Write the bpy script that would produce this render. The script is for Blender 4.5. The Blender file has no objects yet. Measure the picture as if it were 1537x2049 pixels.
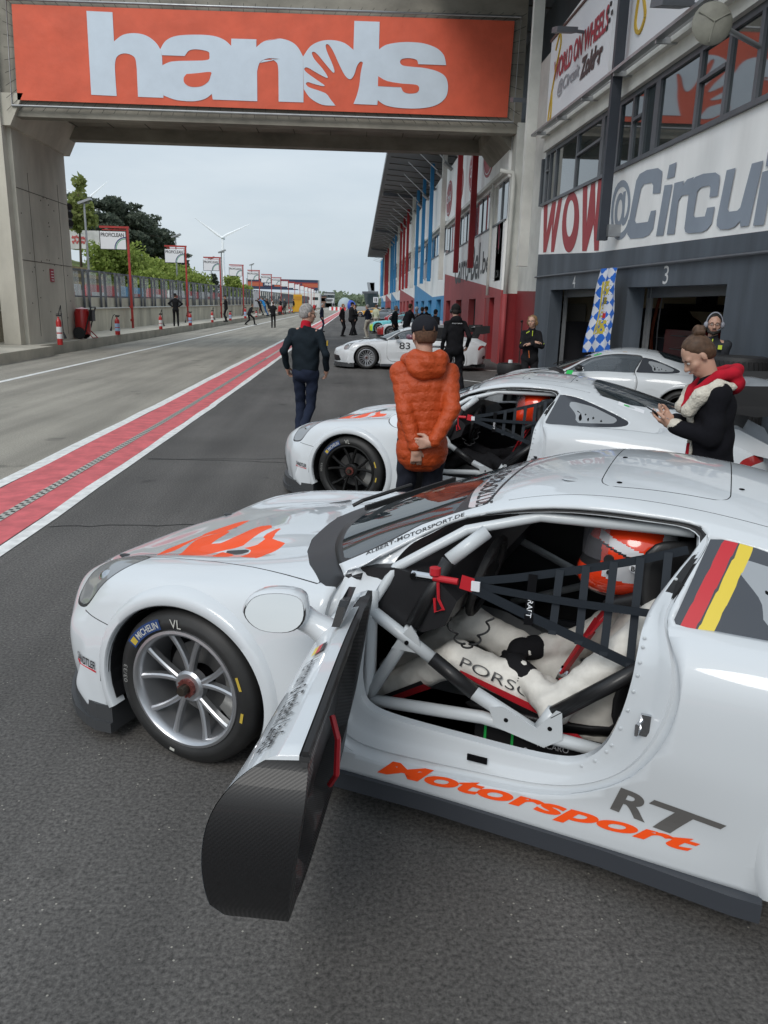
import bpy, bmesh, math, random
import numpy as np
from math import radians, sin, cos, pi, sqrt, atan2
from mathutils import Vector, Matrix
random.seed(7); rng = np.random.default_rng(7)
S = bpy.context.scene
COL = S.collection
# ---------------------------------------------------------------- camera
IW, IH, FPX = 1537., 2049., 1545.
PITCH, ROLL, YAW, CAMH = radians(14.8), radians(1.45), radians(2.35), 1.78
_f = np.array([sin(YAW)*cos(PITCH), cos(YAW)*cos(PITCH), -sin(PITCH)])
_r0 = np.array([cos(YAW), -sin(YAW), 0.]); _u0 = np.cross(_r0, _f)
CR = _r0*cos(ROLL)+_u0*sin(ROLL); CU = -_r0*sin(ROLL)+_u0*cos(ROLL); CF = _f; CC = np.array([0, 0, CAMH])
cd = bpy.data.cameras.new('camera'); cam = bpy.data.objects.new('camera', cd); COL.objects.link(cam)
cd.sensor_fit = 'VERTICAL'; cd.sensor_height = 36; cd.lens = FPX/IH*36; cd.clip_start = .05; cd.clip_end = 6000
cam.matrix_world = Matrix(((CR[0], CU[0], -CF[0], 0), (CR[1], CU[1], -CF[1], 0), (CR[2], CU[2], -CF[2], CAMH), (0, 0, 0, 1)))
S.camera = cam
# ---------------------------------------------------------------- light: overcast sky and a very soft sun
SUN_EL, SUN_AZ = radians(40), radians(205)      # azimuth measured clockwise from +Y
W = bpy.data.worlds.new('World'); S.world = W; W.use_nodes = True
nt = W.node_tree; nt.nodes.clear(); N = nt.nodes.new; L = nt.links.new
out = N('ShaderNodeOutputWorld'); bg = N('ShaderNodeBackground'); bg.inputs[1].default_value = .1
sky = N('ShaderNodeTexSky'); sky.sky_type = 'NISHITA'; sky.sun_disc = False; sky.sun_elevation = SUN_EL; sky.sun_rotation = SUN_AZ
sky.air_density = 1.2; sky.dust_density = 3; sky.ozone_density = 1.5
tc = N('ShaderNodeTexCoord'); mp = N('ShaderNodeMapping'); mp.inputs['Scale'].default_value = (1.6, 1.6, 7)
nz = N('ShaderNodeTexNoise'); nz.inputs['Scale'].default_value = 1.3; nz.inputs['Detail'].default_value = 7; nz.inputs['Roughness'].default_value = .55
rp = N('ShaderNodeValToRGB'); e = rp.color_ramp.elements
e[0].position = .3; e[0].color = (3.95, 4.65, 5.3, 1); e[1].position = .72; e[1].color = (5.45, 6.0, 6.45, 1)
mx = N('ShaderNodeMixRGB'); mx.inputs[0].default_value = .88
L(tc.outputs['Generated'], mp.inputs[0]); L(mp.outputs[0], nz.inputs[0]); L(nz.outputs[0], rp.inputs[0])
L(sky.outputs[0], mx.inputs[1]); L(rp.outputs[0], mx.inputs[2])
# an overcast sky is brighter overhead than at the horizon
sx = N('ShaderNodeSeparateXYZ'); L(tc.outputs['Generated'], sx.inputs[0]); mr = N('ShaderNodeMapRange'); mr.inputs[1].default_value = .15; mr.inputs[2].default_value = 1; mr.inputs[3].default_value = .93; mr.inputs[4].default_value = 1.35; L(sx.outputs[2], mr.inputs[0])
ml = N('ShaderNodeMixRGB'); ml.blend_type = 'MULTIPLY'; ml.inputs[0].default_value = 1; L(mx.outputs[0], ml.inputs[1]); L(mr.outputs[0], ml.inputs[2]); L(ml.outputs[0], bg.inputs[0]); L(bg.outputs[0], out.inputs[0])
sd = bpy.data.lights.new('sun', 'SUN'); sd.energy = .95; sd.angle = radians(25); sd.color = (1, .97, .92)
sun = bpy.data.objects.new('sun', sd); COL.objects.link(sun)
sdir = Vector((sin(SUN_AZ)*cos(SUN_EL), cos(SUN_AZ)*cos(SUN_EL), sin(SUN_EL)))
sun.rotation_euler = sdir.to_track_quat('Z', 'Y').to_euler()
S.view_settings.view_transform = 'Standard'; S.view_settings.look = 'None'; S.view_settings.gamma = 1
S.view_settings.exposure = 0.56

# ---------------------------------------------------------------- photo calibration helpers (pixel of the photograph -> point in the place)
def ray(u, v):
    d = CF*FPX+CR*(u-IW/2)+CU*(IH/2-v); return d/np.linalg.norm(d)
def gz(u, v, z=0.): d = ray(u, v); return CC+d*((z-CAMH)/d[2])
def gx(u, v, x): d = ray(u, v); return CC+d*(x/d[0])
def gy(u, v, y): d = ray(u, v); return CC+d*(y/d[1])
def proj(p):
    d = np.array(p, float)-CC; z = d@CF; return IW/2+FPX*(d@CR)/z, IH/2-FPX*(d@CU)/z
def G(y): return .006*max(0., y-14.)       # the lane climbs gently away
def gg(u, v, up=0.):                       # on the ground (or a surface `up` above it)
    p = gz(u, v, up)
    for _ in range(30):
        if p[1] < 0 or p[1] > 900: p = gy(u, v, 400)
        p = .5*p+.5*gz(u, v, min(G(p[1])+up, CAMH-.12))
    return p
# ---------------------------------------------------------------- materials
MATS = {}
def mat(name, col, rough=.5, metal=0., coat=0., noise=None, bump=None, trans=0., emit=None, spec=.5, alpha=1., ior=1.45):
    if name in MATS: return MATS[name]
    m = bpy.data.materials.new(name); m.use_nodes = True; t = m.node_tree; b = t.nodes['Principled BSDF']
    c = (*col, 1) if len(col) == 3 else col
    b.inputs['Base Color'].default_value = c; b.inputs['Roughness'].default_value = rough; b.inputs['Metallic'].default_value = metal
    b.inputs['Coat Weight'].default_value = coat; b.inputs['Coat Roughness'].default_value = .03; b.inputs['Specular IOR Level'].default_value = spec
    b.inputs['Transmission Weight'].default_value = trans; b.inputs['IOR'].default_value = ior; b.inputs['Alpha'].default_value = alpha
    if emit: b.inputs['Emission Color'].default_value = (*emit[0], 1); b.inputs['Emission Strength'].default_value = emit[1]
    if noise or bump:
        tcn = t.nodes.new('ShaderNodeTexCoord')
    if noise:
        sc, am = noise[0], noise[1]
        n = t.nodes.new('ShaderNodeTexNoise'); n.inputs['Scale'].default_value = sc; n.inputs['Detail'].default_value = 6
        n.inputs['Roughness'].default_value = .6
        mp_ = t.nodes.new('ShaderNodeMapping'); mp_.inputs['Scale'].default_value = noise[2] if len(noise) > 2 else (1, 1, 1)
        t.links.new(tcn.outputs['Object'], mp_.inputs[0]); t.links.new(mp_.outputs[0], n.inputs[0])
        r = t.nodes.new('ShaderNodeValToRGB'); r.color_ramp.elements[0].position = .3; r.color_ramp.elements[1].position = .7
        r.color_ramp.elements[0].color = (*[x*(1-am) for x in c[:3]], 1); r.color_ramp.elements[1].color = (*[min(1, x*(1+am)) for x in c[:3]], 1)
        t.links.new(n.outputs[0], r.inputs[0]); t.links.new(r.outputs[0], b.inputs['Base Color'])
    if bump:
        n = t.nodes.new('ShaderNodeTexNoise'); n.inputs['Scale'].default_value = bump[0]; n.inputs['Detail'].default_value = 4
        bp = t.nodes.new('ShaderNodeBump'); bp.inputs['Strength'].default_value = bump[1]; bp.inputs['Distance'].default_value = bump[2] if len(bump) > 2 else .01
        t.links.new(tcn.outputs['Object'], n.inputs[0]); t.links.new(n.outputs[0], bp.inputs['Height']); t.links.new(bp.outputs[0], b.inputs['Normal'])
    MATS[name] = m; return m
def asphalt(name, dark, light, fine, speck, speckcol, rough=.85, stain=0.35):
    m = bpy.data.materials.new(name); m.use_nodes = True; t = m.node_tree; b = t.nodes['Principled BSDF']; n_ = t.nodes.new; l_ = t.links.new
    co = n_('ShaderNodeTexCoord')
    f = n_('ShaderNodeTexNoise'); f.inputs['Scale'].default_value = fine; f.inputs['Detail'].default_value = 5; f.inputs['Roughness'].default_value = .7
    r = n_('ShaderNodeValToRGB'); r.color_ramp.elements[0].position = .35; r.color_ramp.elements[1].position = .68
    r.color_ramp.elements[0].color = (*dark, 1); r.color_ramp.elements[1].color = (*light, 1)
    l_(co.outputs['Object'], f.inputs[0]); l_(f.outputs[0], r.inputs[0])
    big = n_('ShaderNodeTexNoise'); big.inputs['Scale'].default_value = .45; big.inputs['Detail'].default_value = 6; l_(co.outputs['Object'], big.inputs[0])
    br = n_('ShaderNodeMapRange'); br.inputs[1].default_value = .3; br.inputs[2].default_value = .7; br.inputs[3].default_value = 1-stain; br.inputs[4].default_value = 1+stain*.6
    l_(big.outputs[0], br.inputs[0])
    mu = n_('ShaderNodeMixRGB'); mu.blend_type = 'MULTIPLY'; mu.inputs[0].default_value = 1; l_(r.outputs[0], mu.inputs[1]); l_(br.outputs[0], mu.inputs[2])
    v = n_('ShaderNodeTexVoronoi'); v.inputs['Scale'].default_value = speck; l_(co.outputs['Object'], v.inputs[0])
    # only a few cells carry a pale chip
    cs = n_('ShaderNodeSeparateColor'); l_(v.outputs['Color'], cs.inputs[0])
    g1 = n_('ShaderNodeMath'); g1.operation = 'GREATER_THAN'; g1.inputs[1].default_value = .965; l_(cs.outputs[0], g1.inputs[0])
    g2 = n_('ShaderNodeMath'); g2.operation = 'LESS_THAN'; g2.inputs[1].default_value = .2; l_(v.outputs['Distance'], g2.inputs[0])
    g3 = n_('ShaderNodeMath'); g3.operation = 'MULTIPLY'; l_(g1.outputs[0], g3.inputs[0]); l_(g2.outputs[0], g3.inputs[1])
    m2 = n_('ShaderNodeMixRGB'); m2.inputs[2].default_value = (*speckcol, 1); l_(g3.outputs[0], m2.inputs[0]); l_(mu.outputs[0], m2.inputs[1])
    # streaks left along the driving direction and a few dark spots
    sm = n_('ShaderNodeMapping'); sm.inputs['Scale'].default_value = (2.4, .16, 1); l_(co.outputs['Object'], sm.inputs[0]); sn = n_('ShaderNodeTexNoise'); sn.inputs['Scale'].default_value = 1.; sn.inputs['Detail'].default_value = 5; l_(sm.outputs[0], sn.inputs[0])
    sr = n_('ShaderNodeMapRange'); sr.inputs[1].default_value = .35; sr.inputs[2].default_value = .65; sr.inputs[3].default_value = .80; sr.inputs[4].default_value = 1.12; l_(sn.outputs[0], sr.inputs[0])
    sp = n_('ShaderNodeTexNoise'); sp.inputs['Scale'].default_value = 1.7; sp.inputs['Detail'].default_value = 2; l_(co.outputs['Object'], sp.inputs[0]); s2 = n_('ShaderNodeMapRange'); s2.inputs[1].default_value = .68; s2.inputs[2].default_value = .74; s2.inputs[3].default_value = 1.; s2.inputs[4].default_value = .62; l_(sp.outputs[0], s2.inputs[0])
    mm = n_('ShaderNodeMath'); mm.operation = 'MULTIPLY'; l_(sr.outputs[0], mm.inputs[0]); l_(s2.outputs[0], mm.inputs[1]); m3 = n_('ShaderNodeMixRGB'); m3.blend_type = 'MULTIPLY'; m3.inputs[0].default_value = 1; l_(m2.outputs[0], m3.inputs[1]); l_(mm.outputs[0], m3.inputs[2]); m2 = m3
    l_(m2.outputs[0], b.inputs['Base Color']); b.inputs['Roughness'].default_value = rough
    bp = n_('ShaderNodeBump'); bp.inputs['Strength'].default_value = .6; bp.inputs['Distance'].default_value = .006; l_(f.outputs[0], bp.inputs['Height']); l_(bp.outputs[0], b.inputs['Normal'])
    MATS[name] = m; return m
# ---------------------------------------------------------------- objects
def tag(o, label=None, cat=None, group=None, kind=None):
    if label: o['label'] = label
    if cat: o['category'] = cat
    if group: o['group'] = group
    if kind: o['kind'] = kind
    return o
def empty(name, loc, rz=0., label=None, cat=None, group=None):
    o = bpy.data.objects.new(name, None); COL.objects.link(o); o.location = Vector([float(a) for a in loc]); o.rotation_euler = (0, 0, rz)
    o.empty_display_size = .2
    return tag(o, label, cat, group)
def copy_tree(o, parent=None):
    c = o.copy(); COL.objects.link(c); c.parent = parent
    for ch in o.children: copy_tree(ch, c)
    return c
class MB:
    def __init__(s): s.v = []; s.f = []; s.m = []
    def add(s, vs, fs, mi=0):
        n = len(s.v); s.v += [tuple(map(float, q)) for q in vs]; s.f += [tuple(i+n for i in f) for f in fs]; s.m += [mi]*len(fs); return s
    def box(s, c, d, R=None, mi=0, bev=0.):
        hx, hy, hz = d[0]/2, d[1]/2, d[2]/2
        q = [(a*hx, b*hy, k*hz) for a in (-1, 1) for b in (-1, 1) for k in (-1, 1)]
        if R is not None: q = [tuple(R@Vector(p)) for p in q]
        q = [(p[0]+c[0], p[1]+c[1], p[2]+c[2]) for p in q]
        return s.add(q, [(0, 1, 3, 2), (4, 6, 7, 5), (0, 4, 5, 1), (2, 3, 7, 6), (0, 2, 6, 4), (1, 5, 7, 3)], mi)
    def bb(s, a, b, mi=0):
        return s.box([(a[i]+b[i])/2 for i in range(3)], [abs(b[i]-a[i]) for i in range(3)], None, mi)
    def frame(s, p, q):
        p = Vector(p); q = Vector(q); d = (q-p).normalized(); up = Vector((0, 0, 1)) if abs(d.z) < .95 else Vector((0, 1, 0))
        x = d.cross(up).normalized(); y = x.cross(d); return p, q, d, x, y
    def beam(s, p, q, w, h, mi=0):
        p, q, d, x, y = s.frame(p, q)
        vs = [o+x*a*w/2+y*b*h/2 for o in (p, q) for a, b in ((-1, -1), (1, -1), (1, 1), (-1, 1))]
        return s.add(vs, [(0, 3, 2, 1), (4, 5, 6, 7), (0, 1, 5, 4), (1, 2, 6, 5), (2, 3, 7, 6), (3, 0, 4, 7)], mi)
    def cyl(s, p, q, r1, r2=None, n=12, mi=0, cap=True):
        r2 = r1 if r2 is None else r2; p, q, d, x, y = s.frame(p, q)
        vs = [o+x*cos(2*pi*i/n)*r+y*sin(2*pi*i/n)*r for o, r in ((p, r1), (q, r2)) for i in range(n)]
        fs = [(i, n+i, n+(i+1) % n, (i+1) % n) for i in range(n)]
        if cap: fs += [tuple(range(n)), tuple(reversed(range(n, 2*n)))]
        return s.add(vs, fs, mi)
    def tube(s, path, r, n=8, mi=0, closed=False):
        P = [Vector(p) for p in path]; k = len(P); rs = r if hasattr(r, '__len__') else [r]*k; vs = []; x = None
        for i in range(k):
            a = P[i-1] if (i or closed) else P[i]; b = P[(i+1) % k] if (i < k-1 or closed) else P[i]
            d = (b-a).normalized()
            if x is None: x = d.cross(Vector((0, 0, 1)) if abs(d.z) < .9 else Vector((0, 1, 0))).normalized()
            else: x = (x-d*x.dot(d)).normalized()
            y = x.cross(d)
            vs += [P[i]+x*cos(2*pi*j/n)*rs[i]+y*sin(2*pi*j/n)*rs[i] for j in range(n)]
        fs = []
        for i in range(k if closed else k-1):
            o, o2 = i*n, ((i+1) % k)*n
            fs += [(o+j, o2+j, o2+(j+1) % n, o+(j+1) % n) for j in range(n)]
        if not closed: fs += [tuple(range(n)), tuple(reversed(range((k-1)*n, k*n)))]
        return s.add(vs, fs, mi)
    def lathe(s, prof, c=(0, 0, 0), ax='z', n=24, mi=0):     # prof: list of (r, h)
        vs = []
        for r, h in prof:
            for i in range(n):
                a = 2*pi*i/n; q = (r*cos(a), r*sin(a), h)
                if ax == 'y': q = (q[0], q[2], q[1])
                if ax == 'x': q = (q[2], q[0], q[1])
                vs.append((q[0]+c[0], q[1]+c[1], q[2]+c[2]))
        k = len(prof)
        return s.add(vs, [(i*n+j, i*n+(j+1) % n, (i+1)*n+(j+1) % n, (i+1)*n+j) for i in range(k-1) for j in range(n)], mi)
    def ell(s, c, r, n=12, mi=0, R=None):
        vs = []; fs = []
        for i in range(n+1):
            t = pi*i/n
            for j in range(2*n):
                a = pi*j/n; q = Vector((r[0]*sin(t)*cos(a), r[1]*sin(t)*sin(a), r[2]*cos(t)))
                if R is not None: q = R@q
                vs.append((q[0]+c[0], q[1]+c[1], q[2]+c[2]))
        for i in range(n):
            for j in range(2*n): fs.append((i*2*n+j, (i+1)*2*n+j, (i+1)*2*n+(j+1) % (2*n), i*2*n+(j+1) % (2*n)))
        return s.add(vs, fs, mi)
    def prism(s, poly, fn, d0, d1, mi=0, side=None):      # poly in 2D, fn(a, b, d) -> 3D
        n = len(poly); vs = [fn(a, b, d0) for a, b in poly]+[fn(a, b, d1) for a, b in poly]
        s.add(vs, [tuple(range(n)), tuple(reversed(range(n, 2*n)))], mi)
        n0 = len(s.v)-2*n
        for i in range(n): s.f.append((n0+i, n0+n+i, n0+n+(i+1) % n, n0+(i+1) % n)); s.m.append(mi if side is None else side)
        return s
    def quad(s, a, b, c, d, mi=0): return s.add([a, b, c, d], [(0, 1, 2, 3)], mi)
    def build(s, name, mats, parent=None, smooth=False, label=None, cat=None, group=None, kind=None, angle=None, recalc=True):
        me = bpy.data.meshes.new(name); me.from_pydata(s.v, [], s.f)
        for m in (mats if isinstance(mats, (list, tuple)) else [mats]): me.materials.append(m)
        me.polygons.foreach_set('material_index', s.m)
        if recalc:
            b = bmesh.new(); b.from_mesh(me); bmesh.ops.remove_doubles(b, verts=b.verts, dist=1e-5); bmesh.ops.recalc_face_normals(b, faces=b.faces); b.to_mesh(me); b.free()
        if smooth or angle:
            me.polygons.foreach_set('use_smooth', [True]*len(me.polygons))
            if angle: me.set_sharp_from_angle(angle=radians(angle))
        me.update(); o = bpy.data.objects.new(name, me); COL.objects.link(o)
        if parent is not None: o.parent = parent
        return tag(o, label, cat, group, kind)
# text: flat mesh in a unit box, mapped into the scene by fn(u, v) with u, v in 0..1
_tc = {}
def text2d(s, bold=0., shear=0., sub=0, fine=6):
    k = (s, bold, shear, sub)
    if k in _tc: return _tc[k]
    cu = bpy.data.curves.new('t', 'FONT'); cu.body = s; cu.offset = bold; cu.shear = shear; cu.resolution_u = fine
    o = bpy.data.objects.new('t', cu); COL.objects.link(o); bpy.context.view_layer.update()
    me = bpy.data.meshes.new_from_object(o.evaluated_get(bpy.context.evaluated_depsgraph_get()))
    b = bmesh.new(); b.from_mesh(me); bmesh.ops.remove_doubles(b, verts=b.verts, dist=1e-4)
    for _ in range(sub):
        lo = [e for e in b.edges if e.calc_length() > .12]
        bmesh.ops.subdivide_edges(b, edges=lo, cuts=1); bmesh.ops.triangulate(b, faces=[f for f in b.faces if len(f.verts) > 3])
    v = [(q.co.x, q.co.y) for q in b.verts]; b.verts.index_update(); f = [tuple(q.index for q in g.verts) for g in b.faces]; b.free()
    bpy.data.objects.remove(o); bpy.data.curves.remove(cu)
    x0 = min(p[0] for p in v); x1 = max(p[0] for p in v); y0 = min(p[1] for p in v); y1 = max(p[1] for p in v)
    v = [((p[0]-x0)/(x1-x0), (p[1]-y0)/(y1-y0)) for p in v]
    _tc[k] = (v, f, (x1-x0)/(y1-y0)); return _tc[k]
def add_text(mb, s, fn, mi=0, **kw):
    v, f, asp = text2d(s, **kw); mb.add([fn(a, b) for a, b in v], f, mi); return mb
def catmull(P, n=6, closed=True):
    P = np.array(P, float); k = len(P); o = []
    for i in range(k if closed else k-1):
        a, b, c, d = (P[(i-1) % k], P[i], P[(i+1) % k], P[(i+2) % k]) if closed else (P[max(i-1, 0)], P[i], P[i+1], P[min(i+2, k-1)])
        for t in np.arange(n)/n: o.append(.5*(2*b+(c-a)*t+(2*a-5*b+4*c-d)*t*t+(3*b-a-3*c+d)*t**3))
    if not closed: o.append(P[-1])
    return np.array(o)
def rounded(P, r, n=4):        # polygon with rounded corners
    o = []; k = len(P)
    for i in range(k):
        a, b, c = np.array(P[i-1], float), np.array(P[i], float), np.array(P[(i+1) % k], float)
        ri = r[i] if hasattr(r, '__len__') else r
        la, lc = np.linalg.norm(a-b), np.linalg.norm(c-b); ra = min(ri, la*.45, lc*.45)
        p, q = b+(a-b)/la*ra, b+(c-b)/lc*ra
        for t in np.arange(n+1)/n: o.append((1-t)**2*p+2*t*(1-t)*b+t*t*q)
    return np.array(o)
def sdpoly(P, pts):            # signed distance to a polygon (negative inside); pts (n,2)
    P = np.asarray(P, float); pts = np.asarray(pts, float); A = P; B = np.roll(P, -1, 0); d = np.full(len(pts), 1e9); ins = np.zeros(len(pts), bool)
    for a, b in zip(A, B):
        e = b-a; w = pts-a; t = np.clip((w@e)/max(e@e, 1e-12), 0, 1); d = np.minimum(d, ((w-t[:, None]*e)**2).sum(1))
        c = (a[1] > pts[:, 1]) != (b[1] > pts[:, 1])
        with np.errstate(divide='ignore', invalid='ignore'): xx = (b[0]-a[0])*(pts[:, 1]-a[1])/(b[1]-a[1])+a[0]
        ins ^= c & (pts[:, 0] < xx)
    d = np.sqrt(d); return np.where(ins, -d, d)
# ================================================================ SETTING
M_apron = asphalt('asphalt_dark', (.045, .042, .04), (.17, .16, .15), 70, 62, (.33, .31, .27), .9, .3)
M_lane = asphalt('asphalt_tan', (.2, .185, .155), (.40, .372, .315), 60, 45, (.5, .46, .38), .92, .14)
M_conc = mat('concrete', (.27, .26, .225), .85, noise=(1.3, .28), bump=(25, .25, .01))
M_concd = mat('concrete_stained', (.2, .195, .165), .9, noise=(1.1, .45, (1, 1, .35)), bump=(18, .3, .01))
M_white = mat('white_line_paint', (.72, .72, .7), .7, noise=(9, .22))
M_redp = mat('red_track_paint', (.58, .12, .13), .7, noise=(5, .25))
M_drain = mat('drain_slots', (.42, .42, .38), .7); M_black = mat('black_gap', (.012, .012, .013), .7)
M_steel = mat('galvanised_steel', (.38, .39, .4), .4, .7, noise=(4, .15)); M_grass = mat('hill_grass', (.15, .19, .06), .95, noise=(.25, .5), bump=(6, .8, .1))
M_dkframe = mat('dark_grey_metal', (.11, .12, .135), .45, .2, noise=(3, .12)); M_glass = mat('window_glass', (.03, .045, .05), .03, 0, spec=.9)
M_clear = mat('perspex', (.75, .8, .8), .08, trans=.0, alpha=.28); M_redm = mat('red_painted_steel', (.36, .035, .03), .45, noise=(4, .2))
M_rubber = mat('black_rubber', (.018, .018, .019), .62, bump=(60, .15, .002)); M_plast = mat('black_plastic', (.02, .02, .022), .4)
M_ivory = mat('white_board', (.75, .76, .79), .5); M_navy = mat('navy_paint', (.02, .035, .16), .5); M_green = mat('green_paint', (.12, .38, .2), .5)
M_orange = mat('orange_banner', (.66, .11, .055), .6, noise=(1.5, .1), bump=(1.1, .35, .12)); M_lgrey = mat('banner_pale_grey', (.58, .66, .75), .6, noise=(2, .05))
M_cladw = mat('white_cladding', (.88, .88, .87), .55, noise=(1.1, .12, (1, 1, .22))); M_gwall = mat('slate_grey_wall', (.075, .09, .11), .6, noise=(1.6, .35, (1, 1, .16)))
M_rwall = mat('red_wall_paint', (.36, .06, .065), .6, noise=(.8, .15)); M_rdark = mat('dark_red_paint', (.24, .018, .022), .5, noise=(.8, .2)); M_bwall = mat('blue_wall_paint', (.06, .27, .52), .6, noise=(.8, .12))
M_wcol = mat('off_white_concrete', (.64, .64, .6), .75, noise=(1.2, .15), bump=(15, .15, .01)); M_roof = mat('ribbed_grey_soffit', (.2, .21, .22), .6, noise=(1, .1))
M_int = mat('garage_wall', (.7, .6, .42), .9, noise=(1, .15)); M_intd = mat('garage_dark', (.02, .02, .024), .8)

def strip(name, x0, x1, y0, y1, z, m, step=8., wob=0., label=None):
    mb = MB(); ys = [y0]
    while ys[-1] < y1: ys.append(min(y1, ys[-1]+(step if ys[-1] > -30 else 30)))
    if y0 < 14 < y1: ys = sorted(set(ys+[14.]))
    r = random.Random(len(name)+int(x0*10)); j = [(r.uniform(-wob, wob), r.uniform(-wob, wob)) for _ in ys]
    for i in range(len(ys)-1):
        a, b = ys[i], ys[i+1]; ja, jb = j[i], j[i+1]
        mb.quad((x0+ja[0], a, G(a)+z), (x1+ja[1], a, G(a)+z), (x1+jb[1], b, G(b)+z), (x0+jb[0], b, G(b)+z))
    return mb.build(name, m, kind='structure')
M_earth = mat('far_ground', (.1, .105, .06), .95, noise=(.05, .4))
strip('ground', -900, 900, -60, 1500, -.06, M_earth, 60)
strip('paddock_asphalt', -3.5, 30, -20, 300, 0, M_apron)
strip('pit_lane', -9.6, -3.5, -20, 320, .001, M_lane)
strip('lane_edge_line', -3.58, -3.42, -20, 250, .006, M_white, 1.1, .012); strip('lane_red_band', -3.42, -2.62, -20, 250, .005, M_redp, 1.3, .01)
strip('lane_inner_line', -2.62, -2.50, -20, 250, .006, M_white, 1.1, .012); strip('lane_white_line', -7.78, -7.63, -20, 260, .007, M_white)
d = MB()                                         # slotted drain channel set in the red band
for y in np.arange(2, 60, .055 if True else 1):
    if y > 26: break
    k = int(round(y/.055)); x = -2.965 if k % 2 else -2.925
    d.quad((x-.018, y, .0115), (x+.018, y, .0115), (x+.018, y+.03, .0115), (x-.018, y+.03, .0115), 1)
d2 = MB()
for a, b in [(-20, 14), (14, 60), (60, 200)]: d2.quad((-2.99, a, G(a)+.009), (-2.90, a, G(a)+.009), (-2.90, b, G(b)+.009), (-2.99, b, G(b)+.009))
d2.m = [0]*len(d2.m); d.v = [(p[0], p[1], p[2]+G(p[1])) for p in d.v]
n0 = len(d2.v); d2.v += d.v; d2.f += [tuple(i+n0 for i in f) for f in d.f]; d2.m += d.m
d2.build('drain_channel', [M_drain, M_black], kind='structure', recalc=False)
m_crack = mat('asphalt_seam', (.016, .016, .017), .9); c = MB()
for (x0, y0, x1, y1) in [(-2.4, 9.0, 4.2, 9.6), (-2.4, 9.02, 1, 8.8), (2.2, 16, 2.0, 30), (-2.45, 6.1, .3, 6.4)]:
    n = 26; px = [(x0+(x1-x0)*i/n+random.uniform(-.03, .03), y0+(y1-y0)*i/n+random.uniform(-.03, .03)) for i in range(n+1)]
    for (a, b), (e_, f_) in zip(px, px[1:]):
        q = Vector((e_-a, f_-b)).normalized()*.006; q = Vector((-q.y, q.x)); c.quad((a-q.x, b-q.y, G(b)+.004), (a+q.x, b+q.y, G(b)+.004), (e_+q.x, f_+q.y, G(f_)+.004), (e_-q.x, f_-q.y, G(f_)+.004))
c.build('asphalt_seams', m_crack, kind='structure', recalc=False)
c = MB()                                          # painted bay lines in front of the garages
for p, q, w in [((2.2, 20.6), (4.6, 17.6), .1), ((3.0, 24.), (4.4, 22.8), .1), ((3.0, 40.5), (4.4, 39), .12)]:
    v = Vector((q[0]-p[0], q[1]-p[1])).normalized()*w/2; v = Vector((-v.y, v.x))
    c.quad((p[0]-v.x, p[1]-v.y, G(p[1])+.008), (p[0]+v.x, p[1]+v.y, G(p[1])+.008), (q[0]+v.x, q[1]+v.y, G(q[1])+.008), (q[0]-v.x, q[1]-v.y, G(q[1])+.008))
c.build('bay_lines', M_white, kind='structure')
# raised concrete platform with a kerb face in lengths
PX, WX = -9.95, -11.8
p = MB(); y = 6.0
while y < 210:
    ln = 9.6 if y < 40 else 12.; a, b = y, y+ln-.04; dx = .45 if (y < 22) else 0
    za, zb = G(a), G(b)
    for (xa, xb) in [(WX-.3, PX+dx)]:
        vs = [(x, yy, z) for yy, zz in ((a, za), (b, zb)) for x, z in ((xa, zz-.2), (xb, zz-.2), (xb+.0, zz+.3), (xa, zz+.3))]
        p.add(vs, [(0, 1, 2, 3), (4, 7, 6, 5), (0, 4, 5, 1), (1, 5, 6, 2), (2, 6, 7, 3), (3, 7, 4, 0)])
    y += ln
M_plat = mat('platform_concrete', (.46, .43, .36), .9, noise=(1.1, .25), bump=(25, .2, .01))
p.build('signalling_platform', M_plat, kind='structure')
# pit wall with glazed screen
root = empty('pit_wall', (WX, 60, 0), label='long low concrete pit wall with grey posts and clear screens on top', cat='wall')
def rel(o, r): return (o[0]-r.location.x, o[1]-r.location.y, o[2]-r.location.z)
w = MB(); y = 14.
M_wallc = mat('pit_wall_concrete', (.5, .47, .38), .88, noise=(.9, .32, (1, 1, .3)), bump=(22, .2, .01))
while y < 200:
    b = y+3.0-.015; g0, g1 = G(y), G(b)
    vs = [(x, yy, z) for yy, g in ((y, g0), (b, g1)) for x, z in ((WX-.5, g), (WX, g), (WX, g+1.28), (WX-.12, g+1.3), (WX-.12, g+1.78), (WX-.5, g+1.78))]
    w.add([rel(q, root) for q in vs], [(0, 1, 2, 3, 4, 5), (6, 11, 10, 9, 8, 7)]+[(i, 6+i, 6+(i+1) % 6, (i+1) % 6) for i in range(6)]); y += 3.0
w.build('concrete_base', M_wallc, root)
t = MB(); t.tube([rel((WX+.05, yy, G(yy)+1.31), root) for yy in range(14, 202, 12)], .035, 6); t.build('cable_pipe', mat('pale_conduit', (.55, .55, .52), .6), root)
post = None; y = 15.1; cnt = 0; stuff = MB(); pane0 = None; rail = MB()
for yy in np.arange(14, 200, 12.): rail.beam(rel((WX-.2, yy, G(yy)+2.93), root), rel((WX-.2, min(200, yy+12), G(min(200, yy+12))+2.93), root), .1, .07); rail.beam(rel((WX-.2, yy, G(yy)+1.82), root), rel((WX-.2, min(200, yy+12), G(min(200, yy+12))+1.82), root), .1, .06)
rail.build('screen_rail', M_dkframe, root)
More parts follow.
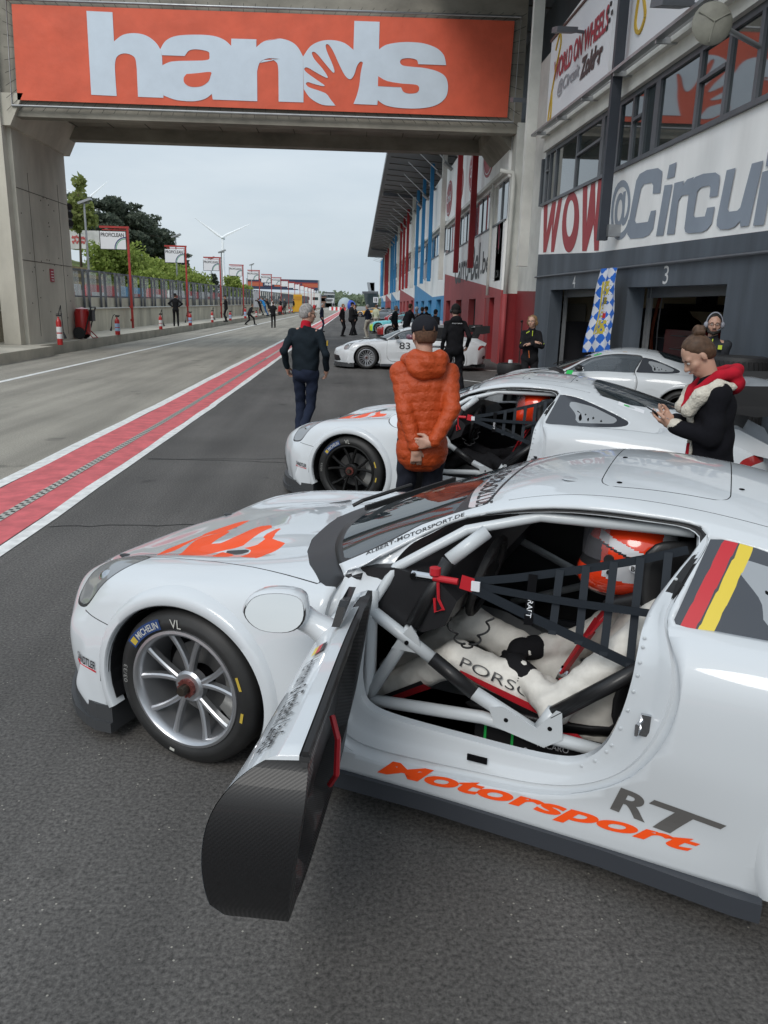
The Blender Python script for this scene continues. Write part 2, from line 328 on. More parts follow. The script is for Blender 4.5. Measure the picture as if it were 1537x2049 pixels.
while y < 198:
    for k in (0, 1.62):
        yy = y+k; q = rel((WX-.04, yy, G(yy)+1.3), root)
        if cnt < 96:
            if post is None:
                m = MB(); m.box((0, 0, .83), (.09, .09, 1.66)); post = m.build('post', M_dkframe, root); o = post
            else: o = post.copy(); COL.objects.link(o)
            o.location = q; cnt += 1
        else: stuff.box((q[0], q[1], q[2]+.83), (.14, .17, 1.66))
    if y < 120:
        if pane0 is None:
            m = MB(); m.box((0, .81, .55), (.02, 1.46, 1.04)); pane0 = m.build('clear_pane', M_clear, root); o = pane0
        else: o = pane0.copy(); COL.objects.link(o)
        o.location = rel((WX-.2, y, G(y)+1.83), root)
    y += 2.32
if stuff.v: stuff.build('far_posts', M_dkframe, root, kind='stuff')
# hill, terraces, huts behind the wall
h = MB(); nx, ny = 22, 40
def hill(x, y):
    t = min(1, max(0, (-x-15)/38)); f = .55+.45*math.exp(-((y-75)/60)**2)
    if y > 115: f *= max(.12, 1-(y-115)/70)
    return G(y)+.4+12.5*t**1.15*f+.35*sin(x*.7+y*.23)*t
gxs = [-14.5-i*2.2 for i in range(nx)]; gys = [8+j*7 for j in range(ny)]
for j in range(ny):
    for i in range(nx): h.v.append((gxs[i], gys[j], hill(gxs[i], gys[j])-(.0 if i else .6)))
h.f = [(j*nx+i, j*nx+i+1, (j+1)*nx+i+1, (j+1)*nx+i) for j in range(ny-1) for i in range(nx-1)]; h.m = [0]*len(h.f)
h.build('hill', M_grass, smooth=True, kind='structure')
M_step = mat('timber_terrace', (.33, .26, .13), .85, noise=(2, .3)); s = MB(); r = empty('terrace', (-20, 45, 0), label='stepped timber spectator terraces on the grass bank behind the pit wall', cat='grandstand')
for i in range(11):
    z = 2.4+.62*i; x = -17.5-1.25*i; ye = 66-.0*i
    s = MB(); s.bb(rel((x-1.3, 14, z-.8), r), rel((x, ye-1.5*i*.3, z), r), 0); s.bb(rel((x, 14, z-.26), r), rel((x+.05, ye-1.5*i*.3, z-.03), r), 1)
    s.build('terrace_step', [mat('terrace_concrete', (.16, .14, .09), .9), M_step], r)
# banners on the terrace side fence, seen through the screens
cols = [(.45, .04, .05), (.6, .6, .6), (.45, .05, .06), (.1, .3, .5), (.55, .1, .1), (.6, .62, .62)]
for k in range(9):
    yy = 33+k*6.2; m = MB(); m.box((0, 0, .6), (.05, 5.4, 1.15)); m.box((-.1, -2.5, .2), (.06, .06, 1.8)); m.box((-.1, 2.5, .2), (.06, .06, 1.8))
    m.box((.035, .4 if k % 2 else -.6, .62), (.02, 2.6, .34), mi=1)
    c1 = cols[k % 6]; lab = ['red', 'white', 'crimson', 'blue', 'scarlet', 'pale'][k % 6]
    o = m.build('advertising_board', [mat('board_%d' % (k % 6), c1, .5), mat('board_mark_%d' % (k % 2), (.6, .6, .6) if k % 2 == 0 else (.3, .04, .04), .5)], label='%s trackside advertising board, number %s along the far side of the pit wall' % (lab, ['one', 'two', 'three', 'four', 'five', 'six', 'seven', 'eight', 'nine'][k]), cat='board', group='advertising boards beyond the pit wall')
    o.location = (-14.2, yy, G(yy)+1.25)
w2 = MB()
for k in range(16):
    a = 20+k*11.; w2.bb((-15.2, a, G(a)+.2), (-15.0, a+10.96, G(a)+2.15)); w2.bb((-15.0, a, G(a)+1.5), (-14.96, a+10.96, G(a)+1.58), 1)
w2.build('trackside_barrier', [mat('barrier_pale', (.5, .52, .5), .7, noise=(.6, .2)), M_steel], label='long pale barrier across the track behind the glazed pit wall', cat='barrier')
# graffitied white hut
p0 = gy(145, 490, 88); m = MB(); m.bb((0, 0, 0), (3.6, 2, 1.9))
for k in range(14): m.box((.5+.22*(k % 7), -.02, .75+.42*(k//7)+random.uniform(-.1, .1)), (.2, .02, .3), Matrix.Rotation(random.uniform(-.6, .6), 3, 'Y'), 1)
m.build('hut', [mat('hut_white', (.5, .5, .5), .8, noise=(1, .2)), mat('graffiti_red', (.4, .08, .08), .7)], label='small white hut with red graffiti on the grass bank left of the pines', cat='hut').location = (p0[0]-.4, 88, p0[2]-.4)
# ---------------------------------------------------------------- trees
def leafmat(name, a, b_):
    m = mat(name, a, .8); t = m.node_tree; b = t.nodes['Principled BSDF']; g = t.nodes.new('ShaderNodeNewGeometry'); r = t.nodes.new('ShaderNodeValToRGB')
    r.color_ramp.elements[0].color = (*a, 1); r.color_ramp.elements[1].color = (*b_, 1); t.links.new(g.outputs['Random Per Island'], r.inputs[0]); t.links.new(r.outputs[0], b.inputs['Base Color'])
    tl = t.nodes.new('ShaderNodeBsdfTranslucent'); ms = t.nodes.new('ShaderNodeMixShader'); ms.inputs[0].default_value = .4; t.links.new(r.outputs[0], tl.inputs[0]); t.links.new(b.outputs[0], ms.inputs[1]); t.links.new(tl.outputs[0], ms.inputs[2]); t.links.new(ms.outputs[0], t.nodes['Material Output'].inputs[0]); return m
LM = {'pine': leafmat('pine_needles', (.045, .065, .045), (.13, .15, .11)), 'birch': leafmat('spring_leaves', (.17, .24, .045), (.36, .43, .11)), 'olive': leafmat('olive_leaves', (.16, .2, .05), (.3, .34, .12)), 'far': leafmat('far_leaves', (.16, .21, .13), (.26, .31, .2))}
M_bark = mat('bark', (.09, .065, .045), .9, noise=(6, .4)); M_birchb = mat('pale_bark', (.25, .22, .18), .9)
def leaves(mb, blobs, size, R):
    V = []; F = []
    for (c, rad, n) in blobs:
        for _ in range(n):
            d = R.normal(size=3); d /= np.linalg.norm(d); q = np.array(c)+d*np.array(rad)*R.uniform(.25, 1.05)**.6
            a = R.normal(size=3); a /= np.linalg.norm(a); b = np.cross(a, R.normal(size=3)); b /= np.linalg.norm(b); s = size*R.uniform(.6, 1.5)
            V += [q-a*s-b*s*.5, q+a*s*.3-b*s*.6, q+a*s+b*s*.4, q-a*s*.2+b*s*.6]
    n0 = len(mb.v); mb.v += [tuple(v) for v in V]; k = len(V)//4; mb.f += [(n0+4*i, n0+4*i+1, n0+4*i+2, n0+4*i+3) for i in range(k)]; mb.m += [0]*k
def tree(kind, base, H, spread, seed, label, group, size=.3, dens=1., name='tree'):
    R = np.random.default_rng(seed); r = empty(name, base, label=label, cat='tree', group=group); tr = MB(); cr = MB(); blobs = []
    lean = R.uniform(-.04, .04, 2)*H
    if kind == 'pine':
        top = np.array([lean[0], lean[1], H*.93]); pts = [np.array([lean[0]*t, lean[1]*t+.2*sin(3*t), H*.93*t]) for t in np.linspace(0, 1, 6)]
        tr.tube(pts, list(np.linspace(.022*H, .006*H, 6)), 7)
        for k in range(17):
            t = R.uniform(.6, .97); p = top*t; a = R.uniform(0, 2*pi); L_ = spread*R.uniform(.35, 1)*(1.15-.55*abs(t-.72)/.3*.8); e_ = p+np.array([cos(a)*L_, sin(a)*L_, R.uniform(.0, .12)*H])
            tr.tube([p, (p+e_)/2+np.array([0, 0, .02*H]), e_], [.008*H, .006*H, .003*H], 5)
            for _ in range(3): blobs.append((e_+R.normal(size=3)*[.5, .5, .3], (spread*.27, spread*.27, spread*.11), int(60*dens)))
        blobs.append((top, (spread*.32, spread*.32, spread*.16), int(110*dens)))
    elif kind == 'conifer':
        tr.tube([(0, 0, 0), (0, 0, H*.95)], [.02*H, .004*H], 6)
        for k in range(12):
            t = .1+.88*k/12; rr = spread*(1-t)**.8+.1; blobs.append(((0, 0, H*t), (rr, rr, H*.05), int(70*dens)))
    else:
        for st in range(3 if kind == 'birch' else 1):
            o = R.uniform(-.5, .5, 2)*(spread*.5 if kind == 'birch' else 0); b0 = np.array([o[0]*.4, o[1]*.4, 0]); tp = np.array([o[0]+lean[0], o[1], H*R.uniform(.8, .97)])
            tr.tube([b0, (b0+tp)/2+R.normal(size=3)*.1, tp], [.014*H, .009*H, .003*H], 6)
            for k in range(9):
                t = R.uniform(.25 if kind == 'birch' else .55, 1); p = b0+(tp-b0)*t; a = R.uniform(0, 2*pi); L_ = spread*R.uniform(.3, .9)*(1.1-.6*t); e_ = p+np.array([cos(a)*L_, sin(a)*L_, L_*.6])
                tr.tube([p, e_], [.005*H, .002*H], 4); blobs.append((e_, (spread*.28, spread*.28, spread*.36), int(55*dens))); blobs.append(((p+e_)/2, (spread*.24, spread*.24, spread*.3), int(30*dens)))
    leaves(cr, blobs, size, R)
    tr.build('trunk', M_birchb if kind == 'birch' else M_bark, r, smooth=True); cr.build('crown', LM['pine' if kind in ('pine', 'conifer') else kind], r, recalc=False); return r
nm = ['first', 'second', 'third', 'fourth', 'fifth', 'sixth', 'seventh', 'eighth', 'ninth', 'tenth', 'eleventh', 'twelfth']
PN = [(168, 405, 100, 5.), (205, 376, 108, 5.2), (232, 388, 116, 5.), (262, 405, 112, 5.), (285, 428, 118, 4.6), (308, 452, 122, 4.2), (330, 476, 126, 3.4), (188, 430, 96, 3.6), (246, 440, 104, 3.6)]
for i, (u, top, Y, sp) in enumerate(PN):
    t = gy(u, top+26, Y); b = hill(t[0], Y); tree('pine', (t[0], Y, b), (t[2]-b), sp*.86, 40+i, '%s tall dark pine from the left in the stand above the green bushes' % nm[i], 'pines on the bank', .22, 1.3, 'pine_tree')
t = gy(160, 318, 74); b = hill(t[0], 74); tree('olive', (t[0]-.6, 74, b), t[2]-b, 2.1, 5, 'yellow-green deciduous tree rising beside the concrete gantry pillar', None, .2, 1.6, 'leafy_tree')
BU = [(215, 470, 78, 2.6), (240, 485, 84, 2.8), (265, 498, 80, 2.6), (290, 508, 90, 2.6), (318, 518, 92, 2.8), (345, 524, 98, 2.8), (372, 533, 106, 2.6), (398, 538, 112, 2.4), (300, 535, 76, 2.2), (350, 548, 86, 2.2)]
for i, (u, top, Y, sp) in enumerate(BU):
    t = gy(u, top+16, Y); b = hill(t[0], Y)-.2; tree('birch', (t[0], Y, b), max(2.5, t[2]-b), sp, 80+i, '%s light green sapling clump from the left below the pines' % nm[i], 'spring-green saplings below the pines', .16, 1.1, 'sapling')
for (u, top, Y, sp, k, lb) in [(428, 545, 118, 1.6, 'conifer', 'small dark conifer beyond the third hanging sign'), (462, 553, 116, 2., 'birch', 'thin light green sapling right of the small dark conifer'), (487, 566, 150, 2.2, 'birch', 'low sapling half behind the fourth hanging sign')]:
    t = gy(u, top, Y); b = hill(t[0], Y)-.5; tree(k, (t[0], Y, b), t[2]-b, sp, int(u), lb, None, .16, 1., 'sapling' if k == 'birch' else 'conifer')
# distant wood on the skyline: nobody could count it
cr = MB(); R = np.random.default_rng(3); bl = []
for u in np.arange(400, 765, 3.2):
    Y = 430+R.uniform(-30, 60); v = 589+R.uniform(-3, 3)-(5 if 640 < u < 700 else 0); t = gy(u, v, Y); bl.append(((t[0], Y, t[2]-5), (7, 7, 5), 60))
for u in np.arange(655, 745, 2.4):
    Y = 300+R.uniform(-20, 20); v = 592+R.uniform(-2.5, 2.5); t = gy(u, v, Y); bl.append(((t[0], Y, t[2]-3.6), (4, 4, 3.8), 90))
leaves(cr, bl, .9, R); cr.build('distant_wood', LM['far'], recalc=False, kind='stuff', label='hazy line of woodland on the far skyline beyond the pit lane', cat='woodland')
# ---------------------------------------------------------------- wind turbines
def turbine(u, v, Y, ub, bl, angs, label):
    hb = gy(u, v, Y); bz = -4.; r = empty('wind_turbine', (hb[0], Y, bz), label=label, cat='wind turbine'); mt = mat('turbine_white', (.86, .9, .94), .6); H = hb[2]-bz
    m = MB(); m.cyl((0, 0, 0), (0, 0, H-1.5), 2.1, 1.2, 14); m.build('tower', mt, r, smooth=True); m = MB(); m.box((0, 2, H), (3, 8, 3)); m.ell((0, -3, H), (1.6, 2.2, 1.6), 8); m.build('nacelle', mt, r)
    for a in angs:
        m = MB(); d = Vector((sin(radians(a)), 0, cos(radians(a)))); pts = []
        for t, wd in [(0, .9), (.15, 1.9), (.5, 1.25), (1, .25)]:
            c_ = Vector((0, -3.6, H))+d*bl*t; s_ = Vector((d.z, 0, -d.x)); pts += [c_-s_*wd+Vector((0, .3, 0)), c_+s_*wd*.6, c_-s_*wd*.4+Vector((0, -.5*wd*.4, 0))]
        m.v = [tuple(q) for q in pts]; m.f = [(3*i+j, 3*i+3+j, 3*i+3+(j+1) % 3, 3*i+(j+1) % 3) for i in range(3) for j in range(3)]+[(0, 1, 2), (11, 10, 9)]; m.m = [0]*len(m.f); m.build('blade', mt, r)
turbine(446, 476, 900, 447, 35, [-56, 64, 180], 'white three-bladed wind turbine standing on the skyline beyond the signs')
turbine(180, 398, 1000, 180, 32, [50, 170, 290], 'faint wind turbine behind the pines with one blade tip showing')
# ---------------------------------------------------------------- lamp posts
for i, (u, v, Y, lb) in enumerate([(168, 403, 62, 'tall galvanised floodlight post on the terrace left of the first hanging sign'), (351, 472, 85, 'slim floodlight post behind the second hanging sign'), (443, 503, 105, 'slim floodlight post just left of the wind turbine tower'), (422, 516, 125, 'distant short floodlight post above the third hanging sign'), (503, 529, 160, 'distant floodlight post above the fifth hanging sign')]):
    t = gy(u, v, Y); b = hill(t[0], Y) if t[0] < -15 else G(Y); r = empty('lamp_post', (t[0], Y, b), label=lb, cat='lamp post', group='floodlight posts behind the pit wall'); H = t[2]-b
    m = MB(); m.cyl((0, 0, 0), (0, 0, H), .11, .07, 8); m.build('post', M_steel, r); m = MB(); m.box((.1, -.1, H), (1.0, .5, .16), Matrix.Rotation(-.35, 3, 'Y')); m.beam((-.3, 0, H-.15), (.4, 0, H-.1), .07, .07); m.build('floodlight', mat('lamp_grey', (.3, .31, .33), .4, .3), r)
# ---------------------------------------------------------------- hanging pit boards
def arcband(m, cx, cz, r0, r1, y, mi, n=14):
    for i in range(n):
        a, b = pi/2+pi/2*i/n, pi/2+pi/2*(i+1)/n; m.quad((cx+r0*cos(a), y, cz+r0*sin(a)), (cx+r1*cos(a), y, cz+r1*sin(a)), (cx+r1*cos(b), y, cz+r1*sin(b)), (cx+r0*cos(b), y, cz+r0*sin(b)), mi)
proto = {}
for k in range(-1, 14):
    Y = 41.2+13.5*k; far = k > 6
    key = 'far' if far else 'near'
    lb = 'red-framed white hanging sign, %s' % (['half hidden behind the concrete pillar at the left', 'nearest one, right of the concrete pillar', 'second from the left above the green saplings', 'third from the left beside the wind turbine', 'fourth from the left', 'fifth from the left', 'sixth from the left in front of the striped banner', 'seventh from the left', 'eighth from the left', 'ninth from the left', 'tenth from the left', 'eleventh from the left', 'twelfth from the left', 'thirteenth from the left', 'last and smallest of the row'][k+1])
    if key not in proto:
        r = empty('hanging_sign', (0, 0, 0)); m = MB(); m.box((0, 0, 2.45), (.1, .1, 4.9)); m.box((0, -.08, .4), (.16, .08, .12)); m.box((0, -.08, 1.05), (.16, .08, .12)); m.build('pole', M_redm, r)
        m = MB(); m.box((-.65, 0, 4.87), (1.45, .12, .1)); m.box((-.6, 0, 4.74), (1.3, .05, .04)); m.build('crossarm', M_redm, r)
        b = MB(); b.box((-.74, 0, 4.25), (1.26, .04, .84)); b.box((-.74, .0, 3.82), (1.3, .06, .03), mi=1); b.box((-1.385, 0, 4.25), (.03, .06, .88), mi=1); b.box((-.095, 0, 4.25), (.03, .06, .88), mi=1)
        if not far:
            tx = lambda u, v: (-1.33+1.14*u, -.025, 4.41+.19*v); add_text(b, 'PROFICLEAN', tx, 1, bold=.018)
            arcband(b, -.11, 3.84, .53, .58, -.024, 2); arcband(b, -.11, 3.84, .47, .51, -.024, 3)
        b.build('sign_board', [M_ivory, M_plast, M_navy, M_green], r, recalc=False)
        proto[key] = r; o = r
    else: o = copy_tree(proto[key])
    o.location = (-11.45, Y, G(Y)+.3); tag(o, lb, 'sign', 'hanging pit boards along the pit wall')
# ---------------------------------------------------------------- fire extinguishers on the platform
M_red = mat('extinguisher_red', (.42, .02, .02), .3, coat=.3); M_lab = mat('label_pale_blue', (.35, .5, .7), .5); M_labw = mat('label_white', (.7, .7, .7), .5)
def extinguisher(loc, H, kind, label):
    r = empty('fire_extinguisher', loc, label=label, cat='fire extinguisher', group='fire extinguishers along the platform'); R_ = .085 if kind else .1
    m = MB(); m.lathe([(0, 0), (R_, 0), (R_, H*.72), (R_*.8, H*.79), (R_*.35, H*.84), (R_*.3, H*.9), (0, H*.9)], n=16); m.build('cylinder', M_red, r, angle=40)
    m = MB(); m.lathe([(R_*1.02, H*.2), (R_*1.02, H*.36)], n=16, mi=0); m.lathe([(R_*1.02, H*.4), (R_*1.02, H*.58)], n=16, mi=0); m.build('label', M_lab if kind == 0 else M_labw, r, recalc=False)
    m = MB(); m.box((.02, 0, H*.94), (.16, .04, .05)); m.box((.04, 0, H*.99), (.18, .03, .02)); m.build('valve', M_plast, r)
    m = MB(); a = 1 if kind == 0 else -1
    m.tube(catmull([(0, 0, H*.93), (-.1*a, 0, H*1.25 if kind else H*1.02), (-.2*a if not kind else .1, 0, H*1.1 if kind else H*.8), (-.24*a if not kind else .13, 0, H*.4)], 5, False), .014, 6)
    m.cyl((-.24*a if not kind else .13, 0, H*.42), (-.28*a if not kind else .18, 0, H*.2), .02, .05, 8); m.build('hose', M_plast, r)
EX = [(121, 690, .98, 1, 'tall red fire extinguisher with a black hose loop leaning by the concrete pillar'), (236, 670, .8, 0, 'red fire extinguisher with pale blue labels on the platform left of the first red pole'), (322, 659, .78, 1, 'red fire extinguisher with white label standing just left of the black-clad man on the platform'), (381, 651.5, .8, 0, 'blue-labelled fire extinguisher at the foot of the second red pole'), (425, 645, .8, 1, 'slim red fire extinguisher left of the man in the black cap'), (461, 641, .7, 0, 'blue-labelled fire extinguisher right behind the man in the black cap'), (491, 637, .95, 0, 'fire extinguisher left of the crouching marshal'), (513, 634, .6, 1, 'small red fire extinguisher right of the crouching marshal'), (579, 625, .8, 1, 'distant extinguisher left of the yellow panel'), (585, 624.5, .8, 0, 'distant extinguisher touching the yellow panel')]
for u, v, H, k, lb in EX: p_ = gg(u, v, .3); extinguisher(p_, H, k, lb)
# wheeled fire trolley by the pillar
def trolley(u, v, s, label):
    p_ = gg(u, v, .3); r = empty('fire_trolley', p_, label=label, cat='fire extinguisher trolley'); m = MB(); m.lathe([(0, .15), (.24, .18), (.27, .3), (.27, .95), (.22, 1.08), (0, 1.15)], n=20); m.v = [(a*s, b*s, c_*s) for a, b, c_ in m.v]; m.build('tank', M_red, r, angle=40)
    for yy in (-.32, .32): m = MB(); m.lathe([(0, -.04), (.2, -.04), (.22, 0), (.2, .04), (0, .04)], (-.05, yy, .22), 'y', 18); m.v = [(a*s, b*s, c_*s) for a, b, c_ in m.v]; m.build('wheel', M_rubber, r, angle=40)
    m = MB(); m.tube([(.1, -.25, .1), (.35, -.25, .9), (.42, -.25, 1.15), (.42, .25, 1.15), (.35, .25, .9), (.1, .25, .1)], .025, 6); m.box((.36, 0, .85), (.12, .34, .4), mi=0); m.tube([(.2, -.2, .3), (.4, -.2, .05), (.45, .2, .05), (.2, .2, .3)], .02, 6, 1)
    m.v = [(a*s, b*s, c_*s) for a, b, c_ in m.v]; m.build('handle_frame', [M_plast, M_redm], r)
trolley(168, 678, 1.0, 'big red wheeled fire trolley with black handle beside the concrete pillar')
trolley(561, 630.5, .9, 'distant red fire trolley in front of two mechanics by the wall')
trolley(629, 622, .9, 'farthest red fire trolley behind the grey-haired man on the platform')
# yellow signal panel
p_ = gg(596, 625.5, .3); r = empty('signal_panel', p_, label='tall yellow board standing on the platform near the far extinguishers', cat='board'); m = MB(); m.box((0, 0, 1.25), (1.15, .12, 2.3)); m.box((0, -.08, 1.9), (.9, .03, .5), mi=1); m.build('panel', [mat('yellow_paint', (.62, .33, .02), .5), mat('yellow_shade', (.5, .24, .02), .5)], r); m = MB(); m.box((0, 0, .05), (1.0, .6, .1)); m.build('foot_bars', M_dkframe, r)
# white sheet on the screen
a_ = gg(512, 606, .3); Y0 = 100.; q = gx(512, 606, WX+.1); m = MB()
for i in range(6):
    for j in range(2): m.quad((WX+.12+.04*sin(i), q[1]-2.3+i*.9, q[2]-.5+j*.9), (WX+.12+.04*sin(i+1), q[1]-2.3+(i+1)*.9, q[2]-.5+j*.9), (WX+.12+.04*sin(i+1), q[1]-2.3+(i+1)*.9, q[2]+.4+j*.9), (WX+.12+.04*sin(i), q[1]-2.3+i*.9, q[2]+.4+j*.9))
m.build('banner', mat('cloth_white', (.7, .7, .72), .8), label='white sheet hung over the pit wall screen above the mechanic in blue', cat='banner', recalc=False)
# ---------------------------------------------------------------- far striped banner gantry
Y = 250.; A = gy(496, 562, Y); B = gy(636, 560.5, Y); zb = gy(636, 581.5, Y)[2]; zt = B[2]; r = empty('striped_banner_frame', (A[0], Y, G(Y)), label='large dark blue and orange striped banner on grey posts far down the circuit', cat='banner')
def rr(x, y, z): return (x-A[0], y-Y, z-G(Y))
m = MB(); hh = zt-zb
for i, (f0, f1, mi) in enumerate([(0, .26, 0), (.26, .36, 1), (.36, .72, 2), (.72, 1, 0)]): m.bb(rr(A[0], Y, zb+hh*(1-f1)), rr(B[0], Y+.3, zb+hh*(1-f0)), mi)
for (u0, u1, tx) in [(530, 545, 'FINIS'), (580, 601, 'CINUS')]:
    xa, xb = gy(u0, 570, Y)[0], gy(u1, 570, Y)[0]; m.bb(rr(xa-.6, Y-.1, zb+hh*.3), rr(xb+.6, Y-.02, zb+hh*.64), 0)
    add_text(m, tx, lambda a, b: rr(xa+(xb-xa)*a, Y-.13, zb+hh*(.36+.22*b)), 3, bold=.04)
m.build('banner_face', [mat('dark_navy', (.02, .035, .08), .5), mat('dull_red', (.25, .03, .03), .5), mat('orange_stripe', (.42, .1, .05), .5), M_ivory], r)
for u in (494, 498, 633, 637.5):
    x = gy(u, 560, Y)[0]; m = MB(); m.box(rr(x, Y+.5, (zt+G(Y))/2), (.45, .45, zt-G(Y))); m.build('post', M_steel, r)
# white hospitality hall under it
Y = 235.; A = gy(500, 583, Y); B = gy(640, 587, Y); m = MB(); g_ = G(Y); m.add([(A[0], Y, g_), (B[0], Y, g_), (B[0], Y, B[2]), (A[0], Y, A[2]), (A[0], Y+9, g_), (B[0], Y+9, g_), (B[0], Y+9, B[2]), (A[0], Y+9, A[2])], [(0, 1, 2, 3), (4, 7, 6, 5), (0, 4, 5, 1), (1, 5, 6, 2), (2, 6, 7, 3), (3, 7, 4, 0)])
for k in range(8): x = A[0]+(B[0]-A[0])*(k+.5)/8; m.bb((x-.8, Y-.05, g_+2.2), (x+.8, Y-.01, g_+3.0), 1)
r = empty('low_hall', (0, 0, 0), label='long low white hall beneath the striped banner', cat='building'); m.build('hall_wall', [mat('hall_white', (.6, .6, .6), .7, noise=(.2, .12)), M_glass], r)
# small far buildings and barriers
for u0, u1, v0, v1, Y, nm_, lb, ca, c_ in [(648, 669, 586, 597, 280, 'pavilion', 'white and dark flat pavilion on the skyline right of the striped banner', 'building', (.55, .57, .6)), (640, 652, 592, 612, 250, 'brick_house', 'brown brick house right of the white hall', 'building', (.2, .12, .09)), (653, 662, 601, 617, 190, 'kiosk', 'small grey kiosk at the end of the pit wall', 'kiosk', (.4, .42, .42))]:
    a = gy(u0, v0, Y); b = gy(u1, v1, Y); m = MB(); m.bb((a[0], Y, G(Y)-.5), (b[0], Y+6, a[2])); m.bb((a[0]-.3, Y-.3, a[2]), (b[0]+.3, Y+6.3, a[2]+.3), 1)
    for k in range(4): x = a[0]+(b[0]-a[0])*(k+.5)/4; m.bb((x-.5, Y-.06, a[2]-1.6), (x+.5, Y-.01, a[2]-.6), 2)
    m.build(nm_, [mat(nm_+'_wall', c_, .7, noise=(.5, .15)), M_dkframe, M_glass], label=lb, cat=ca)
Y = 200.; m = MB()
for k in range(14):
    x = -1.5+k*1.5
    m.bb((x, Y, G(Y)), (x+1.5, Y+.5, G(Y)+.9), 0)
m.build('guard_wall', mat('far_barrier_grey', (.34, .36, .36), .8), label='pale grey barrier closing the far end of the pit lane', cat='barrier')
for k in range(8):
    Y = 176.; x = gy(659+k*4.2, 612, Y)[0]; m = MB(); m.prism([(-.25, 0), (.25, 0), (.18, .3), (.1, .75), (-.1, .75), (-.18, .3)], lambda a, b, d: (x+d, Y+a, G(Y)+b), 0, .44)
    m.build('plastic_barrier', mat('barrier_red', (.5, .03, .03), .5) if k % 2 else M_ivory, label='%s plastic track barrier, %s from the left across the pit exit' % ('red' if k % 2 else 'white', nm[k]), cat='barrier', group='red and white barriers at the pit exit')
# inflatable and flags beyond
for u, v, c_, lb in [(690, 603, (.35, .42, .45), 'grey-green dome tent beyond the pit exit'), (700, 606, (.03, .08, .4), 'blue inflatable arch leg beyond the pit exit')]:
    q = gy(u, v, 210); m = MB(); m.ell((q[0], 210, G(210)+1), (1.8 if u < 695 else 1.6, 1, q[2]-G(210) if u < 695 else 1.4), 8); m.build('inflatable', mat('infl_%d' % u, c_, .5), smooth=True, label=lb, cat='inflatable')
# ================================================================ PIT BUILDINGS AND GANTRY
FX = 4.7
def fz(u, v, off=0.): p = gx(u, v, FX-off); return p[1], p[2]
L_hdr = lambda y: 2.05+.013*y
L_gray = lambda y: 2.06+.0554*y
L_sill = lambda y: 4.08+.0155*y
L_head = lambda y: 5.08+.0276*y
L_sb = lambda y: 5.22+.040*y
L_st = lambda y: 7.2+.040*y
def wallpoly(mb, poly, x0=0., th=.3, mi=0, root=(0, 0, 0)):       # poly in (Y, z); front face at FX-x0
    return mb.prism(poly, lambda a, b, d: (FX-x0+d-root[0], a-root[1], b-root[2]), 0, th, mi)
near = empty('pit_building', (FX, 15, 0), label='near pit building with slate grey garages, white band and tinted windows', cat='building'); NR = (FX, 15, 0)
Y0, Y1, D3a, D3b, D4a, D4b = -6., 20.95, 10.06, 13.78, 15.57, 19.33
m = MB()
for a, b in [(Y0, 3.2), (6.9, D3a), (D3b, D4a), (D4b, Y1)]: wallpoly(m, [(a, -.05), (b, -.05), (b, L_hdr(b)), (a, L_hdr(a))], root=NR)
wallpoly(m, [(Y0, L_hdr(Y0)), (Y1, L_hdr(Y1)), (Y1, L_gray(Y1)), (15.9, L_gray(15.9)), (Y0, max(2.3, L_gray(Y0)))], root=NR)
m.build('grey_wall', M_gwall, near)
m = MB(); wallpoly(m, [(Y0, max(2.3, L_gray(Y0))), (15.9, L_gray(15.9)), (Y1, L_gray(Y1)), (Y1, L_sill(Y1)), (Y0, L_sill(Y0))], root=NR); m.build('white_band', M_cladw, near)
m = MB(); m.box((-.005, .9-15+15, 0), (0.001, .001, .001)) if 0 else None
m = MB(); wallpoly(m, [(Y0, L_head(Y0)), (Y1, L_head(Y1)), (Y1, L_sb(Y1)-.08), (Y0, L_sb(Y0)-.08)], x0=.06, root=NR); wallpoly(m, [(Y0, L_sb(Y0)-.08), (Y1, L_sb(Y1)-.08), (Y1, L_sb(Y1)), (Y0, L_sb(Y0))], x0=.16, root=NR); m.build('ledge', M_wcol, near)
m = MB(); m.beam((-.34, Y0-15, L_sb(Y0)-.02), (-.34, Y1-15, L_sb(Y1)-.02), .12, .05)
for y in np.arange(Y0+1, Y1, 1.95): m.box((-.2, y-15, L_sb(y)-.06), (.36, .05, .08))
m.build('gutter_rail', M_steel, near)
m = MB(); wallpoly(m, [(Y0, L_sill(Y0)-.035), (Y1, L_sill(Y1)-.035), (Y1, L_sill(Y1)+.03), (Y0, L_sill(Y0)+.03)], x0=.05, th=.06, root=NR); m.build('window_sill', M_dkframe, near)
# window band: mullion positions read off the photograph
def sillY(u, f=lambda y: 4.25):
    return FX/ (ray(u, 300)[0]/ray(u, 300)[1])
mu = [1075.5, 1092, 1104, 1145, 1195, 1228, 1254, 1275, 1301, 1383, 1440, 1503]
my = []
for u in mu:
    lo = 5.; y = 12.
    for _ in range(40):
        pz = (4.3 if u < 1600 else 4.3); uu = proj((FX, y, pz))[0]; y += (uu-u)*.012*y/12; y = max(3, min(24, y))
    my.append(y)
my = sorted([y for y in my]+[9.3, 7.7, 6.0, 4.4, 2.2, 0., -2.2, -4.2, -6., 20.9]); my = [y for i, y in enumerate(my) if i == 0 or y-my[i-1] > .35]
gl = mat('tinted_facade_glass', (.018, .028, .03), .03, spec=1., ior=2.); gb = mat('pale_blind', (.42, .46, .45), .7)
m = MB()
wallpoly(m, [(Y0, L_head(Y0)-.09), (Y1, L_head(Y1)-.09), (Y1, L_head(Y1)), (Y0, L_head(Y0))], x0=-.02, th=.1, root=NR)
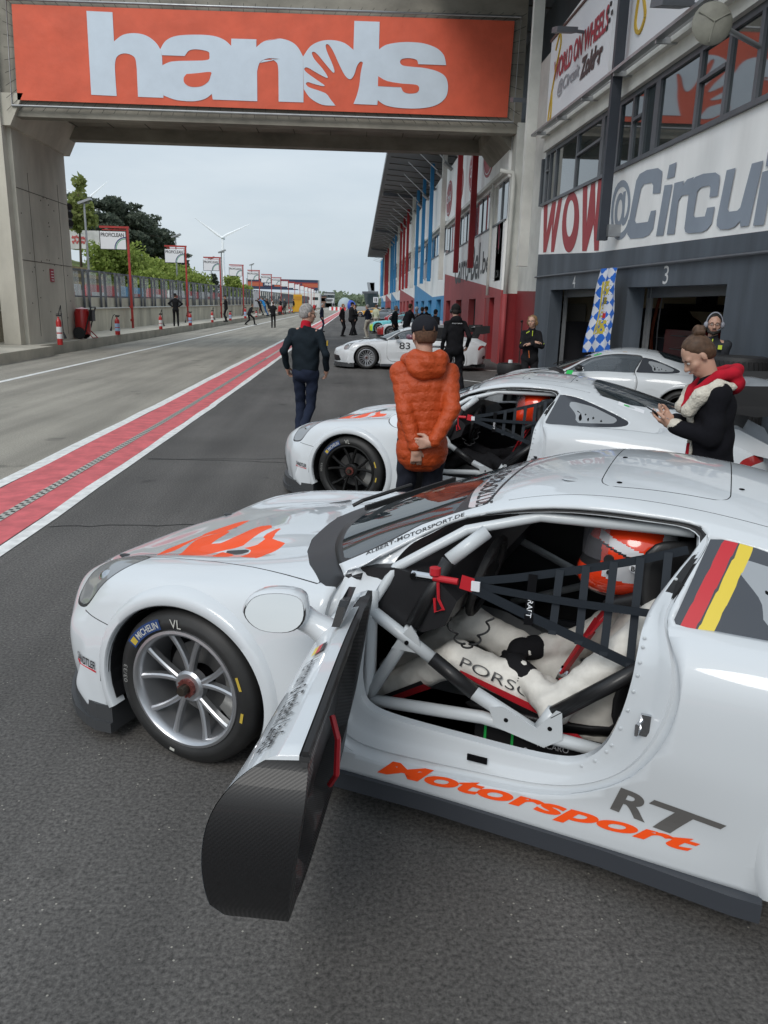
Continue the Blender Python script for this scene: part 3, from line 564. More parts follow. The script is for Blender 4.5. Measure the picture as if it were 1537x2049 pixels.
for i, y in enumerate(my): w = .09 if i % 4 else .2; wallpoly(m, [(y-w/2, L_sill(y)+.03), (y+w/2, L_sill(y)+.03), (y+w/2, L_head(y)-.09), (y-w/2, L_head(y)-.09)], x0=-.02, th=.1, root=NR)
m.build('window_frames', M_dkframe, near)
for i, (a, b) in enumerate(zip(my, my[1:])):
    m = MB(); wallpoly(m, [(a+.04, L_sill(a)+.03), (b-.04, L_sill(b)+.03), (b-.04, L_head(b)-.09), (a+.04, L_head(a)-.09)], x0=-.06, th=.02, root=NR); w = m.build('window', gl, near)
    if i % 3 == 1: m = MB(); z = L_head(a)-.45; m.box((.045, (a+b)/2-15, z), (.07, b-a-.1, .05)); m.build('transom', M_dkframe, w)
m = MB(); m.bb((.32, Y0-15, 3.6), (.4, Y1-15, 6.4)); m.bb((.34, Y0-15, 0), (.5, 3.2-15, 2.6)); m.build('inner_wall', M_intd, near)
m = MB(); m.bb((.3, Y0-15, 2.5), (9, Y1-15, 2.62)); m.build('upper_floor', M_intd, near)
# upper sign boards
def board(a, b, name, col=M_ivory):
    m = MB(); wallpoly(m, [(a, L_sb(a)+.1), (b, L_sb(b)+.1), (b, L_st(b)), (a, L_st(a))], x0=.12, th=.12, root=NR); wallpoly(m, [(a-.03, L_st(a)), (b+.03, L_st(b)), (b+.03, L_st(b)+.05), (a-.03, L_st(a)+.05)], x0=.15, th=.16, mi=1, root=NR)
    return m
m = board(15.75, 20.6, 'x'); q = lambda y0, y1, z0, z1: (lambda u, v: (-.135, (y0+(y1-y0)*u)-15, z0+.04*(y0+(y1-y0)*u)+(z1-z0)*v))
add_text(m, 'WORLD ON WHEELS', q(20.1, 15.95, 6.22, 6.66), 2, bold=.03); add_text(m, '@Circuit', q(19.6, 17.75, 5.78, 6.14), 3, shear=.2, bold=.02); add_text(m, 'Zolder', q(17.7, 16.15, 5.74, 6.14), 4, shear=.2, bold=.05)
for k in range(5): m.box((-.135, 16.0-.12*(k % 3)-15, 6.9+.09*k), (.01, .09, .07), None, 4)
sw = catmull([(20.05, 6.95), (19.75, 7.2), (19.6, 6.95), (19.85, 6.6), (20.2, 6.0), (20.35, 5.55), (20.25, 5.4), (20.1, 5.6), (20.15, 6.1)], 5, False)
for (a, b), (c_, d_) in zip(sw, sw[1:]): m.beam((-.132, a-15, b+.75), (-.132, c_-15, d_+.75), .03, .05, 5)
sgn = [M_ivory, mat('rust_cap', (.12, .06, .05), .7), mat('sign_crimson', (.38, .03, .05), .5), mat('sign_grey', (.32, .33, .36), .5), M_plast, mat('sign_yellow', (.55, .36, .04), .5)]
m.build('sign_board', sgn, near, recalc=False)
m = board(10.4, 15.2, 'y')
sw = catmull([(14.4, 7.3), (14.0, 6.7), (13.9, 6.45), (14.1, 6.3), (14.35, 6.5), (14.25, 7.0), (14.0, 7.4)], 5, False)
for (a, b), (c_, d_) in zip(sw, sw[1:]): m.beam((-.132, a-15, b-.05), (-.132, c_-15, d_-.05), .03, .06, 5)
m.build('sign_board', sgn, near, recalc=False)
m = board(2, 10, 'z'); m.build('sign_board', sgn, near, recalc=False)
m = MB(); m.bb((.05, Y0-15, 6.2), (.2, Y1-15, 8.3)); m.build('upper_wall', M_cladw, near)
# lettering on the white band: WOW @Circuit
m = MB(); xx = -.004
def let(s, u0, u1, vt0, vb0, vt1, vb1, mi, **kw):
    (ya, za), (yb, zb), (yc, zc), (yd, zd) = fz(u0, vb0), fz(u0, vt0), fz(u1, vb1), fz(u1, vt1)
    add_text(m, s, lambda a, b: (xx, (1-b)*((1-a)*ya+a*yc)+b*((1-a)*yb+a*yd)-15, (1-b)*((1-a)*za+a*zc)+b*((1-a)*zb+a*zd)), mi, **kw)
let('@', 1223, 1264, 372, 490, 350, 468, 1, bold=.02)
from mathutils.geometry import tessellate_polygon
def lp(P, mi, hole=None):
    Q = [[(lambda yz: Vector((yz[0], yz[1], 0)))(fz(1060+x/3.222, y/3.222)) for x, y in L_] for L_ in ([P] if hole is None else [P, hole])]
    global xx; xx -= .0012
    m.add([(xx, q.x-15, q.y) for L_ in Q for q in L_], tessellate_polygon(Q), mi)
el = lambda cx, cy, rx, ry, sh, n=32: [(cx+rx*cos(t)-sh*ry*sin(t), cy+ry*sin(t)) for t in np.linspace(0, 2*pi, n+1)[:-1]]
lp([(92, 1326), (118, 1317), (110, 1500), (146, 1306), (172, 1297), (150, 1500), (186, 1290), (212, 1274), (158, 1624), (138, 1626), (146, 1440), (107, 1626), (88, 1628)], 0)
lp([p for p in el(265, 1432, 54, 196, .06)], 0, el(263, 1408, 25, 118, .06))
lp([(345, 1210), (374, 1198), (368, 1450), (398, 1188), (424, 1176), (424, 1420), (444, 1163), (466, 1150), (464, 1300), (446, 1616), (418, 1617), (414, 1440), (368, 1618), (340, 1620)], 0)
lp([(632, 1510), (632, 1480), (690, 1165), (712, 1122), (758, 1096), (830, 1083), (858, 1104), (858, 1130), (845, 1245), (796, 1250), (800, 1195), (790, 1178), (740, 1188), (722, 1215), (680, 1420), (690, 1440), (765, 1430), (785, 1360), (818, 1355), (800, 1475), (772, 1515), (735, 1533), (652, 1540)], 1)
lp([(873, 1195), (925, 1188), (865, 1518), (818, 1522)], 1); lp([(905, 1065), (952, 1045), (938, 1140), (888, 1155)], 1)
lp([(938, 1180), (1000, 1165), (992, 1195), (1020, 1157), (1065, 1140), (1036, 1253), (985, 1262), (965, 1295), (938, 1510), (888, 1513)], 1)
lp([(1003, 1470), (1040, 1180), (1075, 1140), (1125, 1120), (1205, 1112), (1232, 1132), (1232, 1165), (1218, 1265), (1165, 1272), (1172, 1210), (1163, 1196), (1110, 1208), (1088, 1232), (1062, 1388), (1072, 1402), (1135, 1395), (1150, 1340), (1200, 1332), (1180, 1440), (1150, 1480), (1115, 1498), (1030, 1505), (1008, 1495)], 1)
lp([(1277, 1098), (1335, 1082), (1283, 1348), (1293, 1365), (1345, 1358), (1365, 1338), (1440, 1055), (1515, 1035), (1420, 1455), (1365, 1462), (1362, 1425), (1330, 1462), (1290, 1478), (1235, 1480), (1212, 1455), (1213, 1420)], 1)
lp([(1508, 1110), (1585, 1085), (1518, 1450), (1448, 1455)], 1); lp([(1545, 980), (1610, 955), (1596, 1050), (1530, 1075)], 1)
lp([(1640, 1010), (1700, 990), (1690, 1070), (1740, 1060), (1730, 1130), (1680, 1140), (1650, 1360), (1700, 1350), (1690, 1430), (1610, 1440), (1580, 1410)], 1)
m.build('lettering', [mat('wow_red', (.36, .04, .05), .55, noise=(1, .1)), mat('circuit_grey', (.26, .3, .36), .55, noise=(.8, .12))], near, recalc=False)
m = MB()
def num(s, u, v, w, h): (y, z) = fz(u, v); add_text(m, s, lambda a, b: (-.004, y+w/2-w*a-15, z-h/2+h*b))
num('3', 1333, 550, .2, .27); m.build('garage_number', mat('number_white', (.62, .62, .62), .5), near, recalc=False); m = MB(); num('4', 1149, 564, .2, .25); m.build('garage_number', mat('number_white', (.62, .62, .62), .5), near, recalc=False)
m = MB(); (a, b), (c_, d_) = fz(1073, 555), fz(1537, 505); s_ = (d_-b)/(c_-a); m.tube([(-.04, Y1-15, b+s_*(Y1-a)), (-.04, c_-15, d_), (-.04, Y0-15, d_+.02*(Y0-c_)+0)], .022, 8); m.build('cable_pipe', M_dkframe, near)
# garage rooms behind the doors
for (a, b, x1, nm_) in [(8.2, 20.5, 6.5, 3)]:
    m = MB(); m.bb((.3, a-.12-15, 0), (x1, a-15, 2.48)); m.bb((.3, b-15, 0), (x1, b+.12-15, 2.48)); m.bb((x1, a-.12-15, 0), (x1+.12, b+.12-15, 2.48)); m.build('garage_room', M_int, near)
    m = MB(); m.bb((.0, a-.12-15, .004), (x1, b+.12-15, .012)); m.build('garage_floor', mat('garage_floor_grey', (.13, .13, .13), .5, noise=(1, .2)), near)
for a, b in [(D3a, D3b), (D4a, D4b)]:
    m = MB()
    for y in (b-.05, b-.2): m.beam((.36, y-15, 0), (.36, y-15, L_hdr(y)), .05, .03)
    m.beam((.2, a+.03-15, 0), (.2, a+.03-15, L_hdr(a)), .05, .05); m.build('door_track', M_steel, near)
    m = MB(); m.bb((.34, a-15, L_hdr(a)-.12), (.5, b-15, L_hdr(a)+.3)); m.build('roller_door', M_dkframe, near)
m = MB(); m.bb((.12, 3.2-15, 0), (.2, 6.9-15, 2.14)); m.build('roller_door', M_dkframe, near)
m = MB(); m.bb((-.002+.0, .01, 0), (0, .02, .01)) if 0 else None
m = MB(); m.beam((-.27, -.35, 3.06), (-.27, -.35, 9.9), .17, .12); m.build('steel_post', mat('post_slate', (.035, .042, .055), .5, noise=(2, .1)), near)
m = MB(); m.box((-.1, -.45, 3.22), (.24, .16, .2)); m.build('post_bracket', M_steel, near)
m = MB(); m.beam((-.3, 6.5, 2.95), (-.3, 6.5, 10), .26, .22); m.build('steel_post', M_wcol, near)
# dish and small lights on the facade
m = MB(); q_ = gx(1427, 45, FX-.75); m.lathe([(0, -.04), (.11, -.03), (.2, 0), (.225, .03), (.21, .03), (.11, -.01), (0, -.015)], (0, 0, 0), 'y', 24); [m.cyl((0, -.05, 0), (.2*cos(t), -.01, .2*sin(t)), .009, n=6) for t in (.5, 2.6, 4.6)]; o = m.build('mirror_dish', mat('dirty_dish', (.2, .2, .17), .6, noise=(3, .3)), near, angle=40, label='round weathered dish'); o.location = (q_[0]-FX, q_[1]-15, q_[2]); o.rotation_euler = (0, 0, -.1)
m = MB(); m.cyl((q_[0]-FX+.02, q_[1]-15, q_[2]), (0, q_[1]-15+.4, q_[2]-.1), .03); m.build('dish_arm', M_steel, near)
for u, v in [(1040, 200), (1130, 60), (1345, 5)]:
    q_ = gx(u, v, FX-.55); m = MB(); m.box((0, 0, 0), (.42, .5, .1), Matrix.Rotation(.25, 3, 'X')); m.beam((.1, 0, 0), (.5, .1, .0), .05, .05); o = m.build('floodlight', M_dkframe, near); o.location = (q_[0]-FX, q_[1]-15, q_[2])
# link wall, gantry legs
m = MB(); wallpoly(m, [(Y1, 2.3), (25.1, 2.4), (25.1, 8.5), (Y1, 8.4)], x0=-.35, root=NR); m.build('link_wall_upper', M_wcol, near)
m = MB(); wallpoly(m, [(Y1, 0), (25.1, 0), (25.1, 2.4), (Y1, 2.3)], x0=-.35, root=NR); m.build('link_wall_lower', M_rdark, near)
# ---------------------------------------------------------------- gantry bridge
SY = 25.3; gan = empty('footbridge_gantry', (-10.5, 27, 0), label='concrete footbridge spanning the pit lane with an orange banner on it', cat='bridge'); GR = (-10.5, 27, 0)
def gr(x, y, z): return (x-GR[0], y-GR[1], z-GR[2])
def PB(u, v, y=SY): p = gy(u, v, y); return gr(*p)
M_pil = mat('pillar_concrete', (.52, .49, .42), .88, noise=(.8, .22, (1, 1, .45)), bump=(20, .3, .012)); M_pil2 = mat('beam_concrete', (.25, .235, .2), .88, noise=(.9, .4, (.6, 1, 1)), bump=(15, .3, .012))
# left pillar: front face narrow, wide face along the lane
bl = gz(35, 700, .3); pw = 4.35; xr = -10.38; xl = xr-.62; m = MB(); yf = 25.55
def block(m, xa, xb, ya, yb, za, zb, mi=0, xa2=None, yb2=None): m.bb(gr(xa, ya, za), gr(xb, yb, zb), mi)
PZ = gy(560, 293, 29.6)[2]+.42; CZ = PZ-.87; pr = [(0, .25), (pw+.1, .25), (pw, 2.9), (pw-.02, CZ), (0, CZ)]
m.prism(pr, lambda a, b, d: gr(xr-d, yf+a, b), 0, .62)
m.prism([(0, .0), (.62, .0), (.62, 5.7), (0, 5.7)], lambda a, b, d: gr(xr-a, yf-.35+d, b), 0, .35) if 0 else None
m.build('pillar', M_pil, gan)
m = MB()
for z in (2.95, 5.05): m.box(gr(xr+.002, yf+pw/2, z), (.012, pw, .018))
for a in (.95, 3.45): m.box(gr(xr+.002, yf+a, 3.1), (.012, .012, 5.0))
for _ in range(26): m.box(gr(xr+.003, yf+random.uniform(.2, pw-.2), random.uniform(.5, 5.3)), (.014, .03, .04))
m.build('formwork_joints', mat('joint_dark', (.1, .095, .08), .9), gan)
m = MB(); m.prism([(-.25, CZ), (pw+.3, CZ), (pw+.3, PZ), (-.25, PZ)], lambda a, b, d: gr(xr+.55-d, yf+a, b), 0, 1.3)
m.v = [(x-(.45 if (z < (CZ+PZ)/2 and x > .3) else 0), y, z) for x, y, z in m.v]; m.build('corbel', M_pil, gan)
zs0 = PB(35, 212)[2]; m = MB()
Lx, Rx = PB(20, 100)[0]-.25, PB(1040, 100)[0]+.2
zb_l = gy(145, 222, SY)[2]; zf0 = gy(500, 247, SY)[2]
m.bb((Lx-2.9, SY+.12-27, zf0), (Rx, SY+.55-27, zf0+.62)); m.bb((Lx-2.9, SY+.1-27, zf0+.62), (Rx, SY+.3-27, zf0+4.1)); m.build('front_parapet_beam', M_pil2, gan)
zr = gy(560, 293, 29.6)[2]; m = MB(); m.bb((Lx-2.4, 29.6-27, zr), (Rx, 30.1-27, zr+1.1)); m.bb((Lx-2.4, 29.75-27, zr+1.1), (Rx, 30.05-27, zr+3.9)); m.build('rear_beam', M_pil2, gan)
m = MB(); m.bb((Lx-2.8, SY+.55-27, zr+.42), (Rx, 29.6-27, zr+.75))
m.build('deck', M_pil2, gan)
m = MB()
for k in range(12): x = Lx+.6+k*1.25; m.bb((x, SY+.56-27, zr+.40), (x+.02, 29.58-27, zr+.42))
m.build('soffit_joints', MATS['joint_dark'], gan)
m = MB(); m.bb(gr(xr-.65, SY-.1, 0), gr(xr+.02-.7+.55, SY+.25, 10.6)); m.v = [v for v in m.v]; m.build('edge_column', M_pil, gan)
# banner (flat cloth stretched in a tube frame)
bz = [PB(23, 8), PB(1030, 42), PB(1015, 235), PB(35, 200)]; m = MB(); n0 = 24
m.add([b for b in bz]+[(b[0], b[1]+.02, b[2]) for b in bz], [(0, 1, 2, 3), (7, 6, 5, 4), (0, 4, 5, 1), (1, 5, 6, 2), (2, 6, 7, 3), (3, 7, 4, 0)])
bn = m.build('banner', M_orange, gan, recalc=False)
m = MB(); fr = [PB(12, -2, SY-.03), PB(1043, 34, SY-.03), PB(1027, 245, SY-.03), PB(24, 211, SY-.03)]; m.tube(fr, .035, 8, closed=True); m.build('banner_tube_frame', M_steel, gan, smooth=True)
m = MB()
for (p, q_), (p2, q2) in [((bz[0], bz[1]), (fr[0], fr[1])), ((bz[3], bz[2]), (fr[3], fr[2])), ((bz[0], bz[3]), (fr[0], fr[3])), ((bz[1], bz[2]), (fr[1], fr[2]))]:
    n_ = 44 if abs(p[0]-q_[0]) > 4 else 9
    for i in range(n_+1):
        t = i/n_; a = Vector(p)*(1-t)+Vector(q_)*t; b = Vector(p2)*(1-t)+Vector(q2)*t; m.cyl(a+Vector((0, -.01, 0)), b+(b-a)*.9, .006, n=4)
m.build('lacing', M_plast, gan)
# the logotype, traced: coordinates are photograph pixels of the banner plane
def Z1(P): return [(160+x/3.8425, 10+y/3.8425) for x, y in P]
def Z2(P): return [(520+x/3.8425, 30+y/3.8425) for x, y in P]
def arc(P, n=5): return [tuple(p) for p in catmull(P, n, False)]
hl = Z1([(50, 45), (250, 55), (262, 280)]+arc([(262, 280), (330, 230), (420, 216), (510, 235), (580, 285), (618, 340)])+[(632, 400), (642, 714), (447, 706)]+arc([(447, 706), (440, 560), (435, 470), (418, 400), (350, 372), (290, 392), (270, 450), (273, 560), (283, 700)])+[(87, 690)])
al = Z1(arc([(618, 340), (660, 275), (740, 238), (880, 228), (1020, 236), (1110, 268), (1163, 315)])+[(1164, 258), (1357, 264), (1356, 325)]+arc([(1356, 325), (1410, 282), (1480, 262), (1540, 258)])) 
nl2 = Z2(arc([(40, 200), (140, 180), (230, 200), (290, 245), (333, 320)])+[(336, 672), (145, 666), (143, 440)]+arc([(143, 440), (135, 375), (100, 345), (68, 337), (30, 345), (0, 368)]))
al2 = Z1(arc([(1540, 415), (1450, 410), (1385, 440), (1362, 510)])+[(1364, 740), (1022, 727), (1014, 684)]+arc([(1014, 684), (960, 722), (870, 740), (740, 730), (642, 695)])+[(635, 560), (632, 465)]+arc([(632, 465), (690, 438), (760, 430)])+[(940, 427)]+arc([(940, 427), (990, 418), (996, 390), (985, 358), (900, 341), (840, 350), (806, 392)])+[(630, 386)])
an = al+nl2+al2
ahole = Z1(arc([(820, 530), (798, 560), (805, 600), (850, 628), (930, 625), (985, 590), (1004, 545), (1003, 515), (900, 524), (820, 530)]))
dl = Z2([(333, 320)]+arc([(333, 320), (390, 240), (470, 200), (560, 193), (650, 215), (720, 268)])+[(727, 45), (921, 52), (916, 265)]+arc([(916, 265), (970, 230), (1060, 212), (1150, 208), (1260, 218), (1360, 255), (1415, 310), (1433, 386)])+[(1218, 378)]+arc([(1218, 378), (1205, 345), (1150, 332), (1095, 338), (1078, 362), (1100, 388), (1170, 398), (1270, 408), (1370, 435), (1430, 480), (1447, 560), (1425, 640), (1350, 695), (1230, 718), (1080, 715), (970, 695), (907, 655)])+[(903, 692), (720, 684)]+arc([(720, 684), (745, 620), (765, 540), (775, 450), (793, 366)], 4)+arc([(793, 366), (775, 358), (748, 390), (725, 460), (695, 494), (655, 465), (610, 380), (570, 290), (540, 240), (520, 224), (506, 236), (520, 290), (555, 370), (574, 430), (560, 440), (500, 370), (450, 310), (420, 284), (400, 292), (420, 340), (480, 410), (522, 475), (505, 480), (430, 440), (380, 410), (352, 403), (342, 420), (370, 450), (440, 500), (497, 540), (480, 546), (410, 528), (370, 516), (354, 530), (380, 556), (450, 580), (510, 605), (545, 650), (582, 697)], 3)+arc([(582, 697), (480, 690), (390, 640), (338, 570)]))
shole = Z2(arc([(910, 470), (980, 508), (1100, 528)], 3)+arc([(1100, 528), (1200, 536), (1225, 560), (1210, 595), (1150, 604), (1105, 590), (1086, 555)], 4)+[(908, 547)])
def flat(mb, poly, y, mi=0):
    P = []
    for q in poly:
        if not P or abs(q[0]-P[-1][0])+abs(q[1]-P[-1][1]) > .3: P.append(q)
    from mathutils.geometry import tessellate_polygon
    mb.add([PB(a, b, y) for a, b in P], tessellate_polygon([[Vector((a, b, 0)) for a, b in P]]), mi)
m = MB(); flat(m, hl, SY-.012, 0); flat(m, an, SY-.014, 0); flat(m, dl, SY-.016, 0); flat(m, ahole, SY-.02, 1); flat(m, shole, SY-.022, 1)
m.build('banner_lettering', [M_lgrey, M_orange], bn, recalc=False)
# right-hand legs
for nm_, x0, x1, ya, yb, z1 in [('leg', 4.78, 5.4, 25.3, 26.0, gy(1040, 245, 25.3)[2]), ('leg', 4.72, 5.3, 28.3, 29.4, 6.4)]:
    m = MB(); m.bb(gr(x0, ya, 2.32), gr(x1, yb, z1)); m.bb(gr(x0-.003, ya-.003, 0), gr(x1, yb, 2.32), 1); m.build(nm_, [M_wcol, M_rdark], gan)
m = MB(); m.prism([(4.25, zr+.02), (4.72, zr-.55), (4.72, zr+.45), (4.2, zr+.4)], lambda a, b, d: gr(a, 25.9+d, b), 0, 3.6); m.build('haunch', M_pil2, gan)
m = MB(); m.tube([gr(4.3, 25.2, 5.9), gr(4.7, 25.2, 5.85), gr(4.72, 25.15, 5.6), gr(4.68, 25.15, 2.3)], .07, 8); m.build('drainpipe', M_wcol, gan, smooth=True); m = MB(); m.tube([gr(4.68, 25.15, 2.3), gr(4.68, 25.15, 0)], .072, 8); m.build('drainpipe', M_rwall, gan, smooth=True)
m = MB(); m.tube([gr(4.6, 28.15, 6.0), gr(4.6, 28.15, 2.3)], .05, 8); m.build('drainpipe', M_wcol, gan, smooth=True)
m = MB(); p_ = gx(104, 551, xr+.01); m.box(gr(xr+.015, p_[1], p_[2]), (.02, .33, .42)); 
for k in range(4): m.box(gr(xr+.028, p_[1], p_[2]+.12-.09*k), (.01, .2, .025), None, 1)
m.build('notice', [mat('notice_red', (.4, .03, .05), .5), M_ivory], gan)
# signal lamps beside the pillar
m = MB(); q_ = gy(139, 432, 30.2); m.box(gr(q_[0]-.05, 30.2, q_[2]), (.16, .3, .85)); 
for k in range(3): m.cyl(gr(q_[0], 30.05, q_[2]-.28+.28*k), gr(q_[0]+.12, 29.9, q_[2]-.28+.28*k), .11, .12, 10)
m.build('signal_lamp', M_plast, gan)
# ---------------------------------------------------------------- long building beyond the bridge
far = empty('pit_building', (FX, 85, 0), label='long pit building beyond the bridge with red, white and blue bays', cat='building'); FR = (FX, 85, 0)
def wp(m, poly, x0=0, th=.3, mi=0): return wallpoly(m, [(a, b) for a, b in poly], x0, th, mi, FR)
gl2 = mat('facade_glass_pale', (.05, .07, .09), .04, spec=1., ior=2.2)
bays = [(26., 43, 'r'), (43, 65, 'b'), (65, 87, 'r'), (87, 109, 'b'), (109, 130, 'r'), (130, 152, 'b')]
for (a, b, c_) in bays:
    base = M_rwall if c_ == 'r' else M_bwall; dk = M_rdark if c_ == 'r' else M_bwall; h0 = 2.35+.3*G(a)*0; zA, zB = 2.4+G(a)*.6, 3.5+G(b)*.6
    nd = 4; w_ = (b-a)/nd; m = MB()
    ym = a+(b-a)*.3 if c_ == 'b' else a
    zd = 2.15+G(a)
    for k in range(nd): y0_, y1_ = a+k*w_, a+(k+1)*w_; wp(m, [(y0_, -.1), (y0_+w_*.28, -.1), (y0_+w_*.28, zd), (y0_, zd)]); wp(m, [(y0_+w_*.74, -.1), (y1_, -.1), (y1_, zd), (y0_+w_*.74, zd)]) 
    wp(m, [(a, zd), (b, zd), (b, zB), (ym, zA), (a, zA)] if ym > a else [(a, zd), (b, zd), (b, zB), (a, zA)]); m.build('painted_wall', base, far)
    sl = 4.62+.012*(a-26); sh = sl+1.25
    m = MB(); wp(m, ([(a, zA), (ym, zA), (b, zB), (b, sl), (a, sl)] if ym > a else [(a, zA), (b, zB), (b, sl), (a, sl)])); wp(m, [(a, sh), (b, sh), (b, sh+2.9), (a, sh+2.9)]); m.build('white_wall', M_cladw, far)
    for k in range(nd):
        y0_ = a+k*w_; m = MB(); m.bb((.24, y0_+w_*.28-85, -.1), (.3, y0_+w_*.74-85, zd)); m.bb((.2, y0_+w_*.5-85, -.1), (.245, y0_+w_*.54-85, zd), 1); m.build('dark_opening_sheet', [M_intd, dk], far)  # near-black sheet in each opening stands in for the unlit garage behind
        for j in range(2):
            ya = y0_+w_*(.5*j+.06); m = MB(); m.bb((.08, ya-85, sl), (.14, ya+w_*.4-85, sh)); w = m.build('window', gl2, far); m = MB(); m.bb((.05, ya+w_*.2-.03-85, sl), (.08, ya+w_*.2+.03-85, sh)); m.build('mullion', M_dkframe, w)
        [MB().bb((.1, y0_+w_*e1-85, sl), (.3, y0_+w_*e2-85, sh)).build('window_pier', base if k % 2 else M_cladw, far) for e1, e2 in ((0, .06), (.46, .56), (.96, 1))]
    m = MB(); m.beam((-.1, a-85, sh+.15), (-.1, b-85, sh+.15), .14, .12); m.build('gutter', M_wcol, far)
    m = MB(); wp(m, [(a, sl-.06), (b, sl-.06), (b, sl), (a, sl)], x0=.03, th=.06); m.build('window_sill', M_dkframe, far)
    for k, fy in enumerate((.29, .54, .78)):
        y_ = a+(b-a)*fy if a > 30 else (31.4, 36., 39.6)[k]
        if a < 30 and k == 2: continue
        m = MB(); m.beam((-.3, y_-85, 3.3+G(y_)*.6), (-.3, y_-85, 10.1), .22, .2); m.build('steel_post', mat('post_red', (.3, .02, .025), .45) if c_ == 'r' else mat('post_blue', (.03, .2, .42), .45), far)
    m = MB(); m.beam((-.3, b-.6-85, 3.2+G(b)*.6), (-.3, b-.6-85, 10.2), .24, .22); m.build('steel_post', M_wcol, far)
    for k in range(5):
        y_ = a+(b-a)*(k+.5)/5; m = MB(); m.cyl((-.05, y_-85, sh+2.7), (-1.7, y_-85+.6, 10.3), .028, n=5); m.cyl((-.05, y_-85, sh+2.62), (-.45, y_-85+.05, sh+2.95), .09, n=8); m.build('roof_rod', M_steel, far)
m = MB()                                         # writing and ovals on the first bays
tx = lambda y0, y1, z0, z1, x=-.006: (lambda u, v: (x, y0+(y1-y0)*u-85, z0+(z1-z0)*v))
add_text(m, 'Carro-Bel', tx(38.6, 30.9, 2.95, 4.3), 0, bold=.02); add_text(m, '.be', tx(30.6, 28.6, 3.1, 3.9), 0, bold=.02)
for yc in (30.0, 33.9, 38.2, 42.4):
    pts = [(yc+1.25*cos(t), 7.3+.85*sin(t)) for t in np.linspace(0, 2*pi, 28)[:-1]]; wp(m, pts, x0=.02, th=.02, mi=1); pts = [(yc+1.12*cos(t), 7.3+.74*sin(t)) for t in np.linspace(0, 2*pi, 28)[:-1]]
    for (p, q_) in zip(pts, pts[1:]+pts[:1]): m.beam((-.024, p[0]-85, p[1]), (-.024, q_[0]-85, q_[1]), .01, .03, 2)
    add_text(m, 'Carro-Bel', tx(yc+.85, yc-.85, 7.1, 7.6, -.026), 2, bold=.02)
for y0_, s in [(62, 'vroom.be'), (82, 'Racing'), (104, 'Sport.be')]: add_text(m, s, tx(y0_, y0_-8.5, 3.7, 4.9), 3, bold=.03) if 0 else None
for (ya, ww) in [(60, 9.5), (81, 8), (103, 8), (124, 8)]:     # unreadable condensed letter shapes: stripes of uneven height
    for k in range(9):
        y_ = ya-ww*k/9; m.bb((-.012, y_-85, 3.55+G(ya)*.5+.12*(k % 2)), (-.005, y_-ww/9*.5-85, 4.75+G(ya)*.5+(.2 if k in (0, 4) else 0)), 3)
m.build('lettering', [mat('ink_black', (.015, .015, .02), .5), mat('oval_red', (.35, .04, .05), .5), M_ivory, mat('faded_ink', (.13, .17, .25), .6)], far, recalc=False)
m = MB(); wp(m, [(152, 0), (152.4, 0), (152.4, 10), (152, 10)], th=8); m.build('end_wall', M_cladw, far)
# poster in the recess under the bridge
m = MB(); m.box((.01, 26.9-85, 3.7), (.02, 1.1, 1.9)); m.box((-.006, 26.8-85, 4.0), (.012, .05, .8), Matrix.Rotation(.25, 3, 'X'), 1); m.box((-.006, 27.0-85, 4.2), (.012, .05, .9), Matrix.Rotation(-.1, 3, 'X'), 2)
add_text(m, 'CA', tx(27.2, 26.6, 2.85, 3.1, -.012), 1); m.build('poster', [M_ivory, M_plast, mat('poster_crimson', (.35, .03, .08), .5)], far, recalc=False)
# roof canopy over everything
m = MB(); xo = 1.75-FX
for a, b in [(4, 136.6)]:
    za, zb_ = 11.45, 10.0; m.add([(xo, a-85, za), (5, a-85, za-.6), (5, b-85, zb_-.3), (xo, b-85, zb_), (xo, a-85, za+.35), (5, a-85, za+.35), (5, b-85, zb_+.4), (xo, b-85, zb_+.35)], [(0, 1, 2, 3), (4, 7, 6, 5), (0, 4, 5, 1), (1, 5, 6, 2), (2, 6, 7, 3), (3, 7, 4, 0)])
m.build('roof_canopy', M_roof, far)
m = MB()
for y_ in (40, 66, 93, 118): z = 11.45-.0109*(y_-4); m.box((.1, y_-85, z-.42), (5.6, .5, .25), Matrix.Rotation(.075, 3, 'Y'))
for k in range(60): y_ = 8+k*2.1; z = 11.45-.0109*(y_-4); m.box((.1, y_-85, z-.2-.05), (5.6, .04, .04), Matrix.Rotation(.075, 3, 'Y'), 1)
m.build('roof_beams', [M_dkframe, MATS['joint_dark']], far)
m = MB(); m.bb((1.2, 4-85, 8), (1.4, 136-85, 11)); m.build('clerestory', M_dkframe, far)
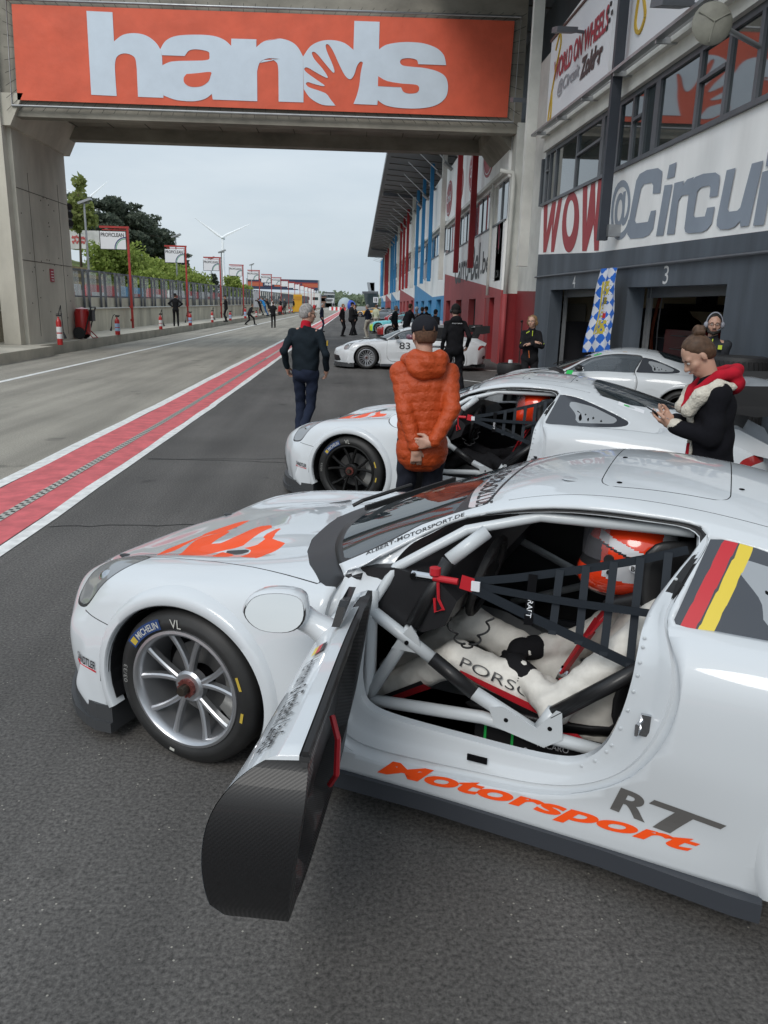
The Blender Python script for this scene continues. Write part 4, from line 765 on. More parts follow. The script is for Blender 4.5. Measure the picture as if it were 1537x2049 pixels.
# dark slanted pavilion and control cabin past the long building
def slab(name, pts_px, Y, dep, m_, parent, org):
    m = MB(); P = [gy(u, v, Y) for u, v in pts_px]; m.add([(p[0]-org[0], 0, p[2]) for p in P]+[(p[0]-org[0], dep, p[2]) for p in P], [tuple(range(len(P))), tuple(reversed(range(len(P), 2*len(P))))]+[(i, len(P)+i, len(P)+(i+1) % len(P), (i+1) % len(P)) for i in range(len(P))]); return m.build(name, m_, parent)
p_ = gy(745, 615, 165); r = empty('glass_pavilion', (p_[0], 165, 0), label='dark glazed pavilion with a leaning front past the end of the pit building', cat='building')
slab('glass_front', [(728, 587), (757, 587), (757, 616), (733, 616)], 165, 6, M_glass, r, p_); slab('roof_edge', [(725, 583), (757, 583), (757, 587), (726, 587)], 165, 6.5, M_dkframe, r, p_)
p2 = gy(740, 575, 175); r2 = empty('control_cabin', (p2[0], 175, 0), label='grey leaning control cabin with blue glass above the dark pavilion', cat='building'); slab('cabin', [(735, 565), (750, 565), (750, 583), (738, 583)], 175, 5, mat('cabin_grey', (.3, .33, .36), .5), r2, p2); q_ = slab('cabin_window', [(740, 566), (749, 566), (749, 582), (743, 582)], 174.9, .2, M_glass, r2, p2)
q_ = gy(752, 600, 150); m = MB(); m.box((q_[0], 150, q_[2]), (.95, .06, 1.0)); 
for k in (-.15, .15): m.box((q_[0]+k, 149.95, q_[2]-.05), (.14, .03, .5), None, 1); m.cyl((q_[0]+k, 149.97, q_[2]+.28), (q_[0]+k, 149.93, q_[2]+.28), .08, n=8, mi=1)
m.beam((q_[0]+.3, 150.1, G(150)), (q_[0]+.3, 150.1, q_[2]), .08, .08); m.build('toilet_sign', [M_ivory, M_plast], label='white toilet sign with two figures in front of the dark pavilion', cat='sign')
# ================================================================ RACE CARS (local axes: x forward, y left, z up; front axle at x = 0)
def paint(name, col, **k): return mat(name, col, .38, coat=1., spec=.25, **k)
P_white = paint('car_white', (.60, .63, .655)); P_silver = paint('car_silver_white', (.62, .64, .66)); P_org = mat('car_orange_decal', (.95, .09, .01), .5, coat=.08, spec=.3); P_blk = mat('carbon_black', (.012, .012, .013), .45, coat=.12)
_t = P_blk.node_tree; _w = _t.nodes.new('ShaderNodeTexWave'); _w.wave_type = 'BANDS'; _w.bands_direction = 'DIAGONAL'; _w.inputs['Scale'].default_value = 55; _tc = _t.nodes.new('ShaderNodeTexCoord'); _r = _t.nodes.new('ShaderNodeMapRange'); _r.inputs[3].default_value = .4; _r.inputs[4].default_value = .6
_t.links.new(_tc.outputs['Object'], _w.inputs[0]); _t.links.new(_w.outputs[0], _r.inputs[0]); _t.links.new(_r.outputs[0], _t.nodes['Principled BSDF'].inputs['Roughness'])
_tc = {}
G_win = mat('windscreen_glass', (.03, .04, .045), .03, spec=1., alpha=.8, ior=1.9); G_side = mat('race_side_glass', (.12, .14, .16), .06, spec=.8, alpha=.62); G_dark = mat('smoked_polycarbonate', (.05, .055, .065), .12, spec=.7); M_inn = mat('bare_shell_grey', (.2, .21, .22), .55, noise=(3, .1)); M_linshade = mat('cabin_shade_lining', (.025, .026, .028), .7); M_inkb = mat('decal_black', (.02, .02, .022), .4)  # near-black lining on the panel backs: the cabin's shade put into its colour
M_inkg = mat('decal_grey', (.12, .115, .11), .4); M_drd = mat('decal_red', (.5, .02, .03), .4); M_dyl = mat('decal_yellow', (.68, .52, .05), .4); M_seam = mat('panel_gap', (.006, .006, .007), .9, spec=.08); M_lamp = mat('headlamp_glass', (.3, .31, .32), .05, spec=1., metal=.3); M_chrome = mat('chrome', (.55, .56, .58), .12, 1.)
M_cagew = mat('roll_cage_paint', (.55, .58, .6), .4, coat=.3); M_tl = mat('tail_lamp_red', (.35, .02, .02), .2, coat=.6); M_mir = mat('mirror_glass', (.8, .82, .84), .02, 1.); M_grnd = mat('decal_green', (.03, .5, .1), .4)
BC = [
 [(1.00, 0, .14), (.985, .28, .14), (.91, .5, .14), (.81, .66, .14), (.72, .76, .14), (.65, .82, .14), (.60, .85, .14), (.56, .87, .14), (.52, .89, .14)],
 [(1.03, 0, .30), (1.02, .28, .30), (.945, .5, .30), (.85, .66, .31), (.755, .77, .32), (.66, .85, .32), (.59, .885, .29), (.56, .91, .22), (.50, .915, .14)],
 [(1.02, 0, .47), (1.00, .28, .47), (.93, .5, .465), (.835, .66, .47), (.735, .78, .475), (.64, .86, .46), (.55, .90, .40), (.50, .915, .28), (.45, .92, .14)],
 [(.93, 0, .56), (.91, .28, .565), (.84, .5, .575), (.75, .655, .60), (.635, .775, .585), (.545, .855, .55), (.50, .90, .46), (.44, .92, .30), (.40, .922, .14)],
 [(.65, 0, .635), (.64, .28, .64), (.60, .5, .655), (.54, .66, .70), (.46, .785, .685), (.40, .87, .63), (.36, .91, .48), (.33, .925, .3), (.3, .922, .14)],
 [(.35, 0, .715), (.34, .28, .717), (.33, .5, .717), (.30, .665, .752), (.26, .80, .735), (.22, .885, .68), (.2, .915, .5), (.2, .925, .3), (.2, .92, .14)],
 [(0, 0, .795), (0, .28, .793), (0, .5, .768), (0, .665, .785), (0, .80, .765), (0, .885, .71), (0, .915, .52), (0, .92, .3), (0, .915, .14)],
 [(-.35, 0, .852), (-.35, .28, .85), (-.35, .5, .836), (-.35, .66, .826), (-.35, .785, .795), (-.35, .87, .72), (-.35, .905, .52), (-.35, .915, .3), (-.35, .91, .14)],
 [(-.58, 0, .897), (-.58, .28, .897), (-.58, .5, .878), (-.6, .66, .852), (-.6, .775, .818), (-.6, .855, .74), (-.6, .885, .52), (-.6, .90, .3), (-.6, .90, .15)],
 [(-1.1, 0, .91), (-1.1, .28, .91), (-1.1, .5, .90), (-1.1, .68, .885), (-1.1, .79, .86), (-1.1, .875, .75), (-1.1, .90, .52), (-1.1, .895, .3), (-1.1, .905, .15)],
 [(-1.6, 0, .91), (-1.6, .28, .91), (-1.6, .5, .90), (-1.6, .68, .89), (-1.6, .80, .87), (-1.6, .895, .76), (-1.6, .925, .53), (-1.6, .925, .3), (-1.6, .925, .15)],
 [(-2., 0, .91), (-2., .28, .91), (-2., .5, .90), (-2., .69, .895), (-2., .83, .875), (-2., .93, .78), (-2., .96, .56), (-2., .955, .32), (-2., .945, .15)],
 [(-2.456, 0, .92), (-2.456, .28, .92), (-2.456, .5, .91), (-2.456, .68, .895), (-2.456, .83, .87), (-2.456, .93, .78), (-2.456, .96, .6), (-2.456, .965, .35), (-2.456, .955, .15)],
 [(-2.9, 0, .88), (-2.9, .28, .88), (-2.9, .5, .875), (-2.9, .67, .86), (-2.9, .81, .83), (-2.9, .90, .74), (-2.9, .94, .56), (-2.9, .94, .35), (-2.9, .93, .16)],
 [(-3.25, 0, .82), (-3.24, .28, .82), (-3.22, .5, .81), (-3.19, .65, .79), (-3.15, .77, .755), (-3.12, .86, .68), (-3.1, .89, .52), (-3.08, .90, .35), (-3.05, .89, .2)],
 [(-3.46, 0, .72), (-3.45, .28, .72), (-3.42, .5, .71), (-3.36, .64, .69), (-3.3, .74, .65), (-3.24, .82, .58), (-3.2, .86, .46), (-3.18, .87, .34), (-3.15, .87, .2)],
 [(-3.52, 0, .48), (-3.51, .28, .48), (-3.47, .5, .475), (-3.40, .63, .465), (-3.33, .73, .45), (-3.28, .79, .41), (-3.24, .83, .36), (-3.22, .85, .29), (-3.2, .86, .2)],
 [(-3.44, 0, .2), (-3.43, .28, .2), (-3.40, .5, .2), (-3.35, .62, .2), (-3.3, .7, .2), (-3.26, .76, .2), (-3.23, .8, .2), (-3.21, .83, .2), (-3.2, .85, .2)]]
GC = [
 [(-.36, 0, .885), (-.385, .3, .882), (-.445, .5, .875), (-.52, .64, .865), (-.58, .715, .85), (-.62, .76, .82)],
 [(-.65, 0, 1.0), (-.67, .29, .995), (-.71, .48, .98), (-.765, .605, .955), (-.775, .69, .91), (-.78, .78, .83)],
 [(-.92, 0, 1.105), (-.935, .28, 1.10), (-.965, .45, 1.085), (-.995, .565, 1.06), (-.985, .67, .96), (-.97, .79, .84)],
 [(-1.16, 0, 1.185), (-1.165, .27, 1.178), (-1.18, .43, 1.158), (-1.20, .55, 1.12), (-1.19, .67, .99), (-1.18, .795, .85)],
 [(-1.42, 0, 1.232), (-1.42, .27, 1.222), (-1.42, .43, 1.198), (-1.42, .555, 1.148), (-1.42, .68, 1.0), (-1.42, .80, .855)],
 [(-1.7, 0, 1.235), (-1.7, .27, 1.222), (-1.7, .43, 1.195), (-1.7, .557, 1.142), (-1.7, .69, 1.0), (-1.7, .81, .86)],
 [(-2.0, 0, 1.20), (-2., .27, 1.185), (-2., .42, 1.155), (-2., .55, 1.10), (-2., .68, .99), (-2., .81, .86)],
 [(-2.3, 0, 1.135), (-2.3, .26, 1.12), (-2.3, .41, 1.085), (-2.3, .54, 1.03), (-2.3, .67, .945), (-2.3, .79, .85)],
 [(-2.6, 0, 1.05), (-2.6, .25, 1.035), (-2.6, .4, .995), (-2.6, .52, .945), (-2.6, .63, .89), (-2.6, .72, .83)],
 [(-2.9, 0, .955), (-2.9, .24, .94), (-2.9, .39, .905), (-2.9, .5, .865), (-2.9, .58, .83), (-2.9, .64, .79)],
 [(-3.15, 0, .87), (-3.15, .23, .86), (-3.15, .37, .84), (-3.15, .47, .81), (-3.15, .54, .78), (-3.15, .6, .74)]]
def spl(A, n):
    A = np.asarray(A, float); k = len(A); o = []
    for i in range(k-1):
        a = A[i-1] if i else 2*A[0]-A[1]; b, c = A[i], A[i+1]; d = A[i+2] if i+2 < k else 2*A[k-1]-A[k-2]
        for t in np.arange(n)/n: o.append(.5*(2*b+(c-a)*t+(2*a-5*b+4*c-d)*t*t+(3*b-a-3*c+d)*t**3))
    o.append(A[-1]); return np.array(o)
def grid(cage, nu, nv, flare=False):
    C_ = np.array(cage, float); mir = C_[:, 1:2].copy(); mir[:, :, 1] *= -1
    R_ = spl(np.concatenate([mir, C_], 1).transpose(1, 0, 2), nv)[nv:].transpose(1, 0, 2)      # columns first, mirrored phantom for a smooth centreline
    R_ = spl(R_, nu)
    if flare:
        x, y, z = R_[..., 0], R_[..., 1], R_[..., 2]
        for ax, rad in ((0., .43), (-2.456, .46)):
            d = np.sqrt((x-ax)**2+((z-.325)*1.0)**2); s = np.clip((rad-d)/.035, 0, 1); s = s*s*(3-2*s); m_ = (y > .6)*np.clip((y-.6)/.2, 0, 1); R_[..., 1] += .004*s*m_
        t = np.clip((z-.2)/.1, 0, 1)*np.clip((.5-z)/.2, 0, 1)*np.clip((-.45-x)/.2, 0, 1)*np.clip((x+2.0)/.2, 0, 1)*(y > .7); R_[..., 1] -= .012*t
    nu_, nv_ = R_.shape[:2]; U = np.repeat(np.linspace(0, len(cage)-1, nu_)[:, None], nv_, 1); Vv = np.repeat(np.linspace(0, len(cage[0])-1, nv_)[None], nu_, 0)
    V = np.concatenate([R_, U[..., None], Vv[..., None]], 2).reshape(-1, 5)
    F = [(i*nv_+j, i*nv_+j+1, (i+1)*nv_+j+1, (i+1)*nv_+j) for i in range(nu_-1) for j in range(nv_-1)]
    return V, F
LIM = lambda A: 2.42+1.1*np.clip(1-A[:, 3]/1.3, 0, 1)
class Cut:
    def __init__(s, V, F): s.V = [v for v in V]; s.F = F
    def arr(s): return np.array(s.V)
    def split(s, F, fn):
        val = fn(s.arr()).tolist(); cache = {}; neg = []; pos = []
        for f in F:
            vs = [val[i] for i in f]
            if all(x <= 0 for x in vs): neg.append(f); continue
            if all(x > 0 for x in vs): pos.append(f); continue
            a, b = [], []
            for k in range(len(f)):
                i, j = f[k], f[(k+1) % len(f)]; (b if val[i] > 0 else a).append(i)
                if (val[i] > 0) != (val[j] > 0):
                    key = (min(i, j), max(i, j))
                    if key not in cache:
                        t = val[i]/(val[i]-val[j]); t = min(.999, max(.001, t)); cache[key] = len(s.V); s.V.append(s.V[i]*(1-t)+s.V[j]*t); val.append(0.)
                    a.append(cache[key]); b.append(cache[key])
            if len(a) > 2: neg.append(tuple(a))
            if len(b) > 2: pos.append(tuple(b))
        return neg, pos
    def band(s, F, fn, w, emit_):
        a, b = s.split(F, fn); n, p = s.split(a+b, lambda A: np.abs(fn(A))-w); emit_(n); return p
    def boundary(s, F):
        c = {}
        for f in F:
            for k in range(len(f)): e = (f[k], f[(k+1) % len(f)]); c[e] = 1
        return [e for e in c if (e[1], e[0]) not in c]
for _i, _d in ((0, .055), (1, .055), (2, .05), (3, .035)):
    for _k in range(7): x_, y_, z_ = BC[_i][_k]; BC[_i][_k] = (x_-_d*(1 if _k < 5 else .6), y_, z_)
BV, BF = grid(BC, 7, 7, True); GV, GF = grid(GC, 9, 8)
AL = np.concatenate([BV[:, :3], GV[:, :3]])
_sideB = BV[(BV[:, 4] > 3.4)]; _sideG = GV[GV[:, 4] > 2.6]; _topB = BV[BV[:, 4] < 5]; _topG = GV[GV[:, 4] < 4]
def _near(A, ia, ib, io, a, b):
    d = (A[:, ia]-a)**2+(A[:, ib]-b)**2; k = np.argsort(d)[:4]; w = 1/(d[k]+1e-7); return float((A[k, io]*w).sum()/w.sum())
def _tri(V, F, keep):
    T = np.array([t for f in F if keep(V[f[0]]) for t in ((f[0], f[1], f[2]), (f[0], f[2], f[3]))]); P = V[:, :3]; return P[T[:, 0]], P[T[:, 1]], P[T[:, 2]]
_TB = _tri(BV, BF, lambda v: v[4] >= 3.6); _TG = _tri(GV, GF, lambda v: v[4] >= 2.2)
def _hit(T, x, z, fb):
    A, B, C = T; d = (B[:, 0]-A[:, 0])*(C[:, 2]-A[:, 2])-(C[:, 0]-A[:, 0])*(B[:, 2]-A[:, 2]); d = np.where(abs(d) < 1e-12, 1e-12, d)
    u = ((x-A[:, 0])*(C[:, 2]-A[:, 2])-(C[:, 0]-A[:, 0])*(z-A[:, 2]))/d; v = ((B[:, 0]-A[:, 0])*(z-A[:, 2])-(x-A[:, 0])*(B[:, 2]-A[:, 2]))/d; k = np.where((u >= -1e-6) & (v >= -1e-6) & (u+v <= 1+1e-6))[0]
    return float((A[k, 1]+u[k]*(B[k, 1]-A[k, 1])+v[k]*(C[k, 1]-A[k, 1])).max()) if len(k) else fb()
def side_y(x, z, off=0.):
    if z > .875 and -2.6 < x < -.7: return _hit(_TG, x, z, lambda: _near(_sideG, 0, 2, 1, x, z))+off
    return _hit(_TB, x, z, lambda: _near(_sideB, 0, 2, 1, x, z))+off
def top_z(x, y, off=0.):
    a = _near(_topB, 0, 1, 2, x, abs(y))
    if -3. < x < -.45 and abs(y) < .8: a = max(a, _near(_topG, 0, 1, 2, x, abs(y)))
    return a+off
DOOR = catmull([(-.655, .875), (-.765, .945), (-.99, 1.068), (-1.30, 1.14), (-1.60, 1.15), (-1.79, 1.125), (-1.748, 1.0), (-1.708, .89), (-1.755, .80), (-1.771, .70), (-1.745, .57), (-1.67, .43), (-1.56, .335), (-1.42, .275), (-1.2, .245), (-.85, .225), (-.68, .245), (-.60, .33), (-.58, .5), (-.585, .75), (-.605, .85)], 4)
HOLE = catmull([(-.80, .945), (-.86, .985), (-1.0, 1.058), (-1.30, 1.118), (-1.58, 1.127), (-1.765, 1.105), (-1.70, .98), (-1.645, .87), (-1.635, .78), (-1.63, .70), (-1.61, .58), (-1.57, .46), (-1.50, .385), (-1.40, .355), (-1.2, .345), (-.88, .35), (-.74, .375), (-.705, .44), (-.70, .55), (-.715, .75), (-.75, .87)], 4)
QW = catmull([(-1.805, 1.105), (-1.90, 1.10), (-2.06, 1.055), (-2.24, .995), (-2.36, .945), (-2.375, .915), (-2.30, .895), (-2.05, .885), (-1.74, .882), (-1.775, .99)], 4)
QW = np.array([(-1.80, 1.112)]+[tuple(p) for p in catmull([(-1.80, 1.112), (-1.95, 1.09), (-2.12, 1.035), (-2.28, .975), (-2.385, .93)], 4, False)][1:]+[tuple(p) for p in catmull([(-2.385, .93), (-2.37, .905), (-2.28, .89), (-2.05, .882)], 3, False)][1:]+[(-1.722, .882)])
def hoodz(x): return float(np.interp(-x, [-1., -.65, -.35, 0, .35, .6], [.55, .635, .715, .78, .85, .895]))
OA = np.array([-0.25592024, 3.57602104, 0.]); hA = np.array([-0.90324843, 0.42911802, 0.]); lA = np.array([-hA[1], hA[0], 0.])
def hoodpt(u, v):
    z = .75
    for _ in range(12): p = gz(u, v, z)-OA; x, y = float(p@hA), float(p@lA); z = .5*z+.5*(hoodz(x)-.03*max(0, abs(y)-.4))
    return x, y
def cr(P, sx, ox, oy): return [(ox+a/sx, oy+b/sx) for a, b in P]
SPL = [[hoodpt(u, v) for u, v in cr(P, 4.6576, 290, 1010)] for P in (
 [(60, 505), (200, 420), (400, 335), (620, 245), (860, 165), (1000, 135), (870, 205), (700, 262), (560, 285), (420, 350), (290, 420), (80, 508)],
 [(295, 512), (340, 455), (400, 385), (480, 325), (560, 290), (700, 262), (860, 205), (760, 280), (640, 350), (580, 398), (760, 345), (900, 290), (1010, 240), (1100, 215), (1180, 213), (1190, 240), (1100, 275), (1000, 330), (900, 384), (760, 408), (640, 440), (560, 475), (440, 505), (340, 515)],
 [(900, 386), (1030, 380), (1130, 300), (1250, 245), (1305, 250), (1190, 320), (1130, 370), (1220, 335), (1315, 345), (1250, 390), (1150, 440), (1110, 450), (1110, 500), (1050, 528), (1000, 522), (1090, 450), (1000, 490), (900, 495), (875, 487), (960, 440), (1000, 405)],
 [(710, 425), (800, 440), (835, 462), (760, 500), (690, 515), (612, 500), (660, 460)])]
def body_parts(parent, livery, opened):
    """all painted panels; livery: dict of materials and switches"""
    W_ = livery['paint']; mats = [W_, livery.get('splash', P_org), M_seam, M_plast, M_lamp, livery.get('nose', W_), M_tl, livery.get('roof', W_)]
    acc = MB(); door_left = None; out_ = {}
    def emit(mb, C_, F, sgn, mi):
        used = sorted({i for f in F for i in f}); ix = {k: n for n, k in enumerate(used)}; n0 = len(mb.v)
        mb.v += [(float(C_.V[k][0]), float(C_.V[k][1]*sgn), float(C_.V[k][2])) for k in used]
        mb.f += [tuple(n0+ix[i] for i in (f if sgn > 0 else f[::-1])) for f in F]; mb.m += [mi]*len(F)
    for sgn in (1, -1):
        C_ = Cut(BV, BF); F = BF
        def arch(ax, rx, rz):
            def fn(A):
                x, z = A[:, 0]-ax, A[:, 2]-.325; up = np.sqrt((x/rx)**2+(z/rz)**2)-1; dn = np.abs(x)/(rx+np.clip(-z, 0, 1)*.12)-1
                r = np.where(z > 0, up, dn)*.35; return np.where(A[:, 1] > .55, r, .5)
            return fn
        inn, F = C_.split(F, arch(0., .372, .348)); inn, F = C_.split(F, arch(-2.456, .385, .36))
        a, F = C_.split(F, lambda A: np.maximum.reduce([A[:, 0]+.66, -2.62-A[:, 0], (A[:, 4]-3.75)*.1, (.8-A[:, 2])])); 
        dr, F = C_.split(F, lambda A: np.where(A[:, 1] > .72, sdpoly(DOOR, A[:, [0, 2]]), 1))
        if sgn > 0 and opened: out_['door'] = (C_, dr)
        else:
            core, ring = C_.split(dr, lambda A: sdpoly(DOOR, A[:, [0, 2]])+.006); emit(acc, C_, ring, sgn, 2)
            d_ = MB(); emit(d_, C_, core, sgn, 0); dd_ = d_.build('door', [W_, M_linshade], parent, smooth=True, recalc=False); ms_ = dd_.modifiers.new('t', 'SOLIDIFY'); ms_.thickness = .02; ms_.offset = -1; ms_.material_offset = 1
        # cowl, hood seam, hood slots, headlamps, tail lamps
        cowl = np.array([(-.205, 0), (-.22, .12), (-.27, .37), (-.34, .54), (-.42, .67), (-.53, .785), (-.62, .80), (-.9, .80), (-.9, 0), (-.9, -.1), (-.205, -.1)])
        top = lambda A: np.where(A[:, 4] < 4.6, 1, 0)
        cw, F = C_.split(F, lambda A: np.where((A[:, 4] < 4.25) & (A[:, 3] > 5.5) & (A[:, 3] < 9.5), sdpoly(cowl, A[:, :2]), 1)); emit(acc, C_, cw, sgn, 3)
        hood = np.array([(-.205, -.2), (-.205, 0), (-.27, .37), (-.34, .54), (-.53, .785), (-.42, .765), (-.2, .72), (0, .69), (.31, .675), (.60, .58), (.80, .42), (.86, .2), (.87, 0), (.87, -.2)])
        F = C_.band(F, lambda A: np.where((A[:, 4] < 4.6) & (A[:, 3] < 9), sdpoly(hood, A[:, :2]), 1), .0022, lambda n: emit(acc, C_, n, sgn, 2))
        fl, F = C_.split(F, lambda A: np.maximum.reduce([A[:, 3]-6.1, .70-A[:, 1], A[:, 0]-.53, .33-A[:, 0]])); F += C_.band(fl, lambda A: A[:, 2]-(.525+.12*(A[:, 0]-.4)), .0018, lambda n: emit(acc, C_, n, sgn, 2))
        lampP = np.array([(.325, .685), (.40, .645), (.52, .65), (.63, .695), (.66, .755), (.60, .82), (.51, .85), (.40, .79)])
        if sgn > 0 or True:
            lampc = catmull(lampP, 4); lm, F = C_.split(F, lambda A: np.where((A[:, 3] < 6) & (A[:, 3] > 2.1), sdpoly(lampc, A[:, :2]), 1))
            core, ring = C_.split(lm, lambda A: sdpoly(lampc, A[:, :2])+.008); emit(acc, C_, ring, sgn, 3); l_ = MB(); emit(l_, C_, core, sgn, 0); hl_ = l_.build('headlight', [M_lamp], parent, smooth=True, recalc=False)
        slot = np.array([hoodpt(u, v) for u, v in cr([(705, 419), (1018, 395), (960, 425), (893, 457), (850, 455)], 4.6576, 290, 1010)]); sl, F = C_.split(F, lambda A: np.where((A[:, 4] < 4) & (A[:, 3] < 9), sdpoly(slot, A[:, :2]), 1)); emit(acc, C_, sl, sgn, 3)
        if livery.get('splash'):
            for P in SPL:
                PP = np.array(P); PP[:, 1] *= sgn
                sp, F = C_.split(F, lambda A: np.where((A[:, 4] < 4.3) & (A[:, 3] < 8) & (A[:, 3] > 2.6), np.maximum(sdpoly(PP, A[:, :2]), sdpoly(hood, A[:, :2])+.004), 1)); emit(acc, C_, sp, sgn, 1)
        ext = livery.get('nose')
        if ext: nb, F = C_.split(F, lambda A: np.where((A[:, 3] < 6), np.maximum(A[:, 2]-.60, .42-A[:, 0]), 1)); emit(acc, C_, nb, sgn, 5)
        # bumper intakes and lower vents
        ink = rounded([(.3, .2), (.3, .42), (.62, .42), (.66, .2)] if 0 else [(.16, .20), (.5, .20), (.70, .22), (.66, .36), (.30, .38), (.16, .34)], .03)
        vt, F = C_.split(F, lambda A: np.where((A[:, 3] < 2.2), sdpoly(ink, A[:, [1, 2]]), 1)); emit(acc, C_, vt, sgn, 3)
        cen = rounded([(-.2, .19), (.12, .19), (.12, .32), (-.2, .32)], .02); vt, F = C_.split(F, lambda A: np.where((A[:, 3] < 2.2), sdpoly(cen, A[:, [1, 2]]), 1)); emit(acc, C_, vt, sgn, 3)
        tp = catmull([(.52, .69), (.70, .665), (.815, .60), (.83, .635), (.74, .71), (.58, .735)], 4); tl, F = C_.split(F, lambda A: np.where((A[:, 3] > 13.6), sdpoly(tp, A[:, [1, 2]]), 1)); emit(acc, C_, tl, sgn, 6)
        rv = rounded([(.40, .33), (.42, .44), (.66, .44), (.70, .36)], .02); tl, F = C_.split(F, lambda A: np.where((A[:, 3] > 15), sdpoly(rv, A[:, [1, 2]]), 1)); emit(acc, C_, tl, sgn, 3)
        emit(acc, C_, F, sgn, 0)
        # greenhouse
        C_ = Cut(GV, GF); F = GF
        ws, F = C_.split(F, lambda A: np.maximum.reduce([A[:, 3]-(2.62-.05*A[:, 4]**2), -.01-A[:, 3], A[:, 4]-LIM(A)]))
        core, ring = C_.split(ws, lambda A: np.maximum.reduce([A[:, 3]-(2.05-.05*A[:, 4]**2), .12-A[:, 3], A[:, 4]-LIM(A)+.08])); 
        band, ring = C_.split(ring, lambda A: np.maximum.reduce([2.02-A[:, 3], A[:, 3]-(2.56-.05*A[:, 4]**2), A[:, 4]-LIM(A)+.04])); emit(acc, C_, band, sgn, 0); emit(acc, C_, ring, sgn, 3)
        w_ = MB(); emit(w_, C_, core, sgn, 0); out_.setdefault('ws', MB()); o = out_['ws']; n0 = len(o.v); o.v += w_.v; o.f += [tuple(i+n0 for i in f) for f in w_.f]; o.m += w_.m
        rw, F = C_.split(F, lambda A: np.maximum.reduce([6.05+.06*A[:, 4]**2-A[:, 3], A[:, 3]-(8.5-.22*A[:, 4]**2), A[:, 4]-2.45])); o = out_.setdefault('rw', MB()); emit(o, C_, rw, sgn, 0)
        dr, F = C_.split(F, lambda A: np.where(A[:, 4] > 2.0, sdpoly(DOOR, A[:, [0, 2]]), 1))
        if not (sgn > 0 and opened):
            core, ring = C_.split(dr, lambda A: sdpoly(DOOR, A[:, [0, 2]])+.016); emit(acc, C_, ring, sgn, 3); d_ = MB(); emit(d_, C_, core, sgn, 0); d_.build('side_window', [livery.get('glass', G_side)], parent, smooth=True, recalc=False)
        qw, F = C_.split(F, lambda A: np.where(A[:, 4] > 2.0, sdpoly(QW, A[:, [0, 2]]), 1)); d_ = MB()
        stripe = livery.get('flag') and sgn > 0
        if stripe:
            for k, (x0, x1, mi) in enumerate([(.023, .068, 1), (.073, .117, 2)]):
                s_, qw = C_.split(qw, lambda A: np.maximum((-A[:, 0]-.40*(A[:, 2]-.882))-(1.722+x1), (1.722+x0)-(-A[:, 0]-.40*(A[:, 2]-.882)))); emit(d_, C_, s_, sgn, mi)
        if 1:
            vw = rounded([(-1.885, 1.035), (-1.90, 1.065), (-2.08, 1.03), (-2.30, .945), (-2.27, .915), (-1.97, .905), (-1.96, .97), (-1.93, .995)], .02)
            s_, qw = C_.split(qw, lambda A: sdpoly(vw, A[:, [0, 2]])); 
            for k in range(6):
                x0 = 1.985+.055*k; b_, s_ = C_.split(s_, lambda A: np.maximum.reduce([np.abs(-A[:, 0]-.45*(1.0-A[:, 2])*1.-(x0-.01))-.014, .92-A[:, 2], A[:, 2]-(1.0-.02*k)])); emit(d_, C_, b_, sgn, 3)
            emit(d_, C_, s_, sgn, 4)
        emit(d_, C_, qw, sgn, 0); d_.build('quarter_window', [G_dark, M_drd, M_dyl, M_seam, mat('clear_vent_plate', (.3, .32, .34), .1, spec=.8)], parent, smooth=True, recalc=False)
        h_ = rounded([(-1.43, -.5), (-1.43, .0), (-1.44, .44), (-1.83, .44), (-1.85, 0), (-1.85, -.5)] if 0 else [(-1.425, -.42), (-1.425, .42), (-1.845, .40), (-1.845, -.40)], .06)
        F = C_.band(F, lambda A: np.where((A[:, 4] < 3), sdpoly(h_, A[:, :2]), 1), .0018, lambda n: emit(acc, C_, n, sgn, 2))
        fl, F = C_.split(F, lambda A: np.maximum.reduce([2.7-A[:, 3], A[:, 3]-6.1, 1.5-A[:, 4]])); F += C_.band(fl, lambda A: (A[:, 4]-2.46)*.14, .0014, lambda n: emit(acc, C_, n, sgn, 2))
        if livery.get('roof'): s_, F = C_.split(F, lambda A: np.maximum(A[:, 3]-4.2, A[:, 4]-3)); emit(acc, C_, s_, sgn, 7)
        emit(acc, C_, F, sgn, 0)
    o = acc.build('body', mats, parent, smooth=False, recalc=False)
    b = bmesh.new(); b.from_mesh(o.data); bmesh.ops.remove_doubles(b, verts=b.verts, dist=1e-4); b.to_mesh(o.data); b.free()
    o.data.polygons.foreach_set('use_smooth', [True]*len(o.data.polygons)); o.data.set_sharp_from_angle(angle=radians(38))
    sm_ = o.modifiers.new('thick', 'SOLIDIFY'); sm_.thickness = .012; sm_.offset = -1; o.data.materials.append(M_linshade); sm_.material_offset = 8
    for k, nm_, g_ in (('ws', 'windscreen', livery.get('wglass', G_win)), ('rw', 'rear_window', livery.get('wglass', G_win))): out_[k].build(nm_, g_, parent, smooth=True, angle=None)
    return o, out_
def ring3(P, yf): return [(x, yf(x, z), z) for x, z in P]
def resample(P, n):
    P = np.array(P); Q = np.vstack([P, P[:1]]); d = np.r_[0, np.cumsum(np.linalg.norm(np.diff(Q, axis=0), axis=1))]; t = np.linspace(0, d[-1], n+1)[:-1]; return np.c_[np.interp(t, d, Q[:, 0]), np.interp(t, d, Q[:, 1])]
